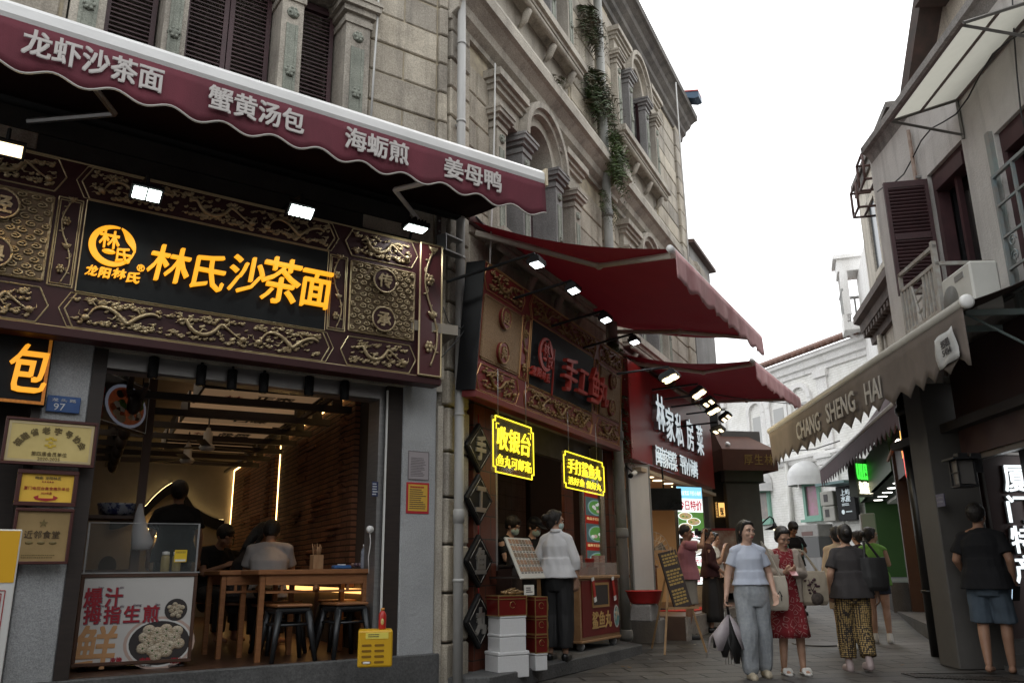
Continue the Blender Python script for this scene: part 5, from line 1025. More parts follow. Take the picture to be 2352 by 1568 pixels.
c0_=T('cup_stack','tall stack of pink paper cups at the back of the red cart','cups',FK,(.15,.15,ztop),'stacks of paper cups on the red cart')
q=MB(); 
for k in range(14): q.lathe([(.044,.018*k),(.05,.018*k+.014),(.05,.018*k+.018),(.046,.018*k+.018)],n=14)
q.build('cups',pinkc,c0_)
for x,y,lb in ((.4,.3,'stack of pink paper cups behind the red tub on the red cart'),(.62,.3,'stack of pink paper cups in the middle of the red cart'),(.9,.2,'stack of pink paper cups at the right of the red cart'),(1.1,.2,'last stack of pink paper cups, nearest the old downpipe')):
    if x<W-.05: dup(c0_,FK.p(x,y,ztop),FK.rot,lb)
w=T('paper_tub','bright red paper tub on the red cart','tub',FK,(.48,.08,ztop+.10)); q=MB(); q.lathe([(.05,0),(.062,.1),(.066,.105),(.062,.11)],n=16); q.build('tub',redc,w)
w=T('tub_box','brown carton of lids on the red cart under the red tub','carton',FK,(.34,.02,ztop)); q=MB(); q.box(0,.26,.012,.16,0,.098); q.build('carton',M('carton_red',(.2,.05,.04),.5),w)
for x,lb in ((.35,'red and white label stick hanging on the left of the cart front'),(W-.2,'red and white label stick hanging on the right of the cart front')):
    w=T('label_stick',lb,'label',FK,(x,-.045,zs+.62),'label sticks on the cart'); q=MB(); q.box(-.03,.03,0,.008,0,.2,T=Matrix.Rotation(R(-12),4,'Y')); q.build('red_part',redc,w); q=MB(); q.box(-.031,.031,-.001,.009,-.06,-.001,T=Matrix.Rotation(R(-12),4,'Y')).box(-.031,.031,-.001,.009,.201,.24,T=Matrix.Rotation(R(-12),4,'Y')); q.build('white_tip',white,w)
# lit menu panel with bowls
u0,zt=fb(1337,1040,.22); u1,zb=fb(1399,1295,.22); ztop_=2.62; zb=zb
w=T('lit_menu_panel','tall red lit panel with pictures of fish balls, behind the cups','menu panel',FB,(u0,.22,1.0)); W=u1-u0; H=ztop_-1.0
q=MB(); q.box(0,W,0,.06,0,H); pn=q.build('panel',M('panel_red',(.3,.02,.015),.4,emit=.12,ecol=(.8,.05,.03)),w,bevel=.004); q=MB(); frame(q,W+.06,H+.04,.03,-.015,.06,-.03,-.02); q.build('frame',steel,w)
cream=M('caption_cream',(.7,.55,.3),.5,emit=.25,ecol=(1,.75,.35)); 
bl=[M('lit_white',(.65,.65,.6),.5,emit=.25,ecol=(1,1,.95)),M('lit_pink',(.6,.45,.4),.5,emit=.2,ecol=(1,.7,.6)),M('lit_green',(.12,.3,.06),.5,emit=.12,ecol=(.3,.8,.2))]
hp=H/5
for k,cap in enumerate(('极鲜手打墨鱼丸','极品手打墨鱼丸','极鲜手打鲜虾丸','极品鲨鱼丸')):
    z=H-hp*1.2*(k+.52)-.02
    q=MB(); q.box(W*.06,W*.94,-.006,-.001,z-hp*.4,z+hp*.44); pc=q.build('photo',M('photo_teal',(.06,.09,.09),.4,emit=.06,ecol=(.4,.7,.7)),pn)
    dish(pc,W*.5,z,W*.36,hp*.36,-.0065,8,bl[:1]+bl[:2]+bl[2:],seed=20+k,plate=M('lit_bowl',(.3,.45,.45),.4,emit=.12,ecol=(.6,.9,.9)),inner=bl[2])
    txt(cap,.12,cream,pn,(W*.5,-.004,z-hp*.53),ext=.002,fit=(W*.8,hp*.13))
# inside the counter: cabinet with gilt plaques, glow
w=T('wall_cabinet','honey wood overhead cabinet with two gilt plaques in the fish ball shop','cabinet',FB,(1.3,.9,1.98)); q=MB(); q.box(0,1.75,0,.3,0,.75); q.build('case',M('cabinet_wood',(.22,.11,.04),.5,col2=(.15,.07,.025),vs=6),w,bevel=.006)
q=MB(); q.box(.1,.95,-.02,0,.08,.62); g=q.build('gilt_plaque',M('gilt',(.35,.25,.09),.35,.6,col2=(.2,.14,.05),vs=10),w); txt('厦门市鼓浪屿商家\n副会长单位',.12,ink,g,(.52,-.022,.38),ext=.002,fit=(.7,None)); q=MB(); q.box(1.1,1.6,-.02,0,.06,.66); g=q.build('gilt_plaque',M('gilt2',(.45,.28,.08),.45,.3),w); txt('近邻食堂',.09,eng,g,(1.35,-.022,.42),ext=.002,fit=(.36,None))
lamp('shelf_light','POINT',w,(.9,-.25,.9),14,(1,.8,.5),.08)
w=T('red_cooler','glass fronted drinks box with red top behind the cashiers','cooler',FB,(1.25,.85,zs)); q=MB(); q.box(0,.25,0,.3,1.3,1.62); q.build('box',M('cooler_red',(.22,.02,.02),.4),w); q=MB(); q.box(-.02,.3,-.05,.35,0,1.299); q.build('stand',dark,w)
w=T('steel_pot','steel soup pot on the fish ball counter','pot',FB,(1.95,.12,zs+1.01)); q=MB(); q.lathe([(.1,0),(.11,.01),(.11,.16),(.12,.165),(.105,.165)],n=18); q.build('pot',steel,w)
w=T('tiled_side_wall','pale tiled wall with pinned papers inside the fish ball shop','wall',FB,(3.1,1.2,zs)); q=MB(); q.box(0,1.5,0,.08,0,2.6); q.build('wall',bricky('pale_tiles',(.12,.10,.085),(.11,.095,.08),(.06,.05,.045),.2,.2,off=0,ms=.006),w)
for k,(x,z) in enumerate(((.2,1.6),(.2,1.15),(.3,.8))): q=MB(); q.box(x,x+.28,-.008,-.001,z,z+.3); q.build('pinned_paper',M('dim_paper',(.2,.17,.15),.6),w)
# ================================================================ restaurant front things
w=T('television','black flat television hung from the restaurant ceiling','television',FB,(*(lambda a:(a[0],-.15,a[1]))(FB.uz(1486,1170,-.15)),)); W=FB.uz(1568,1145,-.15)[0]-FB.uz(1486,1145,-.15)[0]
FTV=Frame(*FB.p(5.95,.5,0).xy,80.); ua,zt=FTV.uz(1485,1120); ub,zb=FTV.uz(1568,1171); w.location=FTV.p(ua,0,zb); w.rotation_euler=(0,0,FTV.rot); W=ub-ua; H=zt-zb
q=MB(); q.box(0,W,0,.05,0,H); q.build('casing',black,w,bevel=.006); q=MB(); q.box(.015,W-.015,-.003,0,.02,H-.015); q.build('screen',M('tv_screen',(.01,.011,.012),.12,col2=(.02,.022,.024),vs=4),w); q=MB(); q.tube([(W/2,.03,H),(W/2,.03,H+.45)],.015,6); q.build('mount',black,w)
# lit price board
FM=Frame(*FB.p(8.1,-.35,0).xy,62.); ua,zt=FM.uz(1551,1114); ub,_=FM.uz(1618,1200); zb=FM.uz(1560,1345)[1]
w=T('price_board','bright lit price board with seafood pictures and red prices','price board',FM,(ua,0,zb)); W=ub-ua; H=zt-zb
q=MB(); q.box(0,W,0,.08,0,H); q.build('casing',black,w,bevel=.006)
lit=M('lit_panel',(.8,.85,.85),.5,emit=.75,ecol=(.9,1,1)); litb=M('lit_blue',(.2,.5,.7),.5,emit=.7,ecol=(.25,.65,.9)); litr=M('lit_red',(.5,.03,.08),.5,emit=.25,ecol=(.8,.03,.08)); litd=M('lit_dish',(.4,.3,.15),.5,emit=.25,ecol=(1,.75,.35),col2=(.2,.25,.08),vs=30)
q=MB(); q.box(.02,W-.02,-.004,-.001,.02,H-.02); pn=q.build('panel',lit,w); q=MB(); q.box(.02,W-.02,-.007,-.004,H*.87,H-.02); q.build('blue_header',litb,pn)
txt('闽南家常菜 平价小海鲜',.1,lit,pn,(W/2,-.009,H*.925),ext=.001,fit=(W*.88,H*.05)); txt('今日特价',.2,litr,pn,(W/2,-.006,H*.80),ext=.001,fit=(W*.86,H*.1),bold=.006)
for s,z in (('小生蚝10元10个',.505),('小扇贝10元10个',.245),('海蛎煎 35',.06)): txt(s,.12,litr,pn,(W/2,-.006,H*z),ext=.001,fit=(W*.9,H*.055),bold=.003)
q=MB(); q.box(.02,W-.02,-.0065,-.0042,H*.29,H*.47); q.build('dark_band',c_dark,pn)
dish(pn,W*.5,H*.38,W*.43,H*.085,-.007,12,[litd,bl[2],bl[0]],seed=31,plate=lit,inner=bl[0]); 
q=MB(); q.box(.02,W-.02,-.0065,-.0042,H*.54,H*.73); q.build('dark_band',bl[2],pn)
for k in range(3): dish(pn,W*(.28+.3*(k%2)),H*(.58+.055*k),W*.26,H*.04,-.007-.002*k,7,[litd,bl[1],bl[2]],seed=40+k,plate=lit,inner=litd)
dish(pn,W*.5,H*.15,W*.4,H*.06,-.007,9,[litd,bl[2]],seed=51,plate=lit,inner=bl[2])
lamp('board_glow','AREA',w,(W/2,-.3,H/2),5,(.85,.95,1),.8,(-PI/2,0,0))
# translucent door leaf
FDo=Frame(*FB.p(5.78,-.25,0).xy,52.); ua,zt=FDo.uz(1441,1062); ub,_=FDo.uz(1498,1200); zb=FDo.uz(1460,1435)[1]
w=T('shop_door','tall frosted white door leaf standing open beside the old downpipe','door',FDo,(ua,0,zb)); W=ub-ua; H=zt-zb
q=MB(); q.box(0,W,0,.05,0,H); q.build('panel',M('frosted_white',(.72,.72,.72),.3,col2=(.6,.6,.6),vs=2,stretch=(1,1,.5)),w); q=MB(); frame(q,W,H,.03,-.008,.06); q.build('frame',M('grey_alu',(.3,.32,.32),.4,.5),w)
# easel board
pE=ground(1572,1500); FE=Frame(pE.x,pE.y,62.)
w=T('easel','wooden easel carrying a dark menu board with gold writing','easel',FE,(0,0,pE.z)); wd=M('easel_wood',(.42,.27,.13),.5,col2=(.32,.19,.09),vs=8)
for k,pts in enumerate((((.33,-.05,0),(-.02,.1,1.35)),((-.32,-.0,0),(-.05,.1,1.35)),((-.0,.7,0),(-.03,.12,1.3)))): q=MB(); q.tube(pts,.018,4,sm=False); q.build('leg',wd,w)
q=MB(); q.box(-.25,.27,-.03,.0,.55,.58); q.build('ledge',wd,w)
Tb=Matrix.Translation((0,-.02,.58))@Matrix.Rotation(R(10),4,'X')@Matrix.Rotation(R(-6),4,'Y')@Matrix.Rotation(0,4,'X')
q=MB(); q.box(-.15,.15,-.02,.0,0,.74,T=Matrix.Translation((.02,.0,.57))@Matrix.Rotation(R(-8),4,'X')@Matrix.Rotation(R(-11),4,'Y')); q.build('menu_board',M('slate_brown',(.035,.022,.018),.5),w)
rnd=random.Random(6); TT=Matrix.Translation((.02,.0,.57))@Matrix.Rotation(R(-8),4,'X')@Matrix.Rotation(R(-11),4,'Y')
for blk_ in ((0,1,2,3,4),(6,7,8,9,10),(12,13,14,15)):
    q=MB()
    for k in blk_:
        z=.05+.042*k; x=-.12
        while x<.1: L=rnd.uniform(.03,.06); q.box(x,x+L,-.024,-.021,z,z+.026,T=TT); x+=L+.012
    q.build('gold_writing',M('chalk_gold',(.4,.27,.08),.6),w)
# basin on a stone block
p=O+ray(1482,1425)*((.415-CAM_H)/ray(1482,1425).z)
w=T('stone_block','grey speckled stone block under the red basin','block',FB,(FB.loc(p).x,FB.loc(p).y,.415)); q=MB(); q.loft([[(-.22,-.16,0),(.22,-.16,0),(.22,.16,0),(-.22,.16,0)],[(-.19,-.14,.22),(.19,-.14,.22),(.19,.14,.22),(-.19,.14,.22)]],0,False); q.build('block',granite_grey,w,bevel=.02)
w=T('plastic_basin','bright red plastic basin on the grey stone block','basin',FB,(FB.loc(p).x+.02,FB.loc(p).y,.64)); q=MB(); q.lathe([(.17,0),(.2,.02),(.25,.16),(.265,.165),(.265,.175),(.235,.16),(.19,.03),(0,.02)],n=24); q.build('basin',M('basin_red',(.5,.02,.02),.35),w)
w=T('floor_mat','red door mat on the restaurant step','mat',FB,(7.0,-.7,.417)); q=MB(); q.box(0,1.6,0,.6,0,.012); q.build('mat',M('mat_red',(.4,.03,.025),.9,bump=.3,bs=200),w)
# chair, tables, fan, thermos
def chair(label,F,at,rz=0):
    w=T('wooden_chair',label,'chair',F,at,'wooden chairs in the restaurant',rz)
    q=MB(); q.box(-.2,.2,-.2,.2,.43,.46); q.build('seat',wood2,w,bevel=.008)
    for x in (-.18,.18):
        for y,h in ((-.18,.43),(.18,.9)): q=MB(); q.box(x-.018,x+.018,y-.018,y+.018,0,h); q.build('leg',wood2,w)
    q=MB(); q.box(-.16,.16,.17,.19,.8,.9).box(-.16,.16,.17,.19,.6,.64); q.build('backrest',wood2,w,bevel=.005)
    q=MB(); q.box(-.16,.16,-.19,-.17,.2,.23).box(-.16,.16,.17,.19,.2,.23); q.build('stretcher',wood2,w); return w
a,_=FB.uz(1490,1330,.35); chair('pale wooden chair beside the frosted door leaf in the restaurant',FB,(6.55,.3,.416),1.2)
table('wooden table with a thermos in the bright restaurant',FB,(6.3,.75,.416),1.2,.6,.76,'tables in the restaurant'); table('second wooden table in the restaurant, behind the easel',FB,(8.0,.45,.416),1.0,.6,.76,'tables in the restaurant')
w=T('thermos','tall steel thermos with black top on the restaurant table','thermos',FB,(6.85,.9,.416+.76)); q=MB(); q.lathe([(.05,0),(.055,.01),(.055,.2),(.03,.25)],n=14); q.build('body',steel,w); q=MB(); q.lathe([(.034,.25),(.036,.31),(.0,.32)],n=12); q.build('lid',black,w)
w=T('electric_fan','black wire cage floor fan standing in the restaurant doorway','fan',FB,(7.3,.05,.416),rz=-.9); q=MB(); q.lathe([(.2,0),(.2,.03),(.03,.05)],n=16); q.build('base',black,w); q=MB(); q.tube([(0,0,.04),(0,0,.85)],.018,8); q.build('pole',black,w)
q=MB()
for k in range(20):
    a=2*PI*k/20; q.tube([(.04*math.cos(a),-.10,1.0+.04*math.sin(a)),(.2*math.cos(a),-.13,1.0+.2*math.sin(a)),(.31*math.cos(a),-.04,1.0+.31*math.sin(a)),(.2*math.cos(a),.04,1.0+.2*math.sin(a)),(.04*math.cos(a),.05,1.0+.04*math.sin(a))],.0035,4)
for r_ in (.16,.31): q.tube([(r_*math.cos(t*PI/12),-.05 if r_>.3 else -.13,1.0+r_*math.sin(t*PI/12)) for t in range(25)],.005,4)
q.build('cage',steel,w); q=MB(); q.ell((0,.08,1.0),(.07,.1,.07),10,6); q.build('motor',black,w)
for k in range(3):
    q=MB(); a=k*2.1; q.add([(0,-.03,1.0),(.26*math.cos(a),-.05,1.0+.26*math.sin(a)),(.24*math.cos(a+.6),-.0,1.0+.24*math.sin(a+.6))],[(0,1,2)]); q.build('blade',M('fan_blade',(.12,.12,.12),.3),w,solid=.004)
w=T('notice_board','pinned notices and certificates on the warm restaurant wall','notices',FB,(6.9,3.76,1.1)); q=MB()
for k,(x,z) in enumerate(((0,.0),(.5,0),(1.0,0),(0,.55),(.5,.55),(1.0,.55),(1.6,.2))): q.box(x,x+.42,-.01,.0,z,z+.5)
q.build('notice_sheet',M('sheet_dim',(.3,.22,.15),.6,col2=(.1,.09,.1),vs=5),w)
w=T('security_camera','white and black security camera under the restaurant sign','camera',FB,(*(lambda a:(a[0],-.5,a[1]))(FB.uz(1455,1088,-.5)),)); q=MB(); q.tube([(-.12,0,-.03),(.08,0,.03)],.035,10); q.build('body',white,w); q=MB(); q.tube([(-.16,0,-.045),(-.12,0,-.03)],.036,10); q.build('hood',black,w); q=MB(); q.tube([(0,0,.02),(-.02,.1,.12)],.012,6); q.build('bracket',black,w)
# ================================================================ wall beyond the stone building and the dark corner shop
w=T('rendered_wall','bare grey rendered wall end just past the stone building','building',FB,(11.8,.0,0)); q=MB(); q.box(0,2.2,0,3,0,8.75); q.build('wall',granite_grey,w); q=MB(); q.prismx([(-.15,8.75),(-.15,8.83),(3.1,9.3),(3.1,8.75)],-.1,2.35); q.build('roof_edge',M('old_rust_tin',(.10,.06,.05),.7),w)
FL=Frame(4.72,19.2,78.); w=T('dark_corner_shop','dark grey corner shop pillar with a black box for the shaded gap beside the lane bend','building',FL,(0,0,.3))
dg=M('dark_render',(.17,.165,.155),.7,col2=(.13,.125,.118),vs=2); q=MB(); q.box(.18,1.02,0,1.2,0,2.7).box(.14,1.12,-.06,1.3,2.72,3.9); q.build('pillar',dg,w,bevel=.01); q=MB(); q.box(-1.4,.18,.15,1.3,0,5.0); q.build('gap_box',M('black_void',(.012,.012,.012),.8),w)  # black box fills the dark gap beside the pillar, shade put into its colour
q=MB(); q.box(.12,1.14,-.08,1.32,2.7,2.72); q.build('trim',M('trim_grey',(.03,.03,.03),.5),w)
w=T('hipped_awning','brown hipped fixed awning with gilt characters on the dark corner shop','awning',FL,(-.12,-.55,3.22)); br=M('brown_canvas',(.16,.075,.05),.8,col2=(.12,.055,.04),vs=2)
W=1.35; q=MB(); q.add([(0,0,.0),(W,0,.0),(W,2.2,.0),(0,2.2,.0),(0,0,.48),(W,0,.48),(W,2.2,.48),(0,2.2,.48),(.15,.7,1.0),(W-.6,.7,1.0),(W-.6,2.2,1.0),(.15,2.2,1.0)],[(0,1,5,4),(1,2,6,5),(3,0,4,7),(4,5,9,8),(5,6,10,9),(7,4,8,11),(8,9,10,11)]); q.build('canopy',br,w)
txt('厚生林',.3,M('gilt_print',(.42,.28,.08),.6),w,(.88,-.01,.25),ext=.004,sp=1.2,fit=(.72,.24)); q=MB(); q.lathe([(.06,0),(.06,.02)],(0,0,0),12,T=Matrix.Translation((.2,.1,.6))@Matrix.Rotation(R(60),4,'X')); q.build('grommet',white,w)
ua,zt=FL.uz(1646,1152,-.1); ub,zb=FL.uz(1667,1187,-.1); w=T('box_sign','small amber lit box sign with two dark characters on the dark pillar','lightbox',FL,(ua,-.12,zb)); W=ub-ua; H=zt-zb; q=MB(); q.box(0,W,0,.1,0,H); q.build('box',M('lit_amber',(1,.6,.2),.5,emit=.85,ecol=(1,.55,.16)),w); q=MB(); frame(q,W,H,.02,-.01,.11); q.build('frame',black,w); txt('甜\n汤',.2,ink,w,(W*.5,-.006,H*.36),ext=.003,line=.9,fit=(W*.45,H*.5),bold=.006)
w=T('wall_lamp','black gooseneck wall lamp on the dark pillar, in front of the white building','lamp',FL,(1.02,.2,2.1)); q=MB(); q.tube([(0,0,0),(.1,0,.0),(.2,0,.08),(.3,0,.15),(.38,0,.1),(.4,0,0)],.018,8); q.build('arm',black,w); q=MB(); q.lathe([(.04,0),(.05,-.06),(.24,-.14),(.23,-.145),(.04,-.08)],(.4,0,0),18); q.build('shade',black,w); q=MB(); q.ell((.4,0,-.13),.04,8,6); q.build('bulb',lamp_warm,w)
w=T('electric_box','cream metal meter box on the black gap box next to the price board','meter box',FL,(-.55,.02,1.95)); q=MB(); q.box(0,.3,0,.12,0,.55); q.build('box',M('cream_tin',(.42,.36,.27),.5),w,bevel=.01); q=MB(); q.tube([(.1,.05,0),(.1,.05,-.7)],.02,6); q.box(.2,.22,-.01,0,.2,.3); q.build('conduit',M('cream_tin',(.42,.36,.27),.5),w)
w=T('poster_stand','pale poster stand with pictures beside the dark pillar','poster',FL,(-.5,-.35,.38)); q=MB(); q.box(0,.75,0,.04,.2,1.55,T=Matrix.Rotation(R(-8),4,'X')); q.build('board',M('poster_mix',(.5,.42,.36),.5,col2=(.3,.14,.1),vs=5),w); q=MB(); q.box(0,.75,-.01,.05,1.55,1.6,T=Matrix.Rotation(R(-8),4,'X')); q.box(.0,.04,-.01,.05,0,.2).box(.71,.75,-.01,.05,0,.2); q.build('frame',M('poster_red',(.35,.03,.03),.5),w)
w=T('rattan_chair','pale folding chair with curved back behind the walking women','chair',FL,(.4,-1.0,.36)); q=MB(); q.tube([(-.2,0,0),(-.2,.05,.75),(-.12,.08,.9),(.12,.08,.9),(.2,.05,.75),(.2,0,0)],.02,6); q.build('frame',wood2,w); q=MB(); q.box(-.2,.2,-.35,.03,.4,.44); q.build('seat',wood2,w); q=MB(); q.tube([(-.18,-.32,0),(-.18,-.32,.42)],.018,6).tube([(.18,-.32,0),(.18,-.32,.42)],.018,6); q.build('leg',wood2,w)
# ================================================================ white brick building at the bend
wb=bricky('white_bricks',(.88,.87,.85),(.85,.84,.82),(.78,.77,.75),.26,.085,ms=.012,bump=1.1,rough=.7,dirt=.86)
wpl=stone('white_stucco',(.86,.85,.83),(.79,.78,.76),(.5,.48,.43),1.5,50,.7,.35)
w=T('white_brick_building','white painted brick building with tiled roof, arched niches and domed window awnings','building',FD,(0,0,.6)); zz=lambda z:z-.6
q=MB(); q.box(-16,2.6,0,6,0,zz(8.0)); q.build('wall',wb,w)
q=MB(); q.prismx([(0,zz(7.45)),(-.06,zz(7.45)),(-.08,zz(7.6)),(-.16,zz(7.65)),(-.2,zz(7.85)),(-.3,zz(7.9)),(-.3,zz(8.05)),(0,zz(8.1))],-16,2.6).prismx([(0,zz(4.5)),(-.06,zz(4.5)),(-.1,zz(4.62)),(-.2,zz(4.66)),(-.2,zz(4.74)),(0,zz(4.8))],-16,2.6)
for u in (-6.6,-3.9,-.75): q.box(u-.25,u+.25,-.07,0,zz(4.81),zz(7.44)); q.box(u-.32,u+.32,-.14,0,zz(7.2),zz(7.44))
q.box(-1.05,-.35,-.35,0,zz(4.3),zz(4.5)).box(-1.1,-.3,-.42,0,zz(4.5),zz(4.62)).box(-6.0,-5.6,-.06,0,zz(.9),zz(4.49)).box(-.95,-.45,-.08,0,.2,zz(4.3)); q.build('cornice',wpl,w)
rt=bricky('roof_tiles',(.16,.075,.05),(.13,.06,.04),(.05,.03,.025),.18,.3,rot=(0,0,0),ms=.02,bump=1.)
q=MB(); 
for k in range(62):
    u=-16+.3*k; q.tube([(u,-.42,zz(8.12)),(u,2.4,zz(9.3))],.09,6)
q.add([(-16,-.4,zz(8.08)),(2.7,-.4,zz(8.08)),(2.7,2.6,zz(9.3)),(-16,2.6,zz(9.3))],[(0,1,2,3)]); q.build('roof',M('terracotta',(.2,.10,.07),.75,col2=(.11,.06,.045),vs=4),w)
teal=M('mint_frame',(.18,.36,.28),.5); 
for (x0,y0,x1,y1,pm,lab) in ((1722,1128,1776,1198,M('poster_dim',(.16,.15,.14),.2,col2=(.3,.24,.2),vs=3),None),(1846,1110,1893,1190,M('poster_pink',(.3,.2,.2),.25,col2=(.45,.2,.3),vs=4),None)):
    (a,zt),(b,zb)=FD.uz(x0,y0),FD.uz(x1,y1); q=MB(); frame(q,b-a,zt-zb,.12,-.1,0,a,zz(zb)); q.box(a-.1,b+.1,-.2,0,zz(zb)-.08,zz(zb)-.002); wn=q.build('window',teal,w); q=MB(); q.box(a+.12,b-.12,-.03,-.01,zz(zb)+.12,zz(zt)-.12); q.build('pane',pm,wn)
    c=(a+b)/2-.1; z=zz(zt)-.1; q=MB(); r=(b-a)*.72
    q.loft([[(c+r*math.cos(t*PI/12)*math.cos(p_*PI/14),-.02-.75*math.sin(p_*PI/14),z+.28+.62*math.sin(t*PI/12)*math.cos(p_*PI/14)*.9) for p_ in range(0,8)] for t in range(13)],0,True,cap=False,closed=False)
    q.loft([[(c+r*math.cos(PI-s_*PI/14),-.02-.75*math.sin(s_*PI/14),z+h) for s_ in range(15)] for h in (0,.28)],0,True,cap=False,closed=False)
    hood=q.build('dome_awning',M('white_canvas',(.75,.75,.73),.6,col2=(.6,.6,.6),vs=2),w); txt('冰小糖',.16,M('blue_print',(.15,.3,.45),.6),hood,(c-r*.5,-.62,z+.13),ext=.004,rot=(PI/2,0,-.5),bold=.004)
for (x,y,r) in ((1738,945,.5),(1786,925,.5),(1838,912,.55)):
    u,z=FD.uz(x,y); q=MB(); n=14
    q.loft([[(u+r0*math.cos(PI-PI*k/n),y_,zz(z)-.1+r0*math.sin(PI-PI*k/n)) for (r0,y_) in ((r*.8,0),(r*.8,-.1),(r*1.1,-.1),(r*1.1,0))] for k in range(n+1)],0,False)
    q.box(u-r*1.1,u-r*.8,-.08,0,zz(z)-1.3,zz(z)-.1).box(u+r*.8,u+r*1.1,-.08,0,zz(z)-1.3,zz(z)-.1).box(u-r*1.2,u+r*1.2,-.12,0,zz(z)-1.42,zz(z)-1.301); wn=q.build('niche_surround',wpl,w); q=MB(); q.box(u-r*.55,u+r*.55,-.012,0,zz(z)-1.2,zz(z)-.2); q.build('blind_panel',M('grey_panel',(.45,.45,.44),.6),wn)
q=MB(); a=FD.uz(1815,1100)[0]; q.tube([(a,-.1,zz(4.6)),(a,-.1,.4)],.07,8); q.build('rainpipe',white_paint,w)
(a,zt),(b,zb)=FD.uz(1883,1118,-.3),FD.uz(1930,1195,-.3); w=T('meter_box','grey electric meter boxes on the white brick wall under the pink poster','meter box',FD,(a,-.35,zb)); W=(b-a)*.8; H=(zt-zb)*.85; gm_=M('meter_grey',(.36,.35,.31),.5,col2=(.28,.27,.24),vs=4); q=MB(); q.box(0,W,0,.33,H*.52,H).box(.05,W,0,.33,0,H*.5); q.build('box',gm_,w,bevel=.02); q=MB(); q.box(W*.3,W*.6,-.01,0,H*.65,H*.9).box(W*.3,W*.6,-.01,0,H*.15,H*.4); q.build('window',c_dark,w)
(a,zt),(b,zb)=FD.uz(1845,1212,-.3),FD.uz(1915,1298,-.3); w=T('switch_cabinet','tall grey switch cabinet on a concrete plinth by the white wall','cabinet',FD,(a,-.6,1.08)); W=(b-a)*.85; q=MB(); q.box(0,W,0,.6,.95,zt-1.0); q.build('cabinet',M('cabinet_grey',(.3,.29,.27),.5,col2=(.22,.21,.2),vs=3),w,bevel=.02); q=MB(); q.box(0.02,W,-.02,.6,.32,.95); q.build('lower_door',M('cabinet_dark',(.09,.09,.09),.5),w,bevel=.01); q=MB(); q.box(-.1,W+.15,-.1,.6,-.2,.32); q.build('plinth',granite_grey,w); q=MB(); q.box(W*.25,W*.75,-.008,0,zt-1.35,zt-1.22); q.build('warning_sticker',M('sticker_brown',(.12,.06,.05),.5),w)
(a,zt),(b,zb)=FD.uz(1921,1118,-.25),FD.uz(1971,1185,-.25); w=T('upright_sign','black upright signboard with white characters on the white brick wall','sign',FD,(a,-.3,zb-.1)); W=b-a; H=zt-zb+.1; q=MB(); q.box(0,W,0,.15,0,H); q.build('board',black,w,bevel=.01); txt('上屿\n水産',.3,M('sign_pale',(.6,.68,.72),.5,emit=.25),w,(W*.52,-.006,H*.72),ext=.004,fit=(W*.5,H*.36),bold=.01); rows(w,W*.28,W*.8,H*.42,H*.5,-.002,2,M('sign_pale',(.6,.68,.72),.5),2,.6); q=MB(); q.disc((W*.3,H*.25),.07,.07,-.004,0,14); q.build('logo_disc',M('sign_pale',(.6,.68,.72),.5),w); rows(w,W*.45,W*.8,H*.23,H*.27,-.002,1,M('sign_pale',(.6,.68,.72),.5),4,.8)
q=MB(); q.box(-.2,W+.3,-.6,.15,H+.02,H+.1); q.build('rain_hood',M('slate_teal',(.12,.2,.2),.5),w)
w=T('street_plate','small green street plate on the white brick wall beside the dark pillar','sign',FD,(*(lambda a:(a[0],-.03,a[1]))(FD.uz(1657+37,1190,-.03)),)); q=MB(); q.box(0,.55,0,.03,0,.3); q.build('plate',M('plate_green',(.03,.22,.12),.4),w); txt('鼓新路',.14,wm,w,(.275,-.004,.16),ext=.003,fit=(.4,.12))
# ================================================================ right side, far: green tea shop, stained house, white balcony house
stain=stone('stained_stucco',(.68,.63,.54),(.48,.44,.37),(.10,.09,.08),1.1,40,.8,.95)
w=T('stained_house','old cream stucco house with black stains, dentil cornice and iron racks','building',FR1,(-.0,.0,0)); X=lambda u:u
z0=3.6; zt=FR.uz(1975,420,0)[1]
q=MB(); q.box(X(-7.0),X(-3),0,4,z0,10.2); q.build('wall',stain,w)
q=MB(); q.box(X(-7.08),X(-3),-.12,4,10.2,10.33).box(X(-7.04),X(-3),-.06,0,10.0,10.2); q.build('eaves',eave,w)
q=MB(); q.prismx([(0,6.2),(-.1,6.2),(-.12,6.45),(-.3,6.5),(-.32,6.7),(-.45,6.75),(-.45,6.92),(0,7.0)],X(-7.1),X(.6))
for k in range(27): q.box(X(-7.0)+k*.28,X(-7.0)+k*.28+.13,-.28,-.1,6.36,6.49)
q.build('dentil_cornice',stone('dark_cornice',(.17,.13,.11),(.10,.08,.07),(.05,.045,.04),2,50,.8,.5),w)
for u in (-5.6,-3.2,-1.0):
    q=MB(); frame(q,1.0,1.9,.14,-.06,0,X(u)-.5,7.5); wn=q.build('window',stain,w); q=MB(); q.box(X(u)-.36,X(u)+.36,-.012,0,7.64,9.26); q.build('pane',M('pane_blue',(.03,.05,.07),.2),wn)
q=MB(); q.tube([(X(-6.2),-.1,6.2),(X(-6.2),-.12,3.8)],.07,8); q.build('rainpipe',stain,w)
w=T('iron_rack','rusty brown iron flower rack projecting from the stained house','rack',FR1,(-5.6,.0,8.9)); q=MB()
for (x0,z0_) in ((0,0),(.7,.25)):
    for a,b in (((0,0,0),(0,-.45,.0)),((0,-.45,0),(0,-.45,.6)),((0,-.45,.6),(0,0,.6)),((0,-.45,0),(.6,-.45,0)),((0,-.45,.6),(.6,-.45,.6)),((.6,-.45,0),(.6,-.45,.6)),((.6,-.45,0),(.6,0,0)),((0,-.22,0),(.6,-.22,0))): q.tube([Vector(a)+Vector((x0*1.3,0,z0_)),Vector(b)+Vector((x0*1.3,0,z0_))],.03,5)
q.build('bars',M('rust_bar',(.07,.035,.03),.7),w)
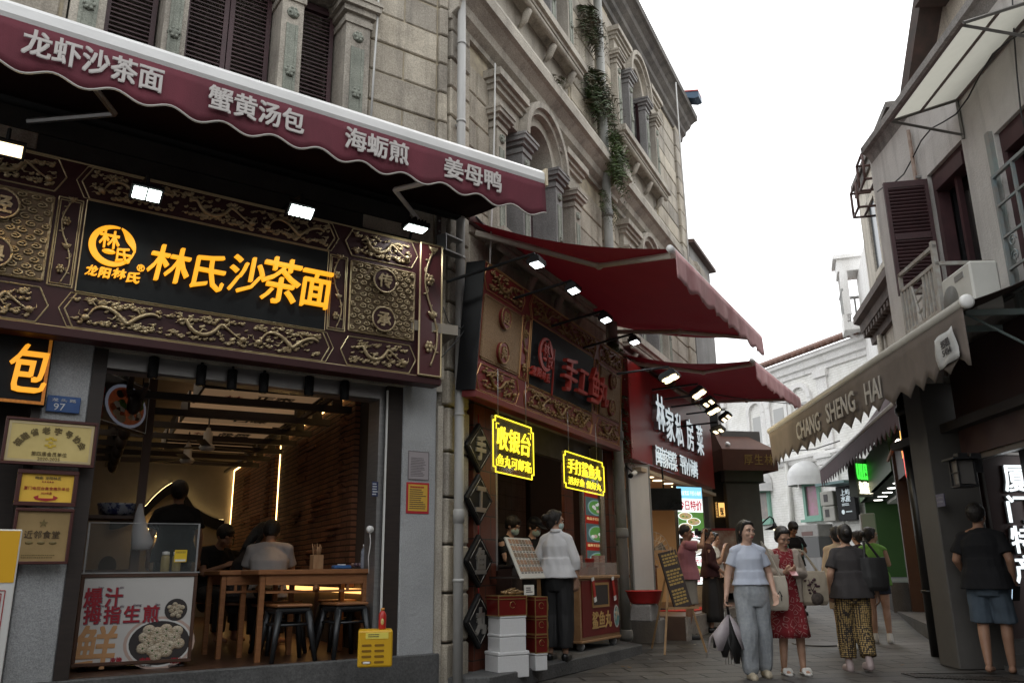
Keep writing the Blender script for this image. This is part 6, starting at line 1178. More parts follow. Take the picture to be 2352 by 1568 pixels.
w=T('white_balcony_house','tall white house with boxed balcony and slender railing beyond the stained house','building',FR,(-13.8,-.15,-.75)); q=MB(); q.box(.3,3.2,1.3,5,3.6,10.7).box(.12,3.2,.75,1.3,3.6,10.7); q.build('wall',wpl,w)
q=MB(); q.box(0,1.0,.15,1.7,8.85,9.1).box(0,1.0,.15,.27,9.1,9.35).box(0,.1,.27,1.7,9.1,9.35).box(0,1.0,.15,1.7,10.75,11.15).box(-.1,1.1,.05,1.8,11.15,11.27).box(.0,.22,.2,.42,9.35,10.75).box(.78,1.0,.2,.42,9.35,10.75).box(.0,.22,1.3,1.52,9.35,10.75).prismx([(.3,8.85),(1.3,8.85),(1.3,8.2),(1.1,8.4)],0.1,.4); q.build('balcony',wpl,w); q=MB()
for k in range(5): q.box(.1+.2*k,.16+.2*k,.18,.22,9.35,10.1)
for k in range(6): q.box(.03,.07,.4+.2*k,.46+.2*k,9.35,10.1)
q.box(0,1.0,.17,.25,10.1,10.18).box(.02,.1,.25,1.6,10.1,10.18); q.build('railing',M('rail_grey',(.3,.3,.29),.5),w); q=MB()
for u in (.5,1.9): frame(q,1.0,2.2,.15,1.2,1.3,u,5.4)
wn=q.build('window',wpl,w); q=MB()
for u in (.5,1.9): q.box(u+.15,u+.85,1.27,1.29,5.55,7.45)
q.build('pane',M('pane_grey',(.12,.13,.13),.2),wn); q=MB(); q.box(1.1,3.1,1.24,1.28,8.0,10.6); q.build('balcony_screen',M('screen_grey',(.42,.42,.41),.6,col2=(.33,.33,.32),vs=3,stretch=(1,1,12)),w)
w=T('green_tea_shop','narrow green shopfront with lit lettering and a row of ceiling lamps','shop',FR,(-13.4,0,.3)); gr=M('shop_green',(.035,.10,.02),.5,col2=(.03,.085,.018),vs=2); g0=.5
q=MB(); q.box(0,9.0,2.2,2.4,0,3.5).box(8.8,9.0,0,2.2,0,3.5).box(0,.2,0,2.2,0,3.5); q.build('wall',gr,w); q=MB(); q.box(0,9,-.1,2.4,2.62,2.72); q.build('soffit',M('soffit_dark',(.05,.05,.045),.5),w)
q=MB(); q.box(0,9,-.12,-.02,2.62,3.5); q.build('fascia',M('fascia_green',(.05,.11,.03),.5),w); q=MB(); q.box(0,9,-.4,2.4,-.3,g0); q.build('doorstep',stepm,w)
q=MB()
for k in range(6): q.lathe([(.12,-.004),(.12,.006)],(1.0+k*1.3,.3,2.615),14)
dlm=q.build('downlight',lamp_day,w); lamp('room_lamp','AREA',dlm,(5,.8,2.5),14,(.9,1,.75),1.2)
q=MB(); q.box(8.7,8.8,.1,.9,.5,2.6); q.build('lit_pillar',M('lit_green_panel',(.1,.4,.15),.5,col2=(.5,.6,.3),vs=4,emit=.5,ecol=(.2,.9,.35)),w)
FG=Frame(*FR.p(-9.6,-.25,0).xy,60.); gl=M('green_letter',(.1,.6,.1),.5,emit=.7,ecol=(.08,1,.08)); wl2=M('cream_letter',(1,.95,.75),.5,emit=1.0,ecol=(1,.92,.7))
ua,zt=FG.uz(1962,1050); ub,zb=FG.uz(2008,1140); w=T('glowing_shop_sign','jutting sign with glowing green and cream letters on the green shop','sign',FG,(ua,0,zb)); W=ub-ua; H=zt-zb; q=MB(); q.box(0,W,.02,.25,0,H); q.build('box',M('sign_olive',(.05,.06,.035),.5),w); txt('U:LESS',.4,gl,w,(W*.5,0,H*.64),ext=.02,shear=.1,fit=(W*.86,H*.42),bold=0); txt('奶荔家',.3,wl2,w,(W*.52,0,H*.22),ext=.02,fit=(W*.8,H*.32),bold=0)
ua,zt=FG.uz(2012,1068); ub,zb=FG.uz(2035,1095); w=T('small_green_sign','little white plate with green glowing characters beside the jutting sign','sign',FG,(ua,.3,zb-.25)); q=MB(); q.box(-.02,ub-ua+.02,.01,.05,-.1,zt-zb+.2); q.build('plate',M('plate_pale',(.35,.36,.34),.5),w); txt('奶茶',.2,gl,w,((ub-ua)/2,0,(zt-zb)/2+.08),ext=.008,fit=((ub-ua)*.8,(zt-zb)*.8),bold=.01)
# maroon awning of the green shop
mar2=M('plum_canvas',(.05,.02,.024),.85,col2=(.038,.016,.02),vs=2)
w=T('shop_awning','plum coloured scalloped awning sagging in front of the green shop','awning',FR,(-13.8,0,0)); P1=FR.p(-13.5,-1.7,0); 
d1=ray(1885,1078); A0=O+d1*(22.8/d1.y); d2=ray(2078,905); A1=O+d2*(13.2/d2.y); L=lambda q_:FR.loc(q_)-Vector((-13.8,0,0))
a_,b_=L(A0),L(A1); bk0,bk1=Vector((.3,-.05,a_.z+.95)),Vector((b_.x,-.05,b_.z+.55)); q=MB(); q.sheet(lambda s,t:bk0.lerp(bk1,s).lerp(a_.lerp(b_,s),t),10,4); q.build('canopy_cloth',mar2,w,solid=.01); dr=(b_-a_); LL=dr.length; dr.normalize()
scallop(LL,26,.5,.14,lambda u,d:a_+dr*u+Vector((0,-.02,-d))).build('valance',mar2,w,solid=.008); q=MB(); q.tube([a_,b_],.05,8); q.ell(b_,.09,8,6); q.build('front_bar',M('bar_grey',(.35,.34,.33),.5),w)
w=T('tube_lamp','bright white tube lamp under the plum awning','lamp',FR,FR.loc(atY(2060,1017,13.6))); q=MB(); q.tube([(-.25,0,0),(.25,0,.0)],.035,8); q.build('tube',M('tube_hot',(1,.95,.9),.5,emit=5,ecol=(1,.93,.85)),w); q=MB(); q.tube([(-.25,.0,.03),(-1.6,.0,-.1)],.03,6); q.build('bracket',M('orange_pipe',(.3,.13,.05),.5),w)
w=T('star_sign','red star shaped neon figure hanging by the brown shopfront','neon sign',FR,FR.loc(atY(2082,1060,13.9))); q=MB(); q.tube([(0,0,.55),(.08,0,.2),(.02,0,.05),(.2,0,-.1),(.02,0,-.1),(.05,0,-.45),(-.08,0,-.2),(-.1,0,.1),(0,0,.55)],.028,6); q.build('red_tube',M('neon_red',(1,.1,.08),.5,emit=1.6,ecol=(1,.12,.1)),w); q=MB(); q.tube([(.06,-.02,.6),(.05,-.02,.25)],.03,6).tube([(.16,-.02,-.2),(.12,-.02,-.5)],.02,6); q.build('amber_tube',M('neon_amber',(1,.55,.1),.5,emit=1.2,ecol=(1,.5,.1)),w)
w=T('brown_shopfront','dim brown wooden shopfront with lit shelves behind the black pole','shop',FR,(-4.3,0,0)); bs_=M('dim_brown',(.07,.035,.022),.5,col2=(.05,.024,.016),vs=4); q=MB(); q.box(0,3.9,1.4,1.5,0,3.4).box(3.8,3.9,0,1.4,0,3.4).box(0,.15,-.1,.3,0,3.4).box(0,3.9,-.05,.05,2.7,3.6).box(0,3.9,.05,1.5,3.41,3.5); q.build('wall',bs_,w); q=MB(); q.box(0,3.9,-.35,1.4,-.1,.28); q.build('doorstep',stepm,w)
q=MB()
for k in range(5): q.box(.3,3.6,1.1,1.39,.5+.45*k,.53+.45*k)
sh=q.build('shelf',bs_,w); q=MB(); rnd=random.Random(12)
for k in range(40): x=rnd.uniform(.3,3.4); z=.53+.45*rnd.randrange(5); q.box(x,x+rnd.uniform(.08,.2),1.12,1.3,z,z+rnd.uniform(.1,.3))
q.build('packaged_goods',M('goods_mix',(.3,.14,.05),.5,col2=(.08,.04,.03),vs=5),sh); lamp('shelf_light','AREA',sh,(2,.9,2.5),10,(1,.6,.25),.8,(0,0,0))
txt('鼓浪屿馅饼',.3,M('amber_small',(1,.5,.1),.5,emit=.6,ecol=(1,.5,.12)),w,(2.2,-.07,3.1),ext=.01,sp=1.1)
w=T('wall_cabinet','grey control cabinet with cables outside the green shop','cabinet',FR,FR.loc(atY(2012,1228,18.5))); q=MB(); q.box(0,.4,-.3,0,-.35,.45); q.build('box',M('cab_pale',(.28,.25,.22),.5),w,bevel=.02); q=MB(); q.tube([(.2,-.1,-.35),(.22,-.1,-.6),(.15,-.1,-.8),(.3,-.12,-.95)],.04,6); q.build('cable',black,w)
# ================================================================ right side, near: plaster house
plas=stone('grey_plaster',(.68,.665,.635),(.54,.525,.50),(.17,.165,.155),1.3,160,.85,.5)
w=T('plaster_house','near plaster house with maroon shutters, concrete eave slab and stained wall','building',FC,(0,0,0))
win=[(1.38,2.3,4.25,5.85),(2.95,4.4,3.7,5.55)]
q=MB(); q.box(-.25,1.38,0,.25,3.2,7.0).box(2.3,2.95,0,.25,3.2,7.05).box(4.4,18,0,.25,3.2,7.05).box(1.38,2.3,0,.25,3.2,4.25).box(1.38,2.3,0,.25,5.85,7.05).box(2.95,4.4,0,.25,3.2,3.7).box(2.95,4.4,0,.25,5.55,7.05).box(-.25,-.0,.25,6,3.2,7.05); q.build('wall',plas,w)
q=MB(); q.prismx([(0,6.84),(-.03,6.92),(-.07,6.98),(-.13,7.0),(-.13,7.10),(.3,7.10),(.3,6.84)],-.2,18); q.box(-.2,-.05,-.13,6,7.0,7.10); q.build('eave_slab',stone('eave_grey',(.36,.345,.325),(.24,.23,.22),(.06,.06,.06),2,60,.85,.8),w)
q=MB(); q.prism([(.6,7.2),(9,7.2),(9,11.5),(4.2,11.5),(2.6,9.6)],.5,4); q.build('upper_storey',stain,w); q=MB(); q.add([(.35,.2,7.25),(2.45,.2,9.8),(4.1,.2,11.75),(4.1,.7,11.75),(2.45,.7,9.8),(.35,.7,7.25),(.5,.2,7.1),(2.6,.2,9.55),(4.2,.2,11.45),(4.2,.7,11.45),(2.6,.7,9.55),(.5,.7,7.1)],[(0,1,4,5),(1,2,3,4),(6,7,1,0),(7,8,2,1),(11,10,7,6),(10,9,8,7)])
q.prism([(1.55,8.2),(2.1,8.2),(2.3,8.7),(2.2,9.2),(1.8,8.9)],.1,.5); q.build('gable_edge',M('gable_brown',(.10,.06,.05),.7,col2=(.05,.04,.035),vs=5),w)
for k,(a,b,c,d) in enumerate(win):
    q=MB(); frame(q,b-a,d-c,.09,.05,.2,a,c); q.box((a+b)/2-.03,(a+b)/2+.03,.1,.16,c+.09,d-.09).box(a+.09,b-.09,.02,.2,d-.26,d-.09); wn=q.build('window',shutter_red,w); q=MB(); q.box(a,b,.24,.26,c,d); q.build('pane',M('dark_glass',(.02,.02,.022),.15),wn)
q=MB(); s=.05
FCs=Matrix.Translation((1.36,0,0))@Matrix.Rotation(R(-82),4,'Z')@Matrix.Rotation(PI,4,'Z')
lf=MB(); leaf(lf,0,.52,0,0,1.5); lf.box(.05,.47,.0,.05,.72,.8)
sh_=lf.build('shutter',shutter_red,w,label='open louvred shutter swung out'); sh_.location=(1.40,-.03,4.28); sh_.rotation_euler=(0,0,-R(98))
q=MB(); q.box(2.85,2.93,-.05,.02,3.5,5.6); q.build('mint_pilaster',M('mint_old',(.25,.33,.32),.6,col2=(.3,.29,.27),vs=5),w)  # thin pilaster strip in old mint paint
# ground floor of the near plaster house
q=MB(); q.box(.75,1.25,-.42,.1,0,3.2); q.build('pillar',M('pillar_dim',(.085,.08,.073),.7,col2=(.065,.06,.055),vs=2),w,bevel=.01); q=MB(); q.box(1.4,18,-.12,-.02,2.3,3.5).box(-.25,.75,-.05,.2,2.7,3.2); q.build('fascia',M('fascia_plum',(.05,.024,.022),.5,col2=(.04,.018,.018),vs=3),w)
q=MB(); q.box(1.25,18,.6,.7,0,3.2).box(-.25,18,-.25,.7,2.6,2.7).box(-.25,-.1,.0,3,0,3.2); q.build('shop_wall',M('shop_dim',(.03,.024,.022),.7),w); q=MB(); q.box(1.4,9,-.02,.6,-.05,.06); q.build('doorstep',stepm,w); q=MB(); q.box(1.4,9,-.08,-.0,2.24,2.3); q.build('door_frame',M('door_alu',(.16,.15,.14),.35,.6),w)
FS=Frame(5.46,9.72,80.); w=T('character_sign','dark brown panel with big white lit characters stacked down it, at the right edge','sign',FS,(0,0,.28)); q=MB(); q.box(0,1.7,0,.05,0,2.1); q.build('panel',M('panel_brown',(.045,.018,.015),.5,col2=(.035,.014,.012),vs=3),w); q=MB(); frame(q,1.7,2.1,.03,-.02,-.001); q.build('frame',M('door_alu',(.16,.15,.14),.35,.6),w)
hot=M('hot_white',(.6,.6,.6),.5,emit=.75,ecol=(.9,.97,1)); kb=M('letter_black',(.01,.01,.01),.5)
for ch,(x,y) in zip('厦门特产',((2332,1098),(2341,1168),(2350,1238),(2358,1306))):
    u,z=FS.uz(x,y,-.03); txt(ch,.3,kb,w,(u-.014,-.012,z-.28-.008),name='letter_shadow',ext=.008,fit=(.30,.30),bold=.02); txt(ch,.3,hot,w,(u,-.032,z-.28),name='letter_face',ext=.006,fit=(.30,.30),bold=.009)
w=T('house_lantern','black iron wall lantern with mesh panes on the near pillar','lantern',FC,(*(lambda a:(a[0],-.55,a[1]))(FC.uz(2212,1085,-.55)),)); q=MB(); 
for sx in (-1,1):
    for sy in (-1,1): q.box(sx*.085-.008,sx*.085+.008,sy*.085-.008,sy*.085+.008,-.13,.13)
q.box(-.1,.1,-.1,.1,-.15,-.13).box(-.14,.14,-.14,.14,.13,.15).box(-.09,.09,-.09,-.08,-.005,.005).box(-.09,-.08,-.09,.09,-.005,.005).box(-.05,.05,-.05,.05,.15,.2).box(-.02,.02,.1,.2,.0,.2); q.build('cage',black,w); q=MB(); q.box(-.075,.075,-.075,.075,-.12,.12); q.build('pane',M('lantern_dim',(.07,.065,.06),.4),w)
u,z=FC.uz(2162,1150,-.43); w=T('door_plate','faded purple blue house plate on the near pillar','plate',FC,(u-.12,-.43,z-.06)); q=MB(); q.box(0,.2,0,.01,0,.14); q.build('plate',M('plate_violet',(.05,.045,.09),.5),w); rows(w,.02,.18,.03,.12,-.0005,2,M('plate_dim',(.15,.14,.18),.5),3)
pp=ground(2156,1507); w=T('awning_pole','black round awning pole with a collar standing in the street','pole',None,(pp.x,pp.y,pp.z)); q=MB(); q.tube([(0,0,0),(0,0,3.35)],.085,16); q.build('shaft',M('pole_black',(.01,.01,.01),.35),w); q=MB(); q.lathe([(.1,.75),(.1,.79)],n=16); q.tube([(.11,0,.85),(.13,0,.6),(.1,0,.77)],.008,4); q.build('band',M('pole_black',(.01,.01,.01),.35),w); q=MB(); q.lathe([(.09,3.0),(.12,3.04),(.12,3.1),(.09,3.14)],n=16); q.build('collar',M('pole_black',(.01,.01,.01),.35),w)
w=T('ring_lights','row of four amber half ring lights in the dim shop behind the black pole','lights',FR,FR.loc(atY(2140,1210,13.3))); 
for k in range(4):
    q=MB(); q.tube([(.03*0+.13*math.cos(t),0,.42-.29*k+.13*math.sin(t)) for t in [R(-75)+R(150)*i/10 for i in range(11)]],.016,6); q.build('half_ring',M('ring_amber',(1,.5,.05),.5,emit=2.2,ecol=(1,.45,.04)),w)
# long grey awning
def X_(x,y,X): d=ray(x,y); return O+d*(X/d.x)
A=X_(2216,695,4.15); B_=X_(1770,990,4.15); w=T('street_awning','long grey brown awning with faded pale capitals along its ragged valance','awning',None,(A.x,A.y,A.z)); o=Vector(A)
gc=M('grey_canvas',(.15,.122,.104),.9,col2=(.10,.082,.07),vs=1.8,stretch=(1,1,.6)); dr=(B_-A); LL=dr.length; dr.normalize(); bk=Vector((1.35,0,.62))
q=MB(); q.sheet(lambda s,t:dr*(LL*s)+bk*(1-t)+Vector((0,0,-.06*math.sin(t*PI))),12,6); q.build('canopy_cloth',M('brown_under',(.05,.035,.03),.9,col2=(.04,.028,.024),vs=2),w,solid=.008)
q=MB(); q.tube([-dr*.02,dr*(LL+.02)],.055,10); q.build('front_bar',M('bar_beige',(.38,.36,.31),.5,col2=(.3,.28,.24),vs=3),w); q=MB(); q.lathe([(.066,0),(.066,.03),(.04,.045),(0,.047)],(0,0,0),18,T=Matrix.Translation(-dr*.02)@Matrix.Rotation(PI/2,4,'X')); q.build('end_cap',white,w)
vf=lambda u,d:dr*u+Vector((-.03-.03*math.sin(u*4)*d/.5,0,-.04-d))
def zig(a,b):
    n=19; t=(a*n)%1.0; e=.55-.11*(1-abs(t*2-1))**.8*(1 if a>.01 else .3)
    return vf(a*LL,e*b)
q=MB(); q.sheet(zig,152,5); v=q.build('valance',gc,w,solid=.006)
ax=math.atan2(-dr.y,-dr.x); FV=Matrix.Rotation(ax,4,'Z')
pale=M('faded_print',(.42,.40,.36),.8,col2=(.3,.28,.25),vs=12)
def word(s,x0,x1,y0,y1):
    p0=X_(x0,y0,4.1)-o; p1=X_(x1,y1,4.1)-o; c=(p0+p1)/2; L=abs((p1-p0).dot(dr)); t=txt(s,.3,pale,v,(0,0,0),ext=.003,fit=(L,.24),bold=.012,align='CENTER'); t.location=c+Vector((-.015,0,0)); t.rotation_euler=(0,0,ax)
word('CHANG',1832,1885,990,968); word('SHENG',1900,1966,948,922); word('HAI',1990,2026,906,886)
p0=X_(2180,800,4.1)-o; q=MB(); q.sheet(lambda s,t:Vector((.0+.012*math.sin(s*9+t*5),s*.38-.19,t*.30-.15)),8,6); pt_=q.build('torn_paper',M('old_paper',(.52,.52,.5),.8,col2=(.36,.36,.35),vs=8),v,solid=.003); pt_.location=p0+Vector((-.03,0,0)); pt_.rotation_euler=(R(-6),0,0)
t=txt('招租\n5494',.08,ink,pt_,(0,0,0),ext=.002,bold=.004); t.rotation_euler=(0,0,ax+0); t.location=(-.022,-.04,0)
q=MB(); arm(q,[(1.2,.6,.45),(.55,1.4,.12)],.05); arm(q,[(.55,1.4,.12),(.04,.5,-.03)],.045); arm(q,[(1.2,4.4,.3),(.55,3.6,.1),(.04,4.6,-.1)],.045); q.build('folding_arm',M('arm_dark',(.06,.055,.05),.5),w)
# canopy with metal frame
w=T('glass_canopy','pale translucent canopy sheet on a steel frame high on the plaster house','canopy',FC,(2.4,0,6.2)); P0=FC.uz(2046,275,-.8); P1=FC.uz(2192,86,-.8); a=Vector((P0[0]-2.4,-.8,P0[1]-6.2)); b=Vector((P1[0]+.2-2.4,-.8,P0[1]-6.2)); c=Vector((P1[0]+.2-2.4,-.02,.13)); d=Vector((P0[0]-2.4,-.02,.13))
q=MB(); q.add([a,b,c,d],[(0,1,2,3)]); cs=M('canopy_sheet',(.5,.49,.43),.5,col2=(.36,.35,.3),vs=2.5); n_=cs.node_tree; tr=n_.nodes.new('ShaderNodeBsdfTranslucent'); tr.inputs[0].default_value=(.62,.61,.53,1); ms=n_.nodes.new('ShaderNodeMixShader'); ms.inputs[0].default_value=.5; n_.links.new(n_.nodes['Principled BSDF'].outputs[0],ms.inputs[1]); n_.links.new(tr.outputs[0],ms.inputs[2]); n_.links.new(ms.outputs[0],n_.nodes['Material Output'].inputs[0])
q.build('sheet',cs,w)
q=MB(); dn=Vector((0,0,-.02))
for s_,e_ in ((a,b),(b,c),(d,a),(c,d),(a.lerp(d,.45),b.lerp(c,.45)),(d+Vector((0,0,-.45)),a),(d,d+Vector((0,0,-.5))),(d.lerp(c,.98)+Vector((0,0,-.45)),a.lerp(b,.98))): q.tube([s_+dn,e_+dn],.02,4,sm=False)
q.build('frame',M('canopy_steel',(.16,.155,.145),.45,.5),w)
# lattice guard and air conditioner
(a,zt),(b,zb)=FC.uz(2066,640,-.6),FC.uz(2160,645,-.6); w=T('window_guard','pale grey metal guard rail with a fan pattern below the open shutter','railing',FC,(a,-.6,3.72)); W=b-a-.02; gp=M('guard_paint',(.42,.43,.41),.5,col2=(.3,.26,.22),vs=9)
q=MB(); q.box(0,W,-.02,.02,.0,.04).box(0,W,-.02,.02,.52,.56).box(0,W,-.02,.02,.72,.76).box(0,.04,-.02,.02,0,.76).box(W-.05,W,-.025,.025,0,.8).box(0,.03,0,.6,.52,.56).box(W-.03,W,0,.6,.52,.56)
for x in [.1+.085*i for i in range(int(W/.085))]:
    if not .32*W<x<.62*W and x<W-.06: q.box(x-.018,x+.018,-.015,.015,.04,.52)
q.tube([(.30*W,0,.52),(.44*W,0,.04)],.016,4,sm=False).tube([(.64*W,0,.52),(.5*W,0,.04)],.016,4,sm=False)
for z in (.15,.28,.40): q.tube([(W*(.41-.1*z*1.6+.03),0,z),(W*(.53+.1*z*1.6-.03),0,z+.03)],.016,4,sm=False)
q.build('bars',gp,w)
w=T('air_conditioner','white air conditioner outdoor unit beside the window guard','air conditioner',FC,(b+.12,-.66,3.5)); q=MB(); q.box(0,.62,0,.28,0,.5); q.build('casing',M('ac_white',(.56,.56,.52),.5,col2=(.48,.48,.44),vs=3),w,bevel=.02); q=MB(); q.box(.30,.48,-.006,0,.38,.44).box(-.006,0,.04,.24,.08,.42); q.lathe([(.0,-.004),(.17,-.003),(.17,.0)],(0,0,0),20,T=Matrix.Translation((.16,0,.22))@Matrix.Rotation(PI/2,4,'X')); q.build('recess',M('ac_grey',(.2,.2,.19),.5),w); q=MB(); q.box(.0,.03,-.1,.65,-.06,-.001).box(.58,.61,-.1,.65,-.06,-.001).tube([(.6,-.1,-.04),(.6,.64,-.5)],.015,4); q.build('bracket',M('mint_old2',(.28,.36,.35),.6),w)
w=T('window_grille','pale blue iron window grille with scrolls at the right edge','grille',FC,(2.95,-.12,3.75)); q=MB(); frame(q,1.5,1.3,.035,0,.04)
for x in (.4,.8,1.15): q.box(x-.015,x+.015,0,.03,.03,1.27)
for z in (.25,.6,.95): q.box(.03,1.47,.002,.028,z-.012,z+.012)
for x in (.2,.6,1.0):
    for s_ in (-1,1): q.tube([(x+s_*.07*(1-t/14)*math.cos(t*.8),-.005,.42+s_*.08+.07*(1-t/14)*math.sin(t*.8)) for t in range(12)],.01,4)
q.build('bars',M('blue_grille',(.2,.27,.29),.6,col2=(.25,.24,.22),vs=7),w)
cable('dark cable hanging from the steel canopy frame down the plaster house',[FC.p(*(lambda a:(a[0],-.05,a[1]))(FC.uz(x,y,-.05))) for x,y in ((2325,-10),(2328,60),(2335,160),(2345,260),(2362,330))],.008,bc)
cable('thin wire crossing above the lane from the red awning to the white building',[atY(1640,905,14),atY(1720,918,17),atY(1800,925,20),atY(1945,940,24)],.012,bc)
# manhole and drain
p=ground(1880,1478); w=T('manhole_cover','round iron manhole cover set in the paving','manhole',None,(p.x,p.y,p.z+.004)); q=MB(); q.lathe([(.36,0),(.36,.006),(.33,.008),(.3,.006),(.26,.008),(.2,.006),(.15,.008),(0,.008)],n=28); q.build('cover',M('iron_cover',(.06,.055,.05),.5,.4,col2=(.04,.036,.034),vs=20),w)
w=T('white_tube_end','short white plastic tube lying on the ground by the near pillar','tube',None,ground(2150,1520)+Vector((.25,-.1,.05))); q=MB(); q.tube([(-.15,.05,.0),(.25,-.1,.0)],.035,10); q.build('tube',white,w)

# ribbed drain strip, gutter cover, leaves and paper scraps on the paving
pd=[ground(x,y) for x,y in ((2090,1552),(2330,1562))]; w=T('drain_grating','ribbed dark drain grating across the paving at the lower right','drain',None,(pd[0].x,pd[0].y,.004)); d_=(pd[1]-pd[0]); q=MB()
for k in range(26): x=d_.x*k/25; q.box(x,x+.02,-.14+d_.y*k/25,.14+d_.y*k/25,0,.008)
q.box(-.02,d_.x+.04,-.16,-.145,0,.008).box(-.02,d_.x+.04,.145,.16,0,.008); q.build('grating',M('iron_cover',(.06,.055,.05),.5,.4,col2=(.04,.036,.034),vs=20),w)
rnd=random.Random(21); q=MB()
for k in range(46):
    x=rnd.uniform(.5,5.0); y=rnd.uniform(9.2,15); z=gz(y)+.004; a=rnd.uniform(0,6.28); L=rnd.uniform(.02,.05); c_,s_=math.cos(a)*L,math.sin(a)*L
    q.add([(x-c_,y-s_,z),(x+s_*.4,y-c_*.4,z+.004),(x+c_,y+s_,z+.008),(x-s_*.4,y+c_*.4,z+.003)],[(0,1,2,3)],k%3)
o=q.build('litter',[M('dry_leaf',(.16,.10,.04),.8),M('green_leaf',(.08,.10,.03),.8),M('paper_scrap',(.4,.38,.35),.8)]); o['kind']='stuff'; o['label']='fallen leaves and paper scraps on the grey paving'
cable('black power cables slung along the front above the fish ball sign',[FB.p(u,-.12,4.95-.12*math.sin((u-.5)*2.1)**2) for u in [.5+.35*k for k in range(15)]],.012,bc)
cable('thin black cable drooping along the plaster house under the eave slab',[FC.p(u,-.06,6.3-.18*math.sin(u*1.9)**2) for u in [.0+.3*k for k in range(15)]],.010,bc)
cable('bundle of wires along the white brick wall above the domed awnings',[FD.p(u,-.25,4.95-.1*math.sin(u*1.3)**2) for u in [-9+.6*k for k in range(16)]],.02,bc)
w=T('wall_pipe','thin rusty pipe running down the plaster house beside the shutter','pipe',FC,(1.2,-.06,3.3)); q=MB(); q.tube([(0,0,0),(0,0,3.3)],.025,8); q.build('pipe',M('rusty_pipe',(.30,.25,.21),.7,col2=(.16,.09,.06),vs=6),w); 
for z in (1.5,2.6): q=MB(); q.box(-.04,.04,-.01,.06,z,z+.03); q.build('clip',steel,w)
import numpy as np
# ================================================================ people
skin=M('skin',(.50,.31,.22),.5,col2=(.37,.21,.14),vs=8,spec=.3); skin_l=M('skin_light',(.60,.40,.31),.5,col2=(.46,.28,.2),vs=8,spec=.3); skin_d=M('skin_tan',(.30,.17,.11),.5,col2=(.26,.14,.09),vs=8,spec=.3)
hair_m=M('black_hair',(.012,.010,.009),.5,col2=(.02,.016,.014),vs=60,stretch=(1,1,.15),bump=.5,bs=90,spec=.4)
lipm=M('lips',(.30,.07,.06),.45); eyew=M('eye_white',(.5,.48,.45),.3); eyeb=M('eye_dark',(.01,.008,.007),.2); maskm=M('mask_blue',(.42,.55,.52),.7)
def V(*a): return Vector(a)
def cone(mb,p0,p1,r0,r1,n=12,fl=1.,flat=False):
    """tapered limb segment with rounded ends; fl flattens it front to back"""
    p0=Vector(p0);p1=Vector(p1); d=(p1-p0); L=d.length; d.normalize()
    a=Vector((0,1,0)); a=(a-d*a.dot(d)); a=a.normalized() if a.length>.2 else d.orthogonal().normalized(); b=d.cross(a); rings=[]
    for k in (-.92,-.6,0): rr=r0*math.sqrt(1-k*k); rings.append((p0+d*r0*k,rr))
    rings.append((p0+d*L*.5,(r0+r1)/2*1.02))
    for k in ((0,) if flat else (0,.6,.92)): rr=r1*math.sqrt(1-k*k); rings.append((p1+d*r1*k,rr))
    mb.loft([[c+(a*math.cos(2*PI*i/n)*fl+b*math.sin(2*PI*i/n))*r for i in range(n)] for c,r in rings],0,True)
def ring(c,rx,ry,n=20,yaw=0.): 
    cy,sy=math.cos(yaw),math.sin(yaw); out=[]
    for i in range(n):
        a=2*PI*i/n; x=rx*math.copysign(abs(math.cos(a))**.85,math.cos(a)); y=ry*math.copysign(abs(math.sin(a))**.85,math.sin(a)); out.append(V(c.x+x*cy-y*sy,c.y+x*sy+y*cy,c.z))
    return out
def remesh(o,vox,sm=4,wr=0.,seed=0):
    md=o.modifiers.new('r','REMESH'); md.mode='VOXEL'; md.voxel_size=vox; md.use_smooth_shade=True
    md=o.modifiers.new('s','SMOOTH'); md.iterations=sm; md.factor=.5
    fin(o)
    if wr:
        me=o.data; n_=len(me.vertices); co=np.empty(n_*3); no=np.empty(n_*3); me.vertices.foreach_get('co',co); me.vertices.foreach_get('normal',no); co=co.reshape(-1,3); nn=noise.noise
        k=np.array([nn((p[0]*9+seed,p[1]*9,p[2]*3.2+seed))+.6*nn((p[0]*16,p[1]*16+seed,p[2]*7-p[0]*6)) for p in co.tolist()])
        co+=no.reshape(-1,3)*(k*wr)[:,None]; me.vertices.foreach_set('co',co.ravel()); me.update()
    return o
def hand(mb,w,d,nrm,curl,side,sc=1.):
    """palm with four bent fingers and a thumb from wrist w along d; nrm points out of the palm"""
    d=d.normalized(); nrm=(nrm-d*nrm.dot(d)).normalized(); lat=d.cross(nrm)*side; s=sc
    for k in (-1,-.33,.33,1): cone(mb,w+lat*.018*k*s,w+d*.085*s+lat*.029*k*s,.016*s,.012*s,8)
    for k,(lk,ln) in enumerate(((-1,.072),(-.33,.082),(.33,.076),(1,.058))):
        p=w+d*.088*s+lat*.029*lk*s; a=curl*.5+.06*k
        for j,f in enumerate((.46,.32,.24)):
            a+=curl*(.55 if j else .25); q=p+(d*math.cos(a)+nrm*math.sin(a)+lat*lk*.04)*ln*f*s; cone(mb,p,q,.0098*s-.0006*j,.0090*s-.0006*j,8); p=q
    p=w+d*.028*s-lat*.03*s; q=p+(d*.55-lat*.7+nrm*.35).normalized()*.04*s; cone(mb,p,q,.013*s,.0105*s,8); cone(mb,q,q+(d*.9-lat*.1+nrm*.4).normalized()*.032*s,.0105*s,.0085*s,8)
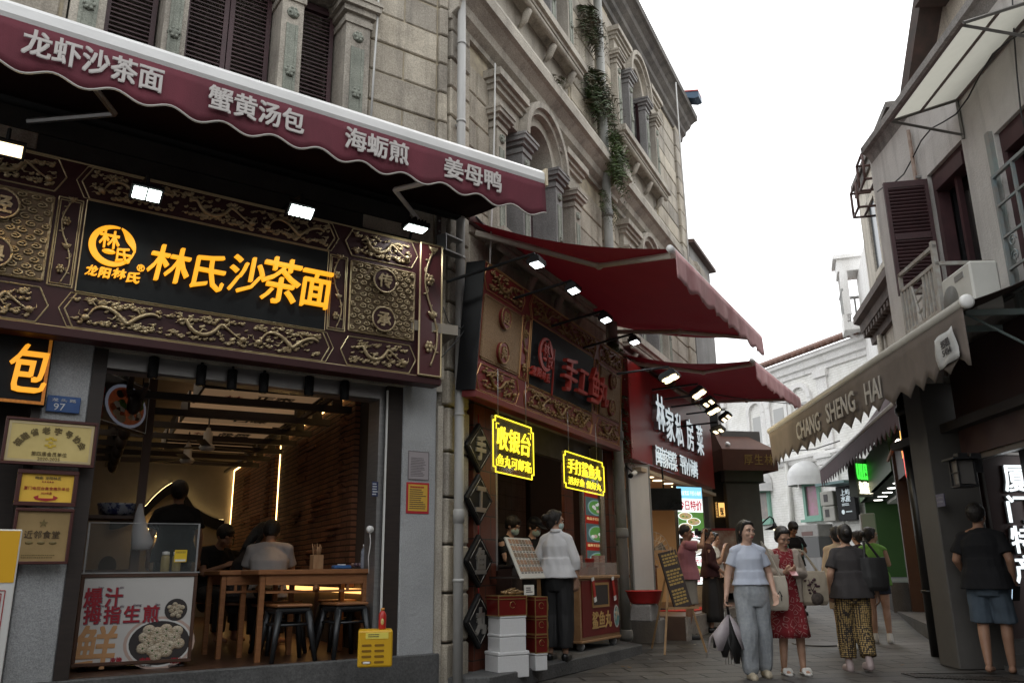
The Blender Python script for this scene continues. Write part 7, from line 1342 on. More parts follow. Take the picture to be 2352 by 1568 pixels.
def person(label,pos,face,h,J=None,top=None,bottom=None,shoes=None,hair='short',sk=skin,vox=.0085,group=None,headyaw=0.,headpitch=0.,face_on=True,build=1.,female=True,curl=(.7,.7),mask=False,nrm=None,sleeve=.34,name='person'):
    """pos is where the feet stand; face: direction it looks, degrees clockwise from +Y"""
    w=T(name,label,'person',None,pos,group,rz=PI-R(face)); s=h/1.65
    D=dict(pelvis=V(0,0,.90),chest=V(0,0,1.22),neck=V(0,.005,1.385),sL=V(.150,.0,1.318),sR=V(-.150,.0,1.318),eL=V(.205,.03,1.075),eR=V(-.205,.03,1.075),wL=V(.21,-.04,.85),wR=V(-.21,-.04,.85),hL=V(.085,0,.88),hR=V(-.085,0,.88),kL=V(.09,-.015,.48),kR=V(-.09,-.015,.48),aL=V(.09,.035,.085),aR=V(-.09,.035,.085))
    if not female: D['sL'].x=.178; D['sR'].x=-.178; D['eL'].x=.235; D['eR'].x=-.235; D['wL'].x=.24; D['wR'].x=-.24
    for k,v in (J or {}).items(): D[k]=V(*v)
    D={k:v*s for k,v in D.items()}; b=build
    pel,ch,nk=D['pelvis'],D['chest'],D['neck']; up=(nk-ch).normalized()
    hc=nk+(up*.14+V(0,-.022,0))*s
    HM=Matrix.Translation(hc)@Matrix.Rotation(R(headyaw),4,'Z')@Matrix.Rotation(R(headpitch),4,'X')
    syaw=math.atan2((D['sL']-D['sR']).y,(D['sL']-D['sR']).x)
    def spine(z):
        t=(z*s-pel.z)/(nk.z-pel.z) if abs(nk.z-pel.z)>1e-3 else 0
        if t<0: return V(pel.x,pel.y,pel.z+(z*s-pel.z))
        c=pel.lerp(ch,min(1,t/.66)) if t<.66 else ch.lerp(nk,(t-.66)/.34); return V(c.x,c.y,z*s)
    SW=(D['sL']-D['sR']).length/2/s
    prof=[(.80,.135,.10),(.88,.168,.118),(.96,.158,.108),(1.04,.130 if female else .145,.095),(1.14,.140 if female else .16,.102),(1.23,SW*.93,.106 if female else .115),(1.285,SW*.88,.088),(1.325,SW*.64,.072),(1.355,SW*.46,.06)]
    off=round(pel.z/s-.90,3)
    def torso(mb,e,z0=.80,z1=1.4,flare=0.):
        rr=[]
        for z,rx,ry in prof:
            if z<z0-.001 or z>z1: continue
            f=flare*max(0,(1.14-z))/.3
            zz=z+off*(1-(max(0,z-.9)/.5)) if off else z
            rr.append(ring(spine(z if not off else pel.z/s+(z-.90)*((nk.z-pel.z)/s)/.485),(rx*b+e+f)*s,(ry*b+e+f*.7)*s,20,syaw*min(1,max(0,(z-.9)/.4))))
        mb.loft(rr,0,True)
    # body: one continuous surface
    q=MB(); torso(q,0)
    cone(q,nk-up*.03*s,hc-up*.06*s,.052*s,.05*s)
    for S in 'LR': cone(q,nk+V(0,.01*s,-.005*s),D['s'+S]+V(0,0,-.005*s),.046*s,.044*s*b)
    q.ell((0,.012,.02),(.074,.094,.098),16,12,0,HM@Matrix.Scale(s,4)); q.ell((0,-.026,-.035),(.060,.064,.078),14,10,0,HM@Matrix.Scale(s,4)); q.ell((0,-.052,-.088),(.028,.026,.024),10,8,0,HM@Matrix.Scale(s,4))
    HS=HM@Matrix.Scale(s,4)
    q.add([HS@V(*p) for p in ((-.013,-.088,-.030),(.013,-.088,-.030),(0,-.118,-.028),(0,-.090,.022),(0,-.085,-.042))],[(0,2,3),(2,1,3),(0,4,2),(4,1,2),(0,3,1),(0,1,4)])
    for k in (-1,1):
        q.ell((k*.074,.012,-.012),(.012,.022,.032),8,6,0,HS); q.ell((k*.036,-.066,-.028),(.026,.022,.022),8,6,0,HS); q.ell((k*.034,-.075,.026),(.028,.016,.012),8,6,0,HS)
    q.ell((0,-.086,-.062),(.024,.014,.012),8,6,0,HS)
    for S,sd in (('L',1),('R',-1)):
        sh,el,wr=D['s'+S],D['e'+S],D['w'+S]
        cone(q,sh+V(0,0,-.01*s),el,.048*s*b,.038*s*b); cone(q,el,wr,.039*s*b,.025*s)
        d=(wr-el); nn=(nrm or {}).get(S,V(-sd*.8,-.6,0)); hand(q,wr,d+V(0,0,-.02 if d.z<0 else 0),Vector(nn),curl[0 if S=='L' else 1],sd,s)
        hp,kn,an=D['h'+S],D['k'+S],D['a'+S]
        cone(q,hp,kn,.083*s*b,.055*s*b); cone(q,kn,kn.lerp(an,.35)+V(0,.012*s,0),.052*s*b,.050*s*b); cone(q,kn.lerp(an,.35)+V(0,.012*s,0),an,.050*s*b,.034*s)
        fd=V(0,-1,0) if abs(an.z/s-.085)<.06 else V(0,-.75,-.66)
        cone(q,an+V(0,.02*s,-.045*s),an+fd*.14*s+V(0,0,-.058*s),.036*s,.024*s,10)
    body=remesh(q.build('body',sk,w),vox,3); body.data.materials.clear(); body.data.materials.append(sk)
    # face
    if face_on:
        for k in (-1,1):
            q=MB(); q.ell((k*.031,-.0905,.004),(.0125,.006,.0055),10,6,0,HS); e=q.build('eye',eyew,w); q=MB(); q.ell((k*.031,-.0945,.004),(.0058,.004,.0056),8,6,0,HS); q.tube([HS@V(k*(.031+x),-.0945+abs(x)*.25,.0105-x*x*25) for x in (-.015,-.007,0,.007,.015)],.0022*s,5); q.build('iris',eyeb,e)
            q=MB(); q.tube([HS@V(k*(.012+x),-.0955+x*x*5,.025+.006*math.sin(x*60)) for x in (0,.012,.024,.036)],[.0025*s,.0035*s,.003*s,.0015*s],5); q.build('eyebrow',hair_m,w)
        if mask:
            q=MB(); q.ell((0,-.052,-.05),(.064,.06,.058),14,10,0,HS); q.build('face_mask',maskm,w)
        else:
            q=MB(); q.ell((0,-.099,-.057),(.021,.006,.0055),10,6,0,HS); q.ell((0,-.098,-.067),(.016,.006,.0058),10,6,0,HS); q.build('lips',lipm,w)
    # hair
    q=MB()
    if hair=='short' or hair=='crew':
        e=.006 if hair=='crew' else .016
        q.ell((0,.024,.036),(.076+e,.090+e,.090+e),14,10,0,HS); 
        if hair=='short': q.ell((0,-.050,.082),(.058,.038,.032),10,8,0,HS); q.ell((0,.07,-.02),(.055,.03,.05),10,8,0,HS)
    else:
        q.ell((0,.030,.030),(.086,.094,.102),16,12,0,HS); q.ell((0,-.022,.090),(.066,.052,.030),12,8,0,HS); q.ell((0,.062,-.03),(.066,.05,.07),12,8,0,HS)
        for k in (-1,1): cone(q,HS@V(k*.058,-.030,.082),HS@V(k*.080,.008,-.03),.020*s,.014*s,8)
        if hair=='bun': q.ell((0,.135,.02),(.045,.042,.045),12,8,0,HS)
        if hair=='highbun': q.ell((0,.10,.085),(.05,.05,.045),12,8,0,HS)
        if hair=='pony':
            cone(q,HS@V(0,.10,-.02),HS@V(-.02,.125,-.10),.026*s,.024*s,8); cone(q,HS@V(-.02,.125,-.10),HS@V(-.035,.10,-.19),.024*s,.010*s,8)
        if hair=='long':
            for k in (-1,1): cone(q,HS@V(k*.07,.02,.0),HS@V(k*.085,.03,-.2),.03*s,.02*s,8)
            cone(q,HS@V(0,.08,.0),HS@V(0,.09,-.2),.06*s,.05*s,8)
    ho=remesh(q.build('hair',hair_m,w),.009,2,.0035,3)
    # clothes
    tg={}
    if top:
        sl_=top.get('sleeve',.32); q=MB(); zb=top.get('hem',.86); e=top.get('ease',.016); fl=top.get('flare',.02)
        torso(q,e*.7,max(1.03,zb) if not off else zb-.05,1.36,fl)
        for S in 'LR': cone(q,nk+V(.0,.012*s,-.022*s),D['s'+S]+V(0,0,-.004*s),.058*s,.054*s*b)
        c=spine(zb if not off else pel.z/s+(zb-.90)); 
        if not off and sl_!=0: q.loft([ring(spine(1.27),.125*s,.086*s),ring(spine(1.335),.088*s,.074*s),ring(nk+V(0,-.004,-.012)*s,.066*s,.066*s)],0,True)
        if not off:
            rl=[ring(spine(1.10),(.132*b+e+fl*.3)*s,(.098*b+e+fl*.2)*s),ring(spine(1.02),(.138*b+e+fl*.5)*s,(.10*b+e+fl*.4)*s)]
            if zb<.93: rl.append(ring(spine(.95),(.158*b+e+fl*.8)*s,(.110*b+e+fl*.6)*s))
            rl.append(ring(c,((.168 if zb<.93 else .155)*b+e+fl)*s,((.118 if zb<.93 else .110)*b+e+fl*.8)*s)); q.loft(rl,0,True)
        sl=top.get('sleeve',.32); 
        for S in 'LR':
            sh,el,wr=D['s'+S],D['e'+S],D['w'+S]; r=top.get('sr',.066)*s*b*.84; sh=sh+V(-.008*s if S=='L' else .008*s,0,-.012*s)
            if sl>0:
                if sl<=.5: cone(q,sh,sh.lerp(el,sl*2),r*.84,r*1.0,flat=True)
                else: cone(q,sh,el,r*.84,r*.8); cone(q,el,el.lerp(wr,(sl-.5)*2),r*.8,r*.74,flat=True)
        o=remesh(q.build(top.get('name','t_shirt'),top['mat'],w),vox,3,top.get('wr',.007),len(label)); tg['top']=o
    if bottom:
        k=bottom['kind']; q=MB()
        if k in ('trousers','shorts'):
            e=bottom.get('ease',.018); q.loft([ring(spine(z),(rx*b+e)*s,(ry*b+e)*s) for z,rx,ry in ((.735,.125,.098),(.80,.158,.112),(.87,.168,.118),(.95,.158,.11),(1.0,.14,.10))] if not off else [ring(V(pel.x,pel.y,pel.z+dz*s),(rx+e)*s,(ry+e)*s) for dz,rx,ry in ((-.07,.15,.12),(0,.168,.13),(.08,.15,.11))],0,True)
            q.ell((pel.x,pel.y,pel.z-.11*s),(.07*s,.092*s,.09*s),12,8)
            for S in 'LR':
                hp,kn,an=D['h'+S],D['k'+S],D['a'+S]; r0,r1,r2=bottom.get('r',(.098,.082,.07))
                if k=='shorts': cone(q,hp,hp.lerp(kn,bottom.get('len',.95)),r0*s*b,r1*s*b,flat=True)
                else: cone(q,hp,kn,r0*s*b,r1*s*b); cone(q,kn,kn.lerp(an,bottom.get('len',.93)),r1*s*b,r2*s*b,flat=not bottom.get('cuff'))
                if bottom.get('cuff'): p=kn.lerp(an,.92); cone(q,p,kn.lerp(an,.99),.05*s,.043*s)
        else:
            z1,z0=bottom.get('top',1.0),bottom['hem']; n=44; rings=[]
            for i in range(9):
                t=i/8; z=z1+(z0-z1)*t; c=spine(max(z,.9)); g=bottom.get('flare',.14); rx=(.135+.045*min(1,t*2.2)+g*t)*b; ry=(.10+.03*min(1,t*2)+g*.8*t)*b; am=bottom.get('fold',.016)*t
                sway=bottom.get('sway',(0,0)); rings.append([V(c.x+((rx+am*math.sin(7*a+1.3*t))*math.cos(a)+sway[0]*t)*s,c.y+((ry+am*math.sin(7*a+1.3*t))*math.sin(a)+sway[1]*t)*s,z*s) for a in [2*PI*j/n for j in range(n)]])
            q.loft(rings,0,True)
        nm=dict(trousers='trousers',shorts='shorts',skirt='skirt')[k]
        o=q.build(nm,bottom['mat'],w)
        if k!='skirt': remesh(o,vox,3,bottom.get('wr',.010),len(label)+5)
        tg['bottom']=o
    if shoes:
        for S in 'LR':
            an=D['a'+S]; q=MB(); fd=V(0,-1,0) if abs(an.z/s-.085)<.06 else V(0,-.75,-.66)
            nb=V(0,0,1)-fd*fd.z; nb.normalize(); h0=an+V(0,.03*s,-.05*s) if fd.z==0 else an+V(0,.03*s,-.05*s)
            if shoes['kind']=='slide':
                q.loft([[h0+fd*(t*.25-.035)*s+V(math.cos(a)*wd*s,0,0)+nb*(math.sin(a)*.016-.022)*s for a in [2*PI*j/10 for j in range(10)]] for t,wd in ((0,.018),(.08,.038),(.5,.040),(.85,.05),(1.0,.028))],0,True)
                cone(q,h0+fd*.13*s+V(-.042*s,0,0),h0+fd*.13*s+V(.042*s,0,0)+nb*0,.022*s,.022*s,8); cone(q,h0+fd*.12*s+nb*.022*s+V(-.03*s,0,0),h0+fd*.12*s+nb*.022*s+V(.03*s,0,0),.026*s,.026*s,8)
            else:
                cone(q,h0+nb*.0,h0+fd*.17*s-nb*.006*s,.044*s,.036*s,12); cone(q,h0-nb*.014*s,h0+fd*.175*s-nb*.02*s,.042*s,.038*s,12)
                if shoes['kind']=='sneaker': cone(q,h0,an+V(0,0,.03*s),.043*s,.042*s,12)
            remesh(q.build('shoe' if shoes['kind']!='slide' else 'sandal',shoes['mat'],w),.008,2)
    return w,D,HS,tg
def strap(par,name,pts,r,mat): q=MB(); q.tube([Vector(p) for p in pts],r,6); return q.build(name,mat,par)
def tint(n,c,c2,vs,**k): return M(n,c,.85,col2=c2,vs=vs,spec=.2,**k)
blacktee=tint('black_tee',(.014,.014,.016),(.010,.010,.011),4); greytee=tint('charcoal_tee',(.055,.05,.05),(.045,.041,.041),4,bump=.2,bs=300)
def gp_(x,y): return ground(x,y)
# the two women walking towards the camera
w,D,HS,tg=person('young woman in pale blue tee and grey sweatpants, walking and looking aside',gp_(1742,1557),180,1.60,
  J=dict(hL=(.085,0,.88),kL=(.10,.03,.48),aL=(.105,.10,.10),kR=(-.085,-.06,.48),aR=(-.08,-.02,.085),eR=(-.235,.02,1.08),wR=(-.285,-.04,.845),eL=(.225,.03,1.07),wL=(.225,-.10,.86)),
  top=dict(mat=tint('pale_blue_tee',(.52,.56,.65),(.46,.50,.59),3,bump=.1,bs=200),hem=.955,ease=.02,flare=.03,sr=.075,wr=.007),bottom=dict(kind='trousers',mat=tint('heather_grey',(.36,.38,.40),(.28,.30,.32),30,bump=.25,bs=220),r=(.105,.098,.09),cuff=True,wr=.013),
  shoes=dict(kind='sneaker',mat=M('cream_shoe',(.5,.43,.32),.7,col2=(.35,.3,.22),vs=20)),hair='pony',sk=skin_l,vox=.007,headyaw=22,headpitch=2,curl=(.5,1.1))
wom=w; mw=w.matrix_basis if False else Matrix.Translation(w.location)@w.rotation_euler.to_matrix().to_4x4()
cv=tint('cream_canvas',(.55,.50,.41),(.48,.43,.35),5,bump=.3,bs=250)
def tote(label,wm,sp,btm,wd,hgt,dep,mat,printed=None):
    """shoulder bag: two straps up to sp, bag body hanging below, in the wearer's space"""
    o=T('tote_bag',label,'bag',None,wm@V(*btm)); o.rotation_euler=wm.to_euler(); q=MB(); W=wd/2
    q.loft([[V(x*k,y*dep*(.5+.5*f),z) for x,y in ((-W,-.5),(-W*.4,-.9),(W*.4,-.9),(W,-.5),(W,.5),(W*.4,.9),(-W*.4,.9),(-W,.5))] for z,k,f in ((0,.86,.3),(.04,.95,1),(hgt*.4,1,1.0),(hgt*.8,.96,.5),(hgt,.93,.15))],0,True); remesh(q.build('bag',mat,o),.009,2,.008,2)
    up_=Vector(sp)-Vector(btm)
    for y in (-.012,.012): q=MB(); q.tube([V(-W*.55,y,hgt-.02),V(-W*.2,y,hgt+.2).lerp(up_,.5),up_+V(0,y,.012),V(W*.2,y,hgt+.2).lerp(up_,.5),V(W*.55,y,hgt-.02)],.011,5,sm=False); q.build('strap',mat,o)
    if printed: printed(o,W,hgt,dep)
    return o
def prt(o,W,h,dep):
    q=MB(); q.tube([V(.02,-dep*.97,h*.45),V(.05,-dep*.97,h*.55),V(.07,-dep*.97,h*.4)],.006,5).tube([V(.06,-dep*.97,h*.5),V(.06,-dep*.97,h*.28)],.004,4); q.build('print',ink,o)
tote('plain cream canvas tote on the shoulder of the woman in the pale blue tee',mw,(.15,.0,1.36),(.255,.05,.66),.30,.36,.05,cv,prt)
def umbrella(label,wm,at):
    o=T('folded_umbrella',label,'umbrella',None,wm@V(*at)); q=MB(); q.tube([V(0,0,0),V(.01,-.01,-.13)],.013,8); q.build('handle',black,o); rnd=random.Random(5); q=MB()
    for k in range(11):
        a=k*.58; dx=math.cos(a)*rnd.uniform(.07,.17)-(.12 if k%4==0 else 0); dy=math.sin(a)*.07; L=rnd.uniform(.32,.5)
        c0=V(.01,-.01,-.12); c1=V(dx*.8,dy,-.12-L*.55); c2=V(dx,dy*1.3,-.12-L)
        s_=V(-math.sin(a)*.05,math.cos(a)*.05,0)+V(.035,0,0); q.add([c0,c1-s_,c2-s_*.3,c2+s_*.3,c1+s_],[(0,1,4),(1,2,3,4)],k%2,True)
    q.build('canopy_fold',[M('umbrella_silver',(.38,.34,.35),.4,col2=(.3,.26,.28),vs=9),M('umbrella_black',(.015,.014,.014),.5)],o,solid=.006); q=MB()
    for k in range(4): q.tube([V(.02*k-.03,0,-.1),V(.03*k-.05,.02,-.62)],.003,4)
    q.build('rib',steel,o)
umbrella('half folded silver and black umbrella held by the woman in the pale blue tee',mw,D['wR']/1.0+V(-.01,-.03,-.055))
floral=M('floral_red',(.22,.012,.018),.8,col2=(.2,.01,.015),vs=3)
n_=floral.node_tree; vo=n_.nodes.new('ShaderNodeTexVoronoi'); vo.inputs['Scale'].default_value=13; vo.feature='DISTANCE_TO_EDGE'; tcn=n_.nodes.new('ShaderNodeTexCoord'); nz=n_.nodes.new('ShaderNodeTexNoise'); nz.inputs['Scale'].default_value=22; n_.links.new(tcn.outputs['Object'],nz.inputs['Vector']); n_.links.new(tcn.outputs['Object'],vo.inputs['Vector'])
mu=n_.nodes.new('ShaderNodeMath'); mu.operation='MULTIPLY'; n_.links.new(vo.outputs['Distance'],mu.inputs[0]); n_.links.new(nz.outputs['Fac'],mu.inputs[1]); rp=n_.nodes.new('ShaderNodeValToRGB'); e_=rp.color_ramp.elements; e_[0].position=.0; e_[0].color=(.22,.012,.018,1); e_[1].position=.11; e_[1].color=(.2,.012,.016,1); x1=rp.color_ramp.elements.new(.085); x1.color=(.45,.3,.28,1); x2=rp.color_ramp.elements.new(.07); x2.color=(.22,.012,.018,1); n_.links.new(mu.outputs[0],rp.inputs[0]); n_.links.new(rp.outputs[0],n_.nodes['Principled BSDF'].inputs['Base Color'])
w,D,HS,tg=person('woman in red floral dress and cream cardigan looking down at her phone',gp_(1822,1548),176,1.55,
  J=dict(chest=(.0,-.01,1.21),neck=(.0,-.03,1.375),eL=(.215,-.02,1.09),wL=(.05,-.19,1.12),eR=(-.20,-.01,1.09),wR=(-.055,-.20,1.12),kL=(.12,-.02,.48),aL=(.12,-.01,.085),kR=(-.075,-.03,.48),aR=(-.09,.02,.085)),
  top=dict(mat=floral,name='dress_bodice',hem=.95,ease=.008,flare=0,sleeve=0,wr=.004),bottom=dict(kind='skirt',mat=floral,hem=.40,top=1.06,flare=.055,fold=.02),shoes=dict(kind='slide',mat=M('white_rubber',(.62,.60,.56),.5)),hair='long_' and 'plain',sk=skin,vox=.007,headyaw=8,headpitch=28,curl=(1.0,1.0),nrm=dict(L=V(-.6,-.1,.6),R=V(.6,-.1,.6)))
mw=Matrix.Translation(w.location)@w.rotation_euler.to_matrix().to_4x4(); s=1.55/1.65
car=tint('cream_knit',(.42,.36,.30),(.36,.30,.25),8,bump=.4,bs=150)
q=MB()
for S,k in (('L',1),('R',-1)):
    sh,el,wr=D['s'+S],D['e'+S],D['w'+S]; cone(q,sh,el,.068,.062); cone(q,el,el.lerp(wr,.72),.062,.055)
    q.loft([[V(k*x*s,y*s,z*s) for x,y in ((.06+.03*t,-.115-.02*t),(.15,-.11-.01*t),(.205+.02*t,-.02),(.18+.03*t,.11+.02*t),(.02,.135+.02*t),(.02,.125),(.16,.09),(.18,-.02),(.14,-.095))] for z,t in ((.78,1.2),(.9,1),(1.05,.8),(1.2,.5),(1.32,.1))],0,True)
remesh(q.build('cardigan',car,w),.008,3,.008,4)
ph=T('phone','pink phone held in both hands by the woman in the floral dress','phone',None,mw@V(0,-.26,1.06)); ph.rotation_euler=mw.to_euler(); q=MB(); q.box(-.036,.036,0,.009,-.07,.07,T=Matrix.Rotation(R(-55),4,'X')); q.build('phone',M('phone_pink',(.45,.2,.2),.3),ph)
def prt2(o,W,h,dep):
    q=MB(); rnd=random.Random(3); q.tube([V(.0,-dep*.96,h*.3),V(-.03,-dep,h*.5),V(-.05,-dep*.95,h*.75)],.004,4).tube([V(-.02,-dep*.97,h*.42),V(.03,-dep,h*.62)],.004,4)
    for k in range(16): x=rnd.uniform(-.09,.06); z=h*rnd.uniform(.35,.8); q.ell((x,-dep*.93,z),(.016,.012,.011),7,5)
    q.build('leaf_print',M('print_plum',(.05,.02,.025),.7),o); q=MB(); q.ell((.03,-dep*.8,h*.2),(.075,.03,.07),10,7); q.build('vase_print',M('print_brown',(.09,.07,.055),.8,col2=(.04,.03,.025),vs=40),o)
tote('cream tote with dark vase and leaf print, carried by the floral dress woman',mw,(.16,.0,1.28),(.285,-.02,.70),.36,.36,.075,tint('linen_bag',(.40,.34,.26),(.34,.29,.22),6,bump=.3,bs=250),prt2)
# woman in patterned trousers from behind, and the two beyond her
pat=M('yellow_pattern',(.35,.24,.08),.8); n_=pat.node_tree; tcn=n_.nodes.new('ShaderNodeTexCoord'); vo=n_.nodes.new('ShaderNodeTexVoronoi'); vo.inputs['Scale'].default_value=46; vo.inputs['Randomness'].default_value=.25; rp=n_.nodes.new('ShaderNodeValToRGB'); rp.color_ramp.elements[0].position=.42; rp.color_ramp.elements[1].position=.5; rp.color_ramp.elements[0].color=(.34,.23,.085,1); rp.color_ramp.elements[1].color=(.025,.018,.014,1); n_.links.new(tcn.outputs['Object'],vo.inputs['Vector']); n_.links.new(vo.outputs['Distance'],rp.inputs[0]); n_.links.new(rp.outputs[0],n_.nodes['Principled BSDF'].inputs['Base Color'])
w,D,HS,tg=person('woman from behind in loose charcoal tee and black and yellow patterned trousers',gp_(1976,1540),2,1.57,
  J=dict(eL=(.235,.04,1.07),wL=(.22,-.06,.86),eR=(-.25,.03,1.08),wR=(-.30,.0,.85),kL=(.10,-.03,.48),aL=(.11,-.02,.085),kR=(-.09,.02,.49),aR=(-.06,.15,.12)),
  top=dict(mat=greytee,hem=.80,ease=.045,flare=.03,sr=.088,sleeve=.36,wr=.012),bottom=dict(kind='trousers',mat=pat,r=(.11,.10,.085),len=.86,wr=.012),shoes=dict(kind='sneaker',mat=M('rose_shoe',(.38,.3,.29),.6)),hair='bun',sk=skin,headyaw=-6,face_on=False,build=1.05)
mw=Matrix.Translation(w.location)@w.rotation_euler.to_matrix().to_4x4()
blk=M('black_bag',(.012,.011,.011),.6); o=tote('soft black shoulder bag of the woman in the charcoal tee',mw,(-.15,.02,1.36),(-.24,.10,.84),.30,.36,.06,blk)
w,D,HS,tg=person('woman in pale orange blouse, mostly hidden by the one in charcoal',gp_(1958,1488)+V(-.05,.0,0),10,1.60,
  top=dict(mat=tint('peach_blouse',(.48,.33,.20),(.52,.42,.30),14,stretch=(1,1,.2)),hem=.74,ease=.05,flare=.07,sr=.08,sleeve=.8,wr=.014,name='blouse'),bottom=dict(kind='shorts',mat=tint('tan_shorts',(.33,.24,.15),(.28,.2,.12),5),r=(.105,.10,.09),len=.9),shoes=dict(kind='sneaker',mat=white),hair='plain',face_on=False)
w,D,HS,tg=person('woman in bright green sleeveless top and dark shorts holding a paper cup, turning right',gp_(2030,1475),20,1.60,
  J=dict(eR=(-.20,-.04,1.1),wR=(-.07,-.19,1.2),eL=(.2,-.04,1.1),wL=(.05,-.20,1.19),kL=(.09,-.04,.48),aL=(.10,-.02,.085)),top=dict(mat=tint('green_top',(.17,.34,.08),(.13,.28,.06),4),hem=.80,ease=.02,flare=.03,sleeve=0,wr=.008,name='tank_top'),bottom=dict(kind='shorts',mat=tint('dark_denim',(.03,.035,.05),(.02,.025,.035),8),r=(.10,.10,.09),len=.5),shoes=dict(kind='sneaker',mat=M('white_shoe',(.6,.57,.53),.6)),hair='bun',headyaw=-60,curl=(.8,.8),sk=skin,nrm=dict(L=V(-.8,-.3,.1),R=V(.8,-.3,.1)))
mw=Matrix.Translation(w.location)@w.rotation_euler.to_matrix().to_4x4(); cu=T('paper_cup','white paper cup held by the woman in the green top','cup',None,mw@V(-.01,-.27,1.13)); q=MB(); q.lathe([(.034,0),(.044,.13),(.046,.135),(.04,.14)],n=16); q.build('cup',white,cu); q=MB(); q.tube([(0,0,.14),(.01,.0,.2)],.005,5); q.build('straw',M('straw_pink',(.5,.2,.2),.5),cu)
# man at the right edge
w,D,HS,tg=person('man in black tee and denim shorts walking into the right hand shop',gp_(2300,1546),42,1.76,
  J=dict(eL=(.25,.02,1.09),wL=(.22,-.16,.93),eR=(-.25,.05,1.08),wR=(-.23,-.05,.88),kL=(.10,-.02,.48),aL=(.06,.16,.10),kR=(-.10,-.06,.48),aR=(-.10,-.03,.085)),
  top=dict(mat=blacktee,hem=.80,ease=.035,flare=.035,sr=.085,sleeve=.36,wr=.009),bottom=dict(kind='shorts',mat=tint('washed_denim',(.075,.10,.125),(.055,.072,.092),6),r=(.100,.102,.098),len=1.0,wr=.012),shoes=None,hair='short',sk=skin_d,headyaw=-8,face_on=True,female=False,build=1.06)
mw=Matrix.Translation(w.location)@w.rotation_euler.to_matrix().to_4x4(); o=T('smartphone','phone with a glowing edge in the lowered hand of the man in the black tee','phone',None,mw@(D['wR']+V(.0,-.02,-.13))); q=MB(); q.box(-.04,.04,-.005,.005,-.08,.08,T=Matrix.Rotation(R(20),4,'X')); q.build('case',black,o); q=MB(); q.box(-.043,-.0405,-.004,.004,-.07,.07,T=Matrix.Rotation(R(20),4,'X')); q.build('lit_edge',M('screen_blue',(.6,.75,.9),.3,emit=.8,ecol=(.6,.8,1)),o)
# man further off with a green strap; woman's head beyond; person inside the green shop
w,D,HS,tg=person('man in printed black tee looking down, in front of the white building',atY(1834,1400,16.3)*1.0-V(0,0,atY(1834,1400,16.3).z-gz(16.3)),170,1.72,J=dict(neck=(0,-.04,1.37),eL=(.23,-.03,1.1),wL=(.05,-.2,1.05),eR=(-.23,-.03,1.1),wR=(-.06,-.2,1.05)),top=dict(mat=blacktee,hem=.84,ease=.03,sr=.085,wr=.008),bottom=dict(kind='trousers',mat=blk,r=(.10,.085,.075)),shoes=dict(kind='sneaker',mat=black),hair='short',headpitch=38,sk=skin_d,female=False,vox=.011)
q=MB(); q.box(-.09,.09,-.155,-.14,1.06,1.2); q.build('shirt_print',M('print_white',(.4,.39,.36),.7,col2=(.05,.05,.05),vs=25,c2pos=(.4,.5)),w)
for k in (-1,1): q=MB(); q.tube([V(k*.14,-.13,1.0),V(k*.15,-.12,1.25),V(k*.13,-.02,1.42)],.012,5); q.build('backpack_strap',M('strap_teal',(.08,.2,.18),.6),w)
p=atY(1968,1230,14.8); person('woman in dark dotted top with a hair clip, far behind the orange blouse',V(p.x,p.y,gz(14.8)),330,1.56,top=dict(mat=tint('dark_dotted',(.03,.025,.03),(.15,.14,.14),60,c2pos=(.3,.38)),hem=.84,sleeve=.3),bottom=dict(kind='trousers',mat=blk),shoes=dict(kind='sneaker',mat=white),hair='highbun',face_on=False,vox=.012)
p=FR.p(-9.3,.9,.8); person('figure with backpack standing inside the green tea shop',p,20,1.62,top=dict(mat=tint('dim_navy',(.02,.022,.025),(.016,.017,.02),4),hem=.84,sleeve=.34),bottom=dict(kind='trousers',mat=blk),shoes=dict(kind='sneaker',mat=M('lime_shoe',(.3,.4,.1),.6)),hair='short',face_on=False,vox=.012); 
# restaurant group
pk=tint('dusty_pink',(.40,.17,.20),(.34,.14,.17),4,bump=.1,bs=200)
w,D,HS,tg=person('man in pink tee and grey shorts taking a photo with a camera at his eye',gp_(1590,1466),100,1.68,J=dict(eR=(-.24,-.22,1.32),wR=(-.06,-.26,1.50),eL=(.24,.02,1.09),wL=(.22,-.05,.86),sR=(-.19,-.02,1.35),aL=(.11,.02,.085),kL=(.10,.0,.48),aR=(-.10,.06,.085)),top=dict(mat=pk,hem=.84,ease=.03,flare=.03,sr=.085,sleeve=.34,wr=.009),bottom=dict(kind='shorts',mat=tint('stone_shorts',(.30,.28,.25),(.25,.23,.2),5),r=(.100,.10,.095),len=.98),shoes=dict(kind='sneaker',mat=M('black_sneaker',(.02,.02,.022),.5)),hair='crew',sk=skin_d,female=False,build=1.06,curl=(.5,1.1),nrm=dict(R=V(.5,-.5,.3)))
for S in 'LR': q=MB(); an=D['a'+S]; cone(q,an+V(0,.01,.0),an+V(0,.005,.06),.042,.042); q.build('sock',white,w)
mw=Matrix.Translation(w.location)@w.rotation_euler.to_matrix().to_4x4(); o=T('photo_camera','black camera held to the eye by the man in pink','camera',None,mw@(HS@V(-.03,-.155,.0))); o.rotation_euler=mw.to_euler(); q=MB(); q.box(-.065,.065,-.03,.03,-.04,.045); q.box(-.025,.025,-.03,.03,.045,.065); q.build('body',black,o,bevel=.008); q=MB(); q.lathe([(.033,0),(.036,.05),(.034,.08),(.028,.08)],(0,0,0),14,T=Matrix.Translation((0,-.03,0))@Matrix.Rotation(PI/2,4,'X')); q.build('lens',M('lens_black',(.015,.015,.017),.25),o)
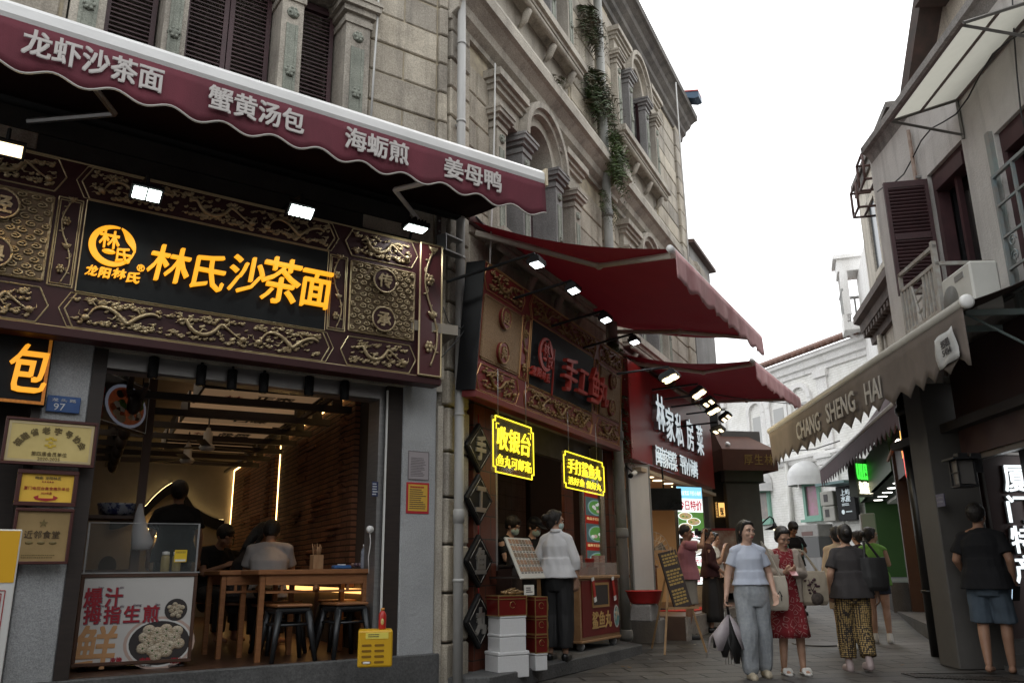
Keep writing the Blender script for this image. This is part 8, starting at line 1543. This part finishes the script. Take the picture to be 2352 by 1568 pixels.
w,D,HS,tg=person('woman in wine coloured blouse and long black skirt holding a folded fan in profile',gp_(1640,1450),98,1.64,J=dict(eL=(.21,.02,1.08),wL=(.2,-.14,.93),eR=(-.2,.0,1.08),wR=(-.17,-.2,.93)),top=dict(mat=tint('wine_blouse',(.055,.022,.024),(.042,.017,.019),5),hem=.86,ease=.025,flare=.03,sr=.075,sleeve=.82,wr=.009,name='blouse'),bottom=dict(kind='skirt',mat=M('black_skirt',(.012,.011,.012),.7),hem=.16,top=1.0,flare=.06,fold=.02),shoes=dict(kind='low',mat=M('black_heel',(.01,.01,.01),.3)),hair='bun',sk=skin,headyaw=-5,curl=(.9,1.0))
mw=Matrix.Translation(w.location)@w.rotation_euler.to_matrix().to_4x4(); o=T('folded_fan','gilt edged paper fan held low by the woman in the wine blouse','fan',None,mw@(D['wR']+V(.0,-.06,-.09))); o.rotation_euler=mw.to_euler(); q=MB(); q.add([(0,0,0),(.0,-.30,-.10),(.0,-.27,-.22),(.0,-.2,-.3)],[(0,1,2),(0,2,3)]); q.build('leaf',M('fan_gold',(.35,.25,.1),.5,col2=(.1,.05,.02),vs=12),o,solid=.008); q=MB(); q.tube([V(-.21,.12,.0),V(-.21,.1,.05)],.004,4); q.tube([(0,.03,.03),(0,-.31,-.1)],.006,5); q.build('guard',dark,o)
q=MB(); q.lathe([(.036,0),(.036,.03)],(D['wL'].x,D['wL'].y,D['wL'].z+.02),12); q.build('wristwatch',black,w)
w,D,HS,tg=person('woman in white tee with hand at chin, half hidden by the wine blouse',gp_(1652,1440)+V(.15,.55,0),110,1.58,J=dict(eR=(-.21,-.1,1.1),wR=(-.06,-.18,1.36),eL=(.21,-.02,1.1),wL=(.02,-.18,1.08)),top=dict(mat=tint('white_tee',(.62,.62,.6),(.55,.55,.53),4),hem=.84,ease=.025,flare=.03,sr=.08,sleeve=.34,wr=.009),bottom=dict(kind='trousers',mat=blk),shoes=dict(kind='sneaker',mat=white),hair='plain',headpitch=8,sk=skin,vox=.01)
# fish ball counter: customer and two staff
p=(lambda x,y,z:O+ray(x,y)*((z-CAM_H)/ray(x,y).z))(1284,1514,.151)
w,D,HS,tg=person('woman in white blouse and black trousers at the counter, seen from behind, masked',V(p.x,p.y,.151),20,1.62,J=dict(eL=(.235,.0,1.09),wL=(.20,-.2,1.02),eR=(-.235,.02,1.07),wR=(-.22,-.03,.85),neck=(.01,-.01,1.385),kL=(.085,-.02,.48),kR=(-.08,-.01,.48)),
  top=dict(mat=tint('white_blouse',(.66,.66,.67),(.6,.6,.61),3),hem=.88,ease=.03,flare=.05,sr=.085,sleeve=.72,wr=.012,name='blouse'),bottom=dict(kind='trousers',mat=M('black_trousers',(.012,.012,.013),.7),r=(.112,.105,.09),len=.9,wr=.01),shoes=dict(kind='low',mat=M('black_heel',(.01,.01,.01),.3)),hair='bun',sk=skin,headyaw=-48,headpitch=6,mask=True,nrm=dict(L=V(-.6,-.2,-.6)))
q=MB(); q.loft([ring(V(0,.0,1.36),.075,.072),ring(V(0,-.005,1.40),.062,.062)],0,True); q.build('collar',tint('white_blouse',(.66,.66,.67),(.6,.6,.61),3),w)
for (x,Yv,ang,hy,lab) in ((1162,.75,110,-5,'masked dark haired shop worker in black, behind the picture menu'),(1215,.7,128,0,'masked shop worker in black tee and black cap behind the counter')):
    u,z=FB.uz(x,1250,Yv); p=FB.p(u,Yv,.151); w,D,HS,tg=person(lab,V(p.x,p.y,.151),ang,1.66,J=dict(neck=(0,-.05,1.37),chest=(0,-.02,1.21),eL=(.22,-.08,1.08),wL=(.12,-.3,1.02),eR=(-.22,-.08,1.08),wR=(-.12,-.3,1.02)),top=dict(mat=blacktee,hem=.84,sleeve=.34),bottom=dict(kind='trousers',mat=blk),shoes=None,hair='short',headpitch=24,mask=True,sk=skin_l,vox=.01,female=False,name='person')
    if 'cap' in lab[-40:] and x>1200: q=MB(); q.ell((0,.015,.075),(.095,.108,.075),14,9,0,HS); q.loft([[HS@V(xx*(1-t*.35),-.06-.11*t-.01*abs(xx)*10,.068-.02*t+.006) for xx in (-.085,-.045,0,.045,.085)]+[HS@V(xx*(1-t*.35),-.06-.11*t-.01*abs(xx)*10,.06-.02*t) for xx in (.085,.045,0,-.045,-.085)] for t in (0,.5,1)],0,True); q.build('cap',black,w)
# noodle shop: cook from behind, seated diners
def atI(x,y,v,z): u,_=FI.uz(x,y,v); p=FI.p(u,v,z); return p
p=atI(396,1300,2.3,.371); person('man in black tee seen from behind, behind the glass case of the food cart',p,-20,1.72,top=dict(mat=blacktee,hem=.82,ease=.03,sr=.088,sleeve=.34),bottom=dict(kind='trousers',mat=blk),shoes=None,hair='short',face_on=False,sk=skin_d,female=False,vox=.01,build=1.05)
SIT=dict(pelvis=(0,0,.50),chest=(0,-.08,.84),neck=(0,-.17,1.0),sL=(.185,-.11,.96),sR=(-.185,-.11,.96),eL=(.23,-.22,.72),eR=(-.23,-.22,.72),wL=(.10,-.40,.80),wR=(-.10,-.40,.80),hL=(.09,-.02,.5),hR=(-.09,-.02,.5),kL=(.12,-.42,.49),kR=(-.12,-.42,.49),aL=(.12,-.40,.085),aR=(-.12,-.40,.085))
def sitter(lab,pos,face,mat,hr,fem,hp=30): return person(lab,pos,face,1.68,J=SIT,top=dict(mat=mat,hem=.9,ease=.03,sr=.08,sleeve=.34),bottom=dict(kind='trousers',mat=blk),shoes=None,hair=hr,face_on=False,headpitch=hp,female=fem,vox=.011,sk=skin_d)
p=atI(618,1290,1.45,.371); sitter('diner in light grey tee bent over the table, back to the street',p,-15,tint('light_grey_tee',(.36,.34,.33),(.3,.285,.28),4),'short',False)
p=atI(545,1290,2.1,.371); sitter('long haired diner in dark floral top beside the one in grey',p,60,tint('dark_floral',(.03,.026,.026),(.12,.1,.1),30,c2pos=(.3,.36)),'long',True)
p=atI(475,1300,2.9,.371); sitter('diner in black deeper in the noodle shop, facing the others',p,120,blacktee,'short',True)
p=atI(510,1280,4.6,.371); sitter('dim farther diner by the second terracotta wall',p,150,tint('dim_navy',(.02,.022,.025),(.016,.017,.02),4),'plain',True)
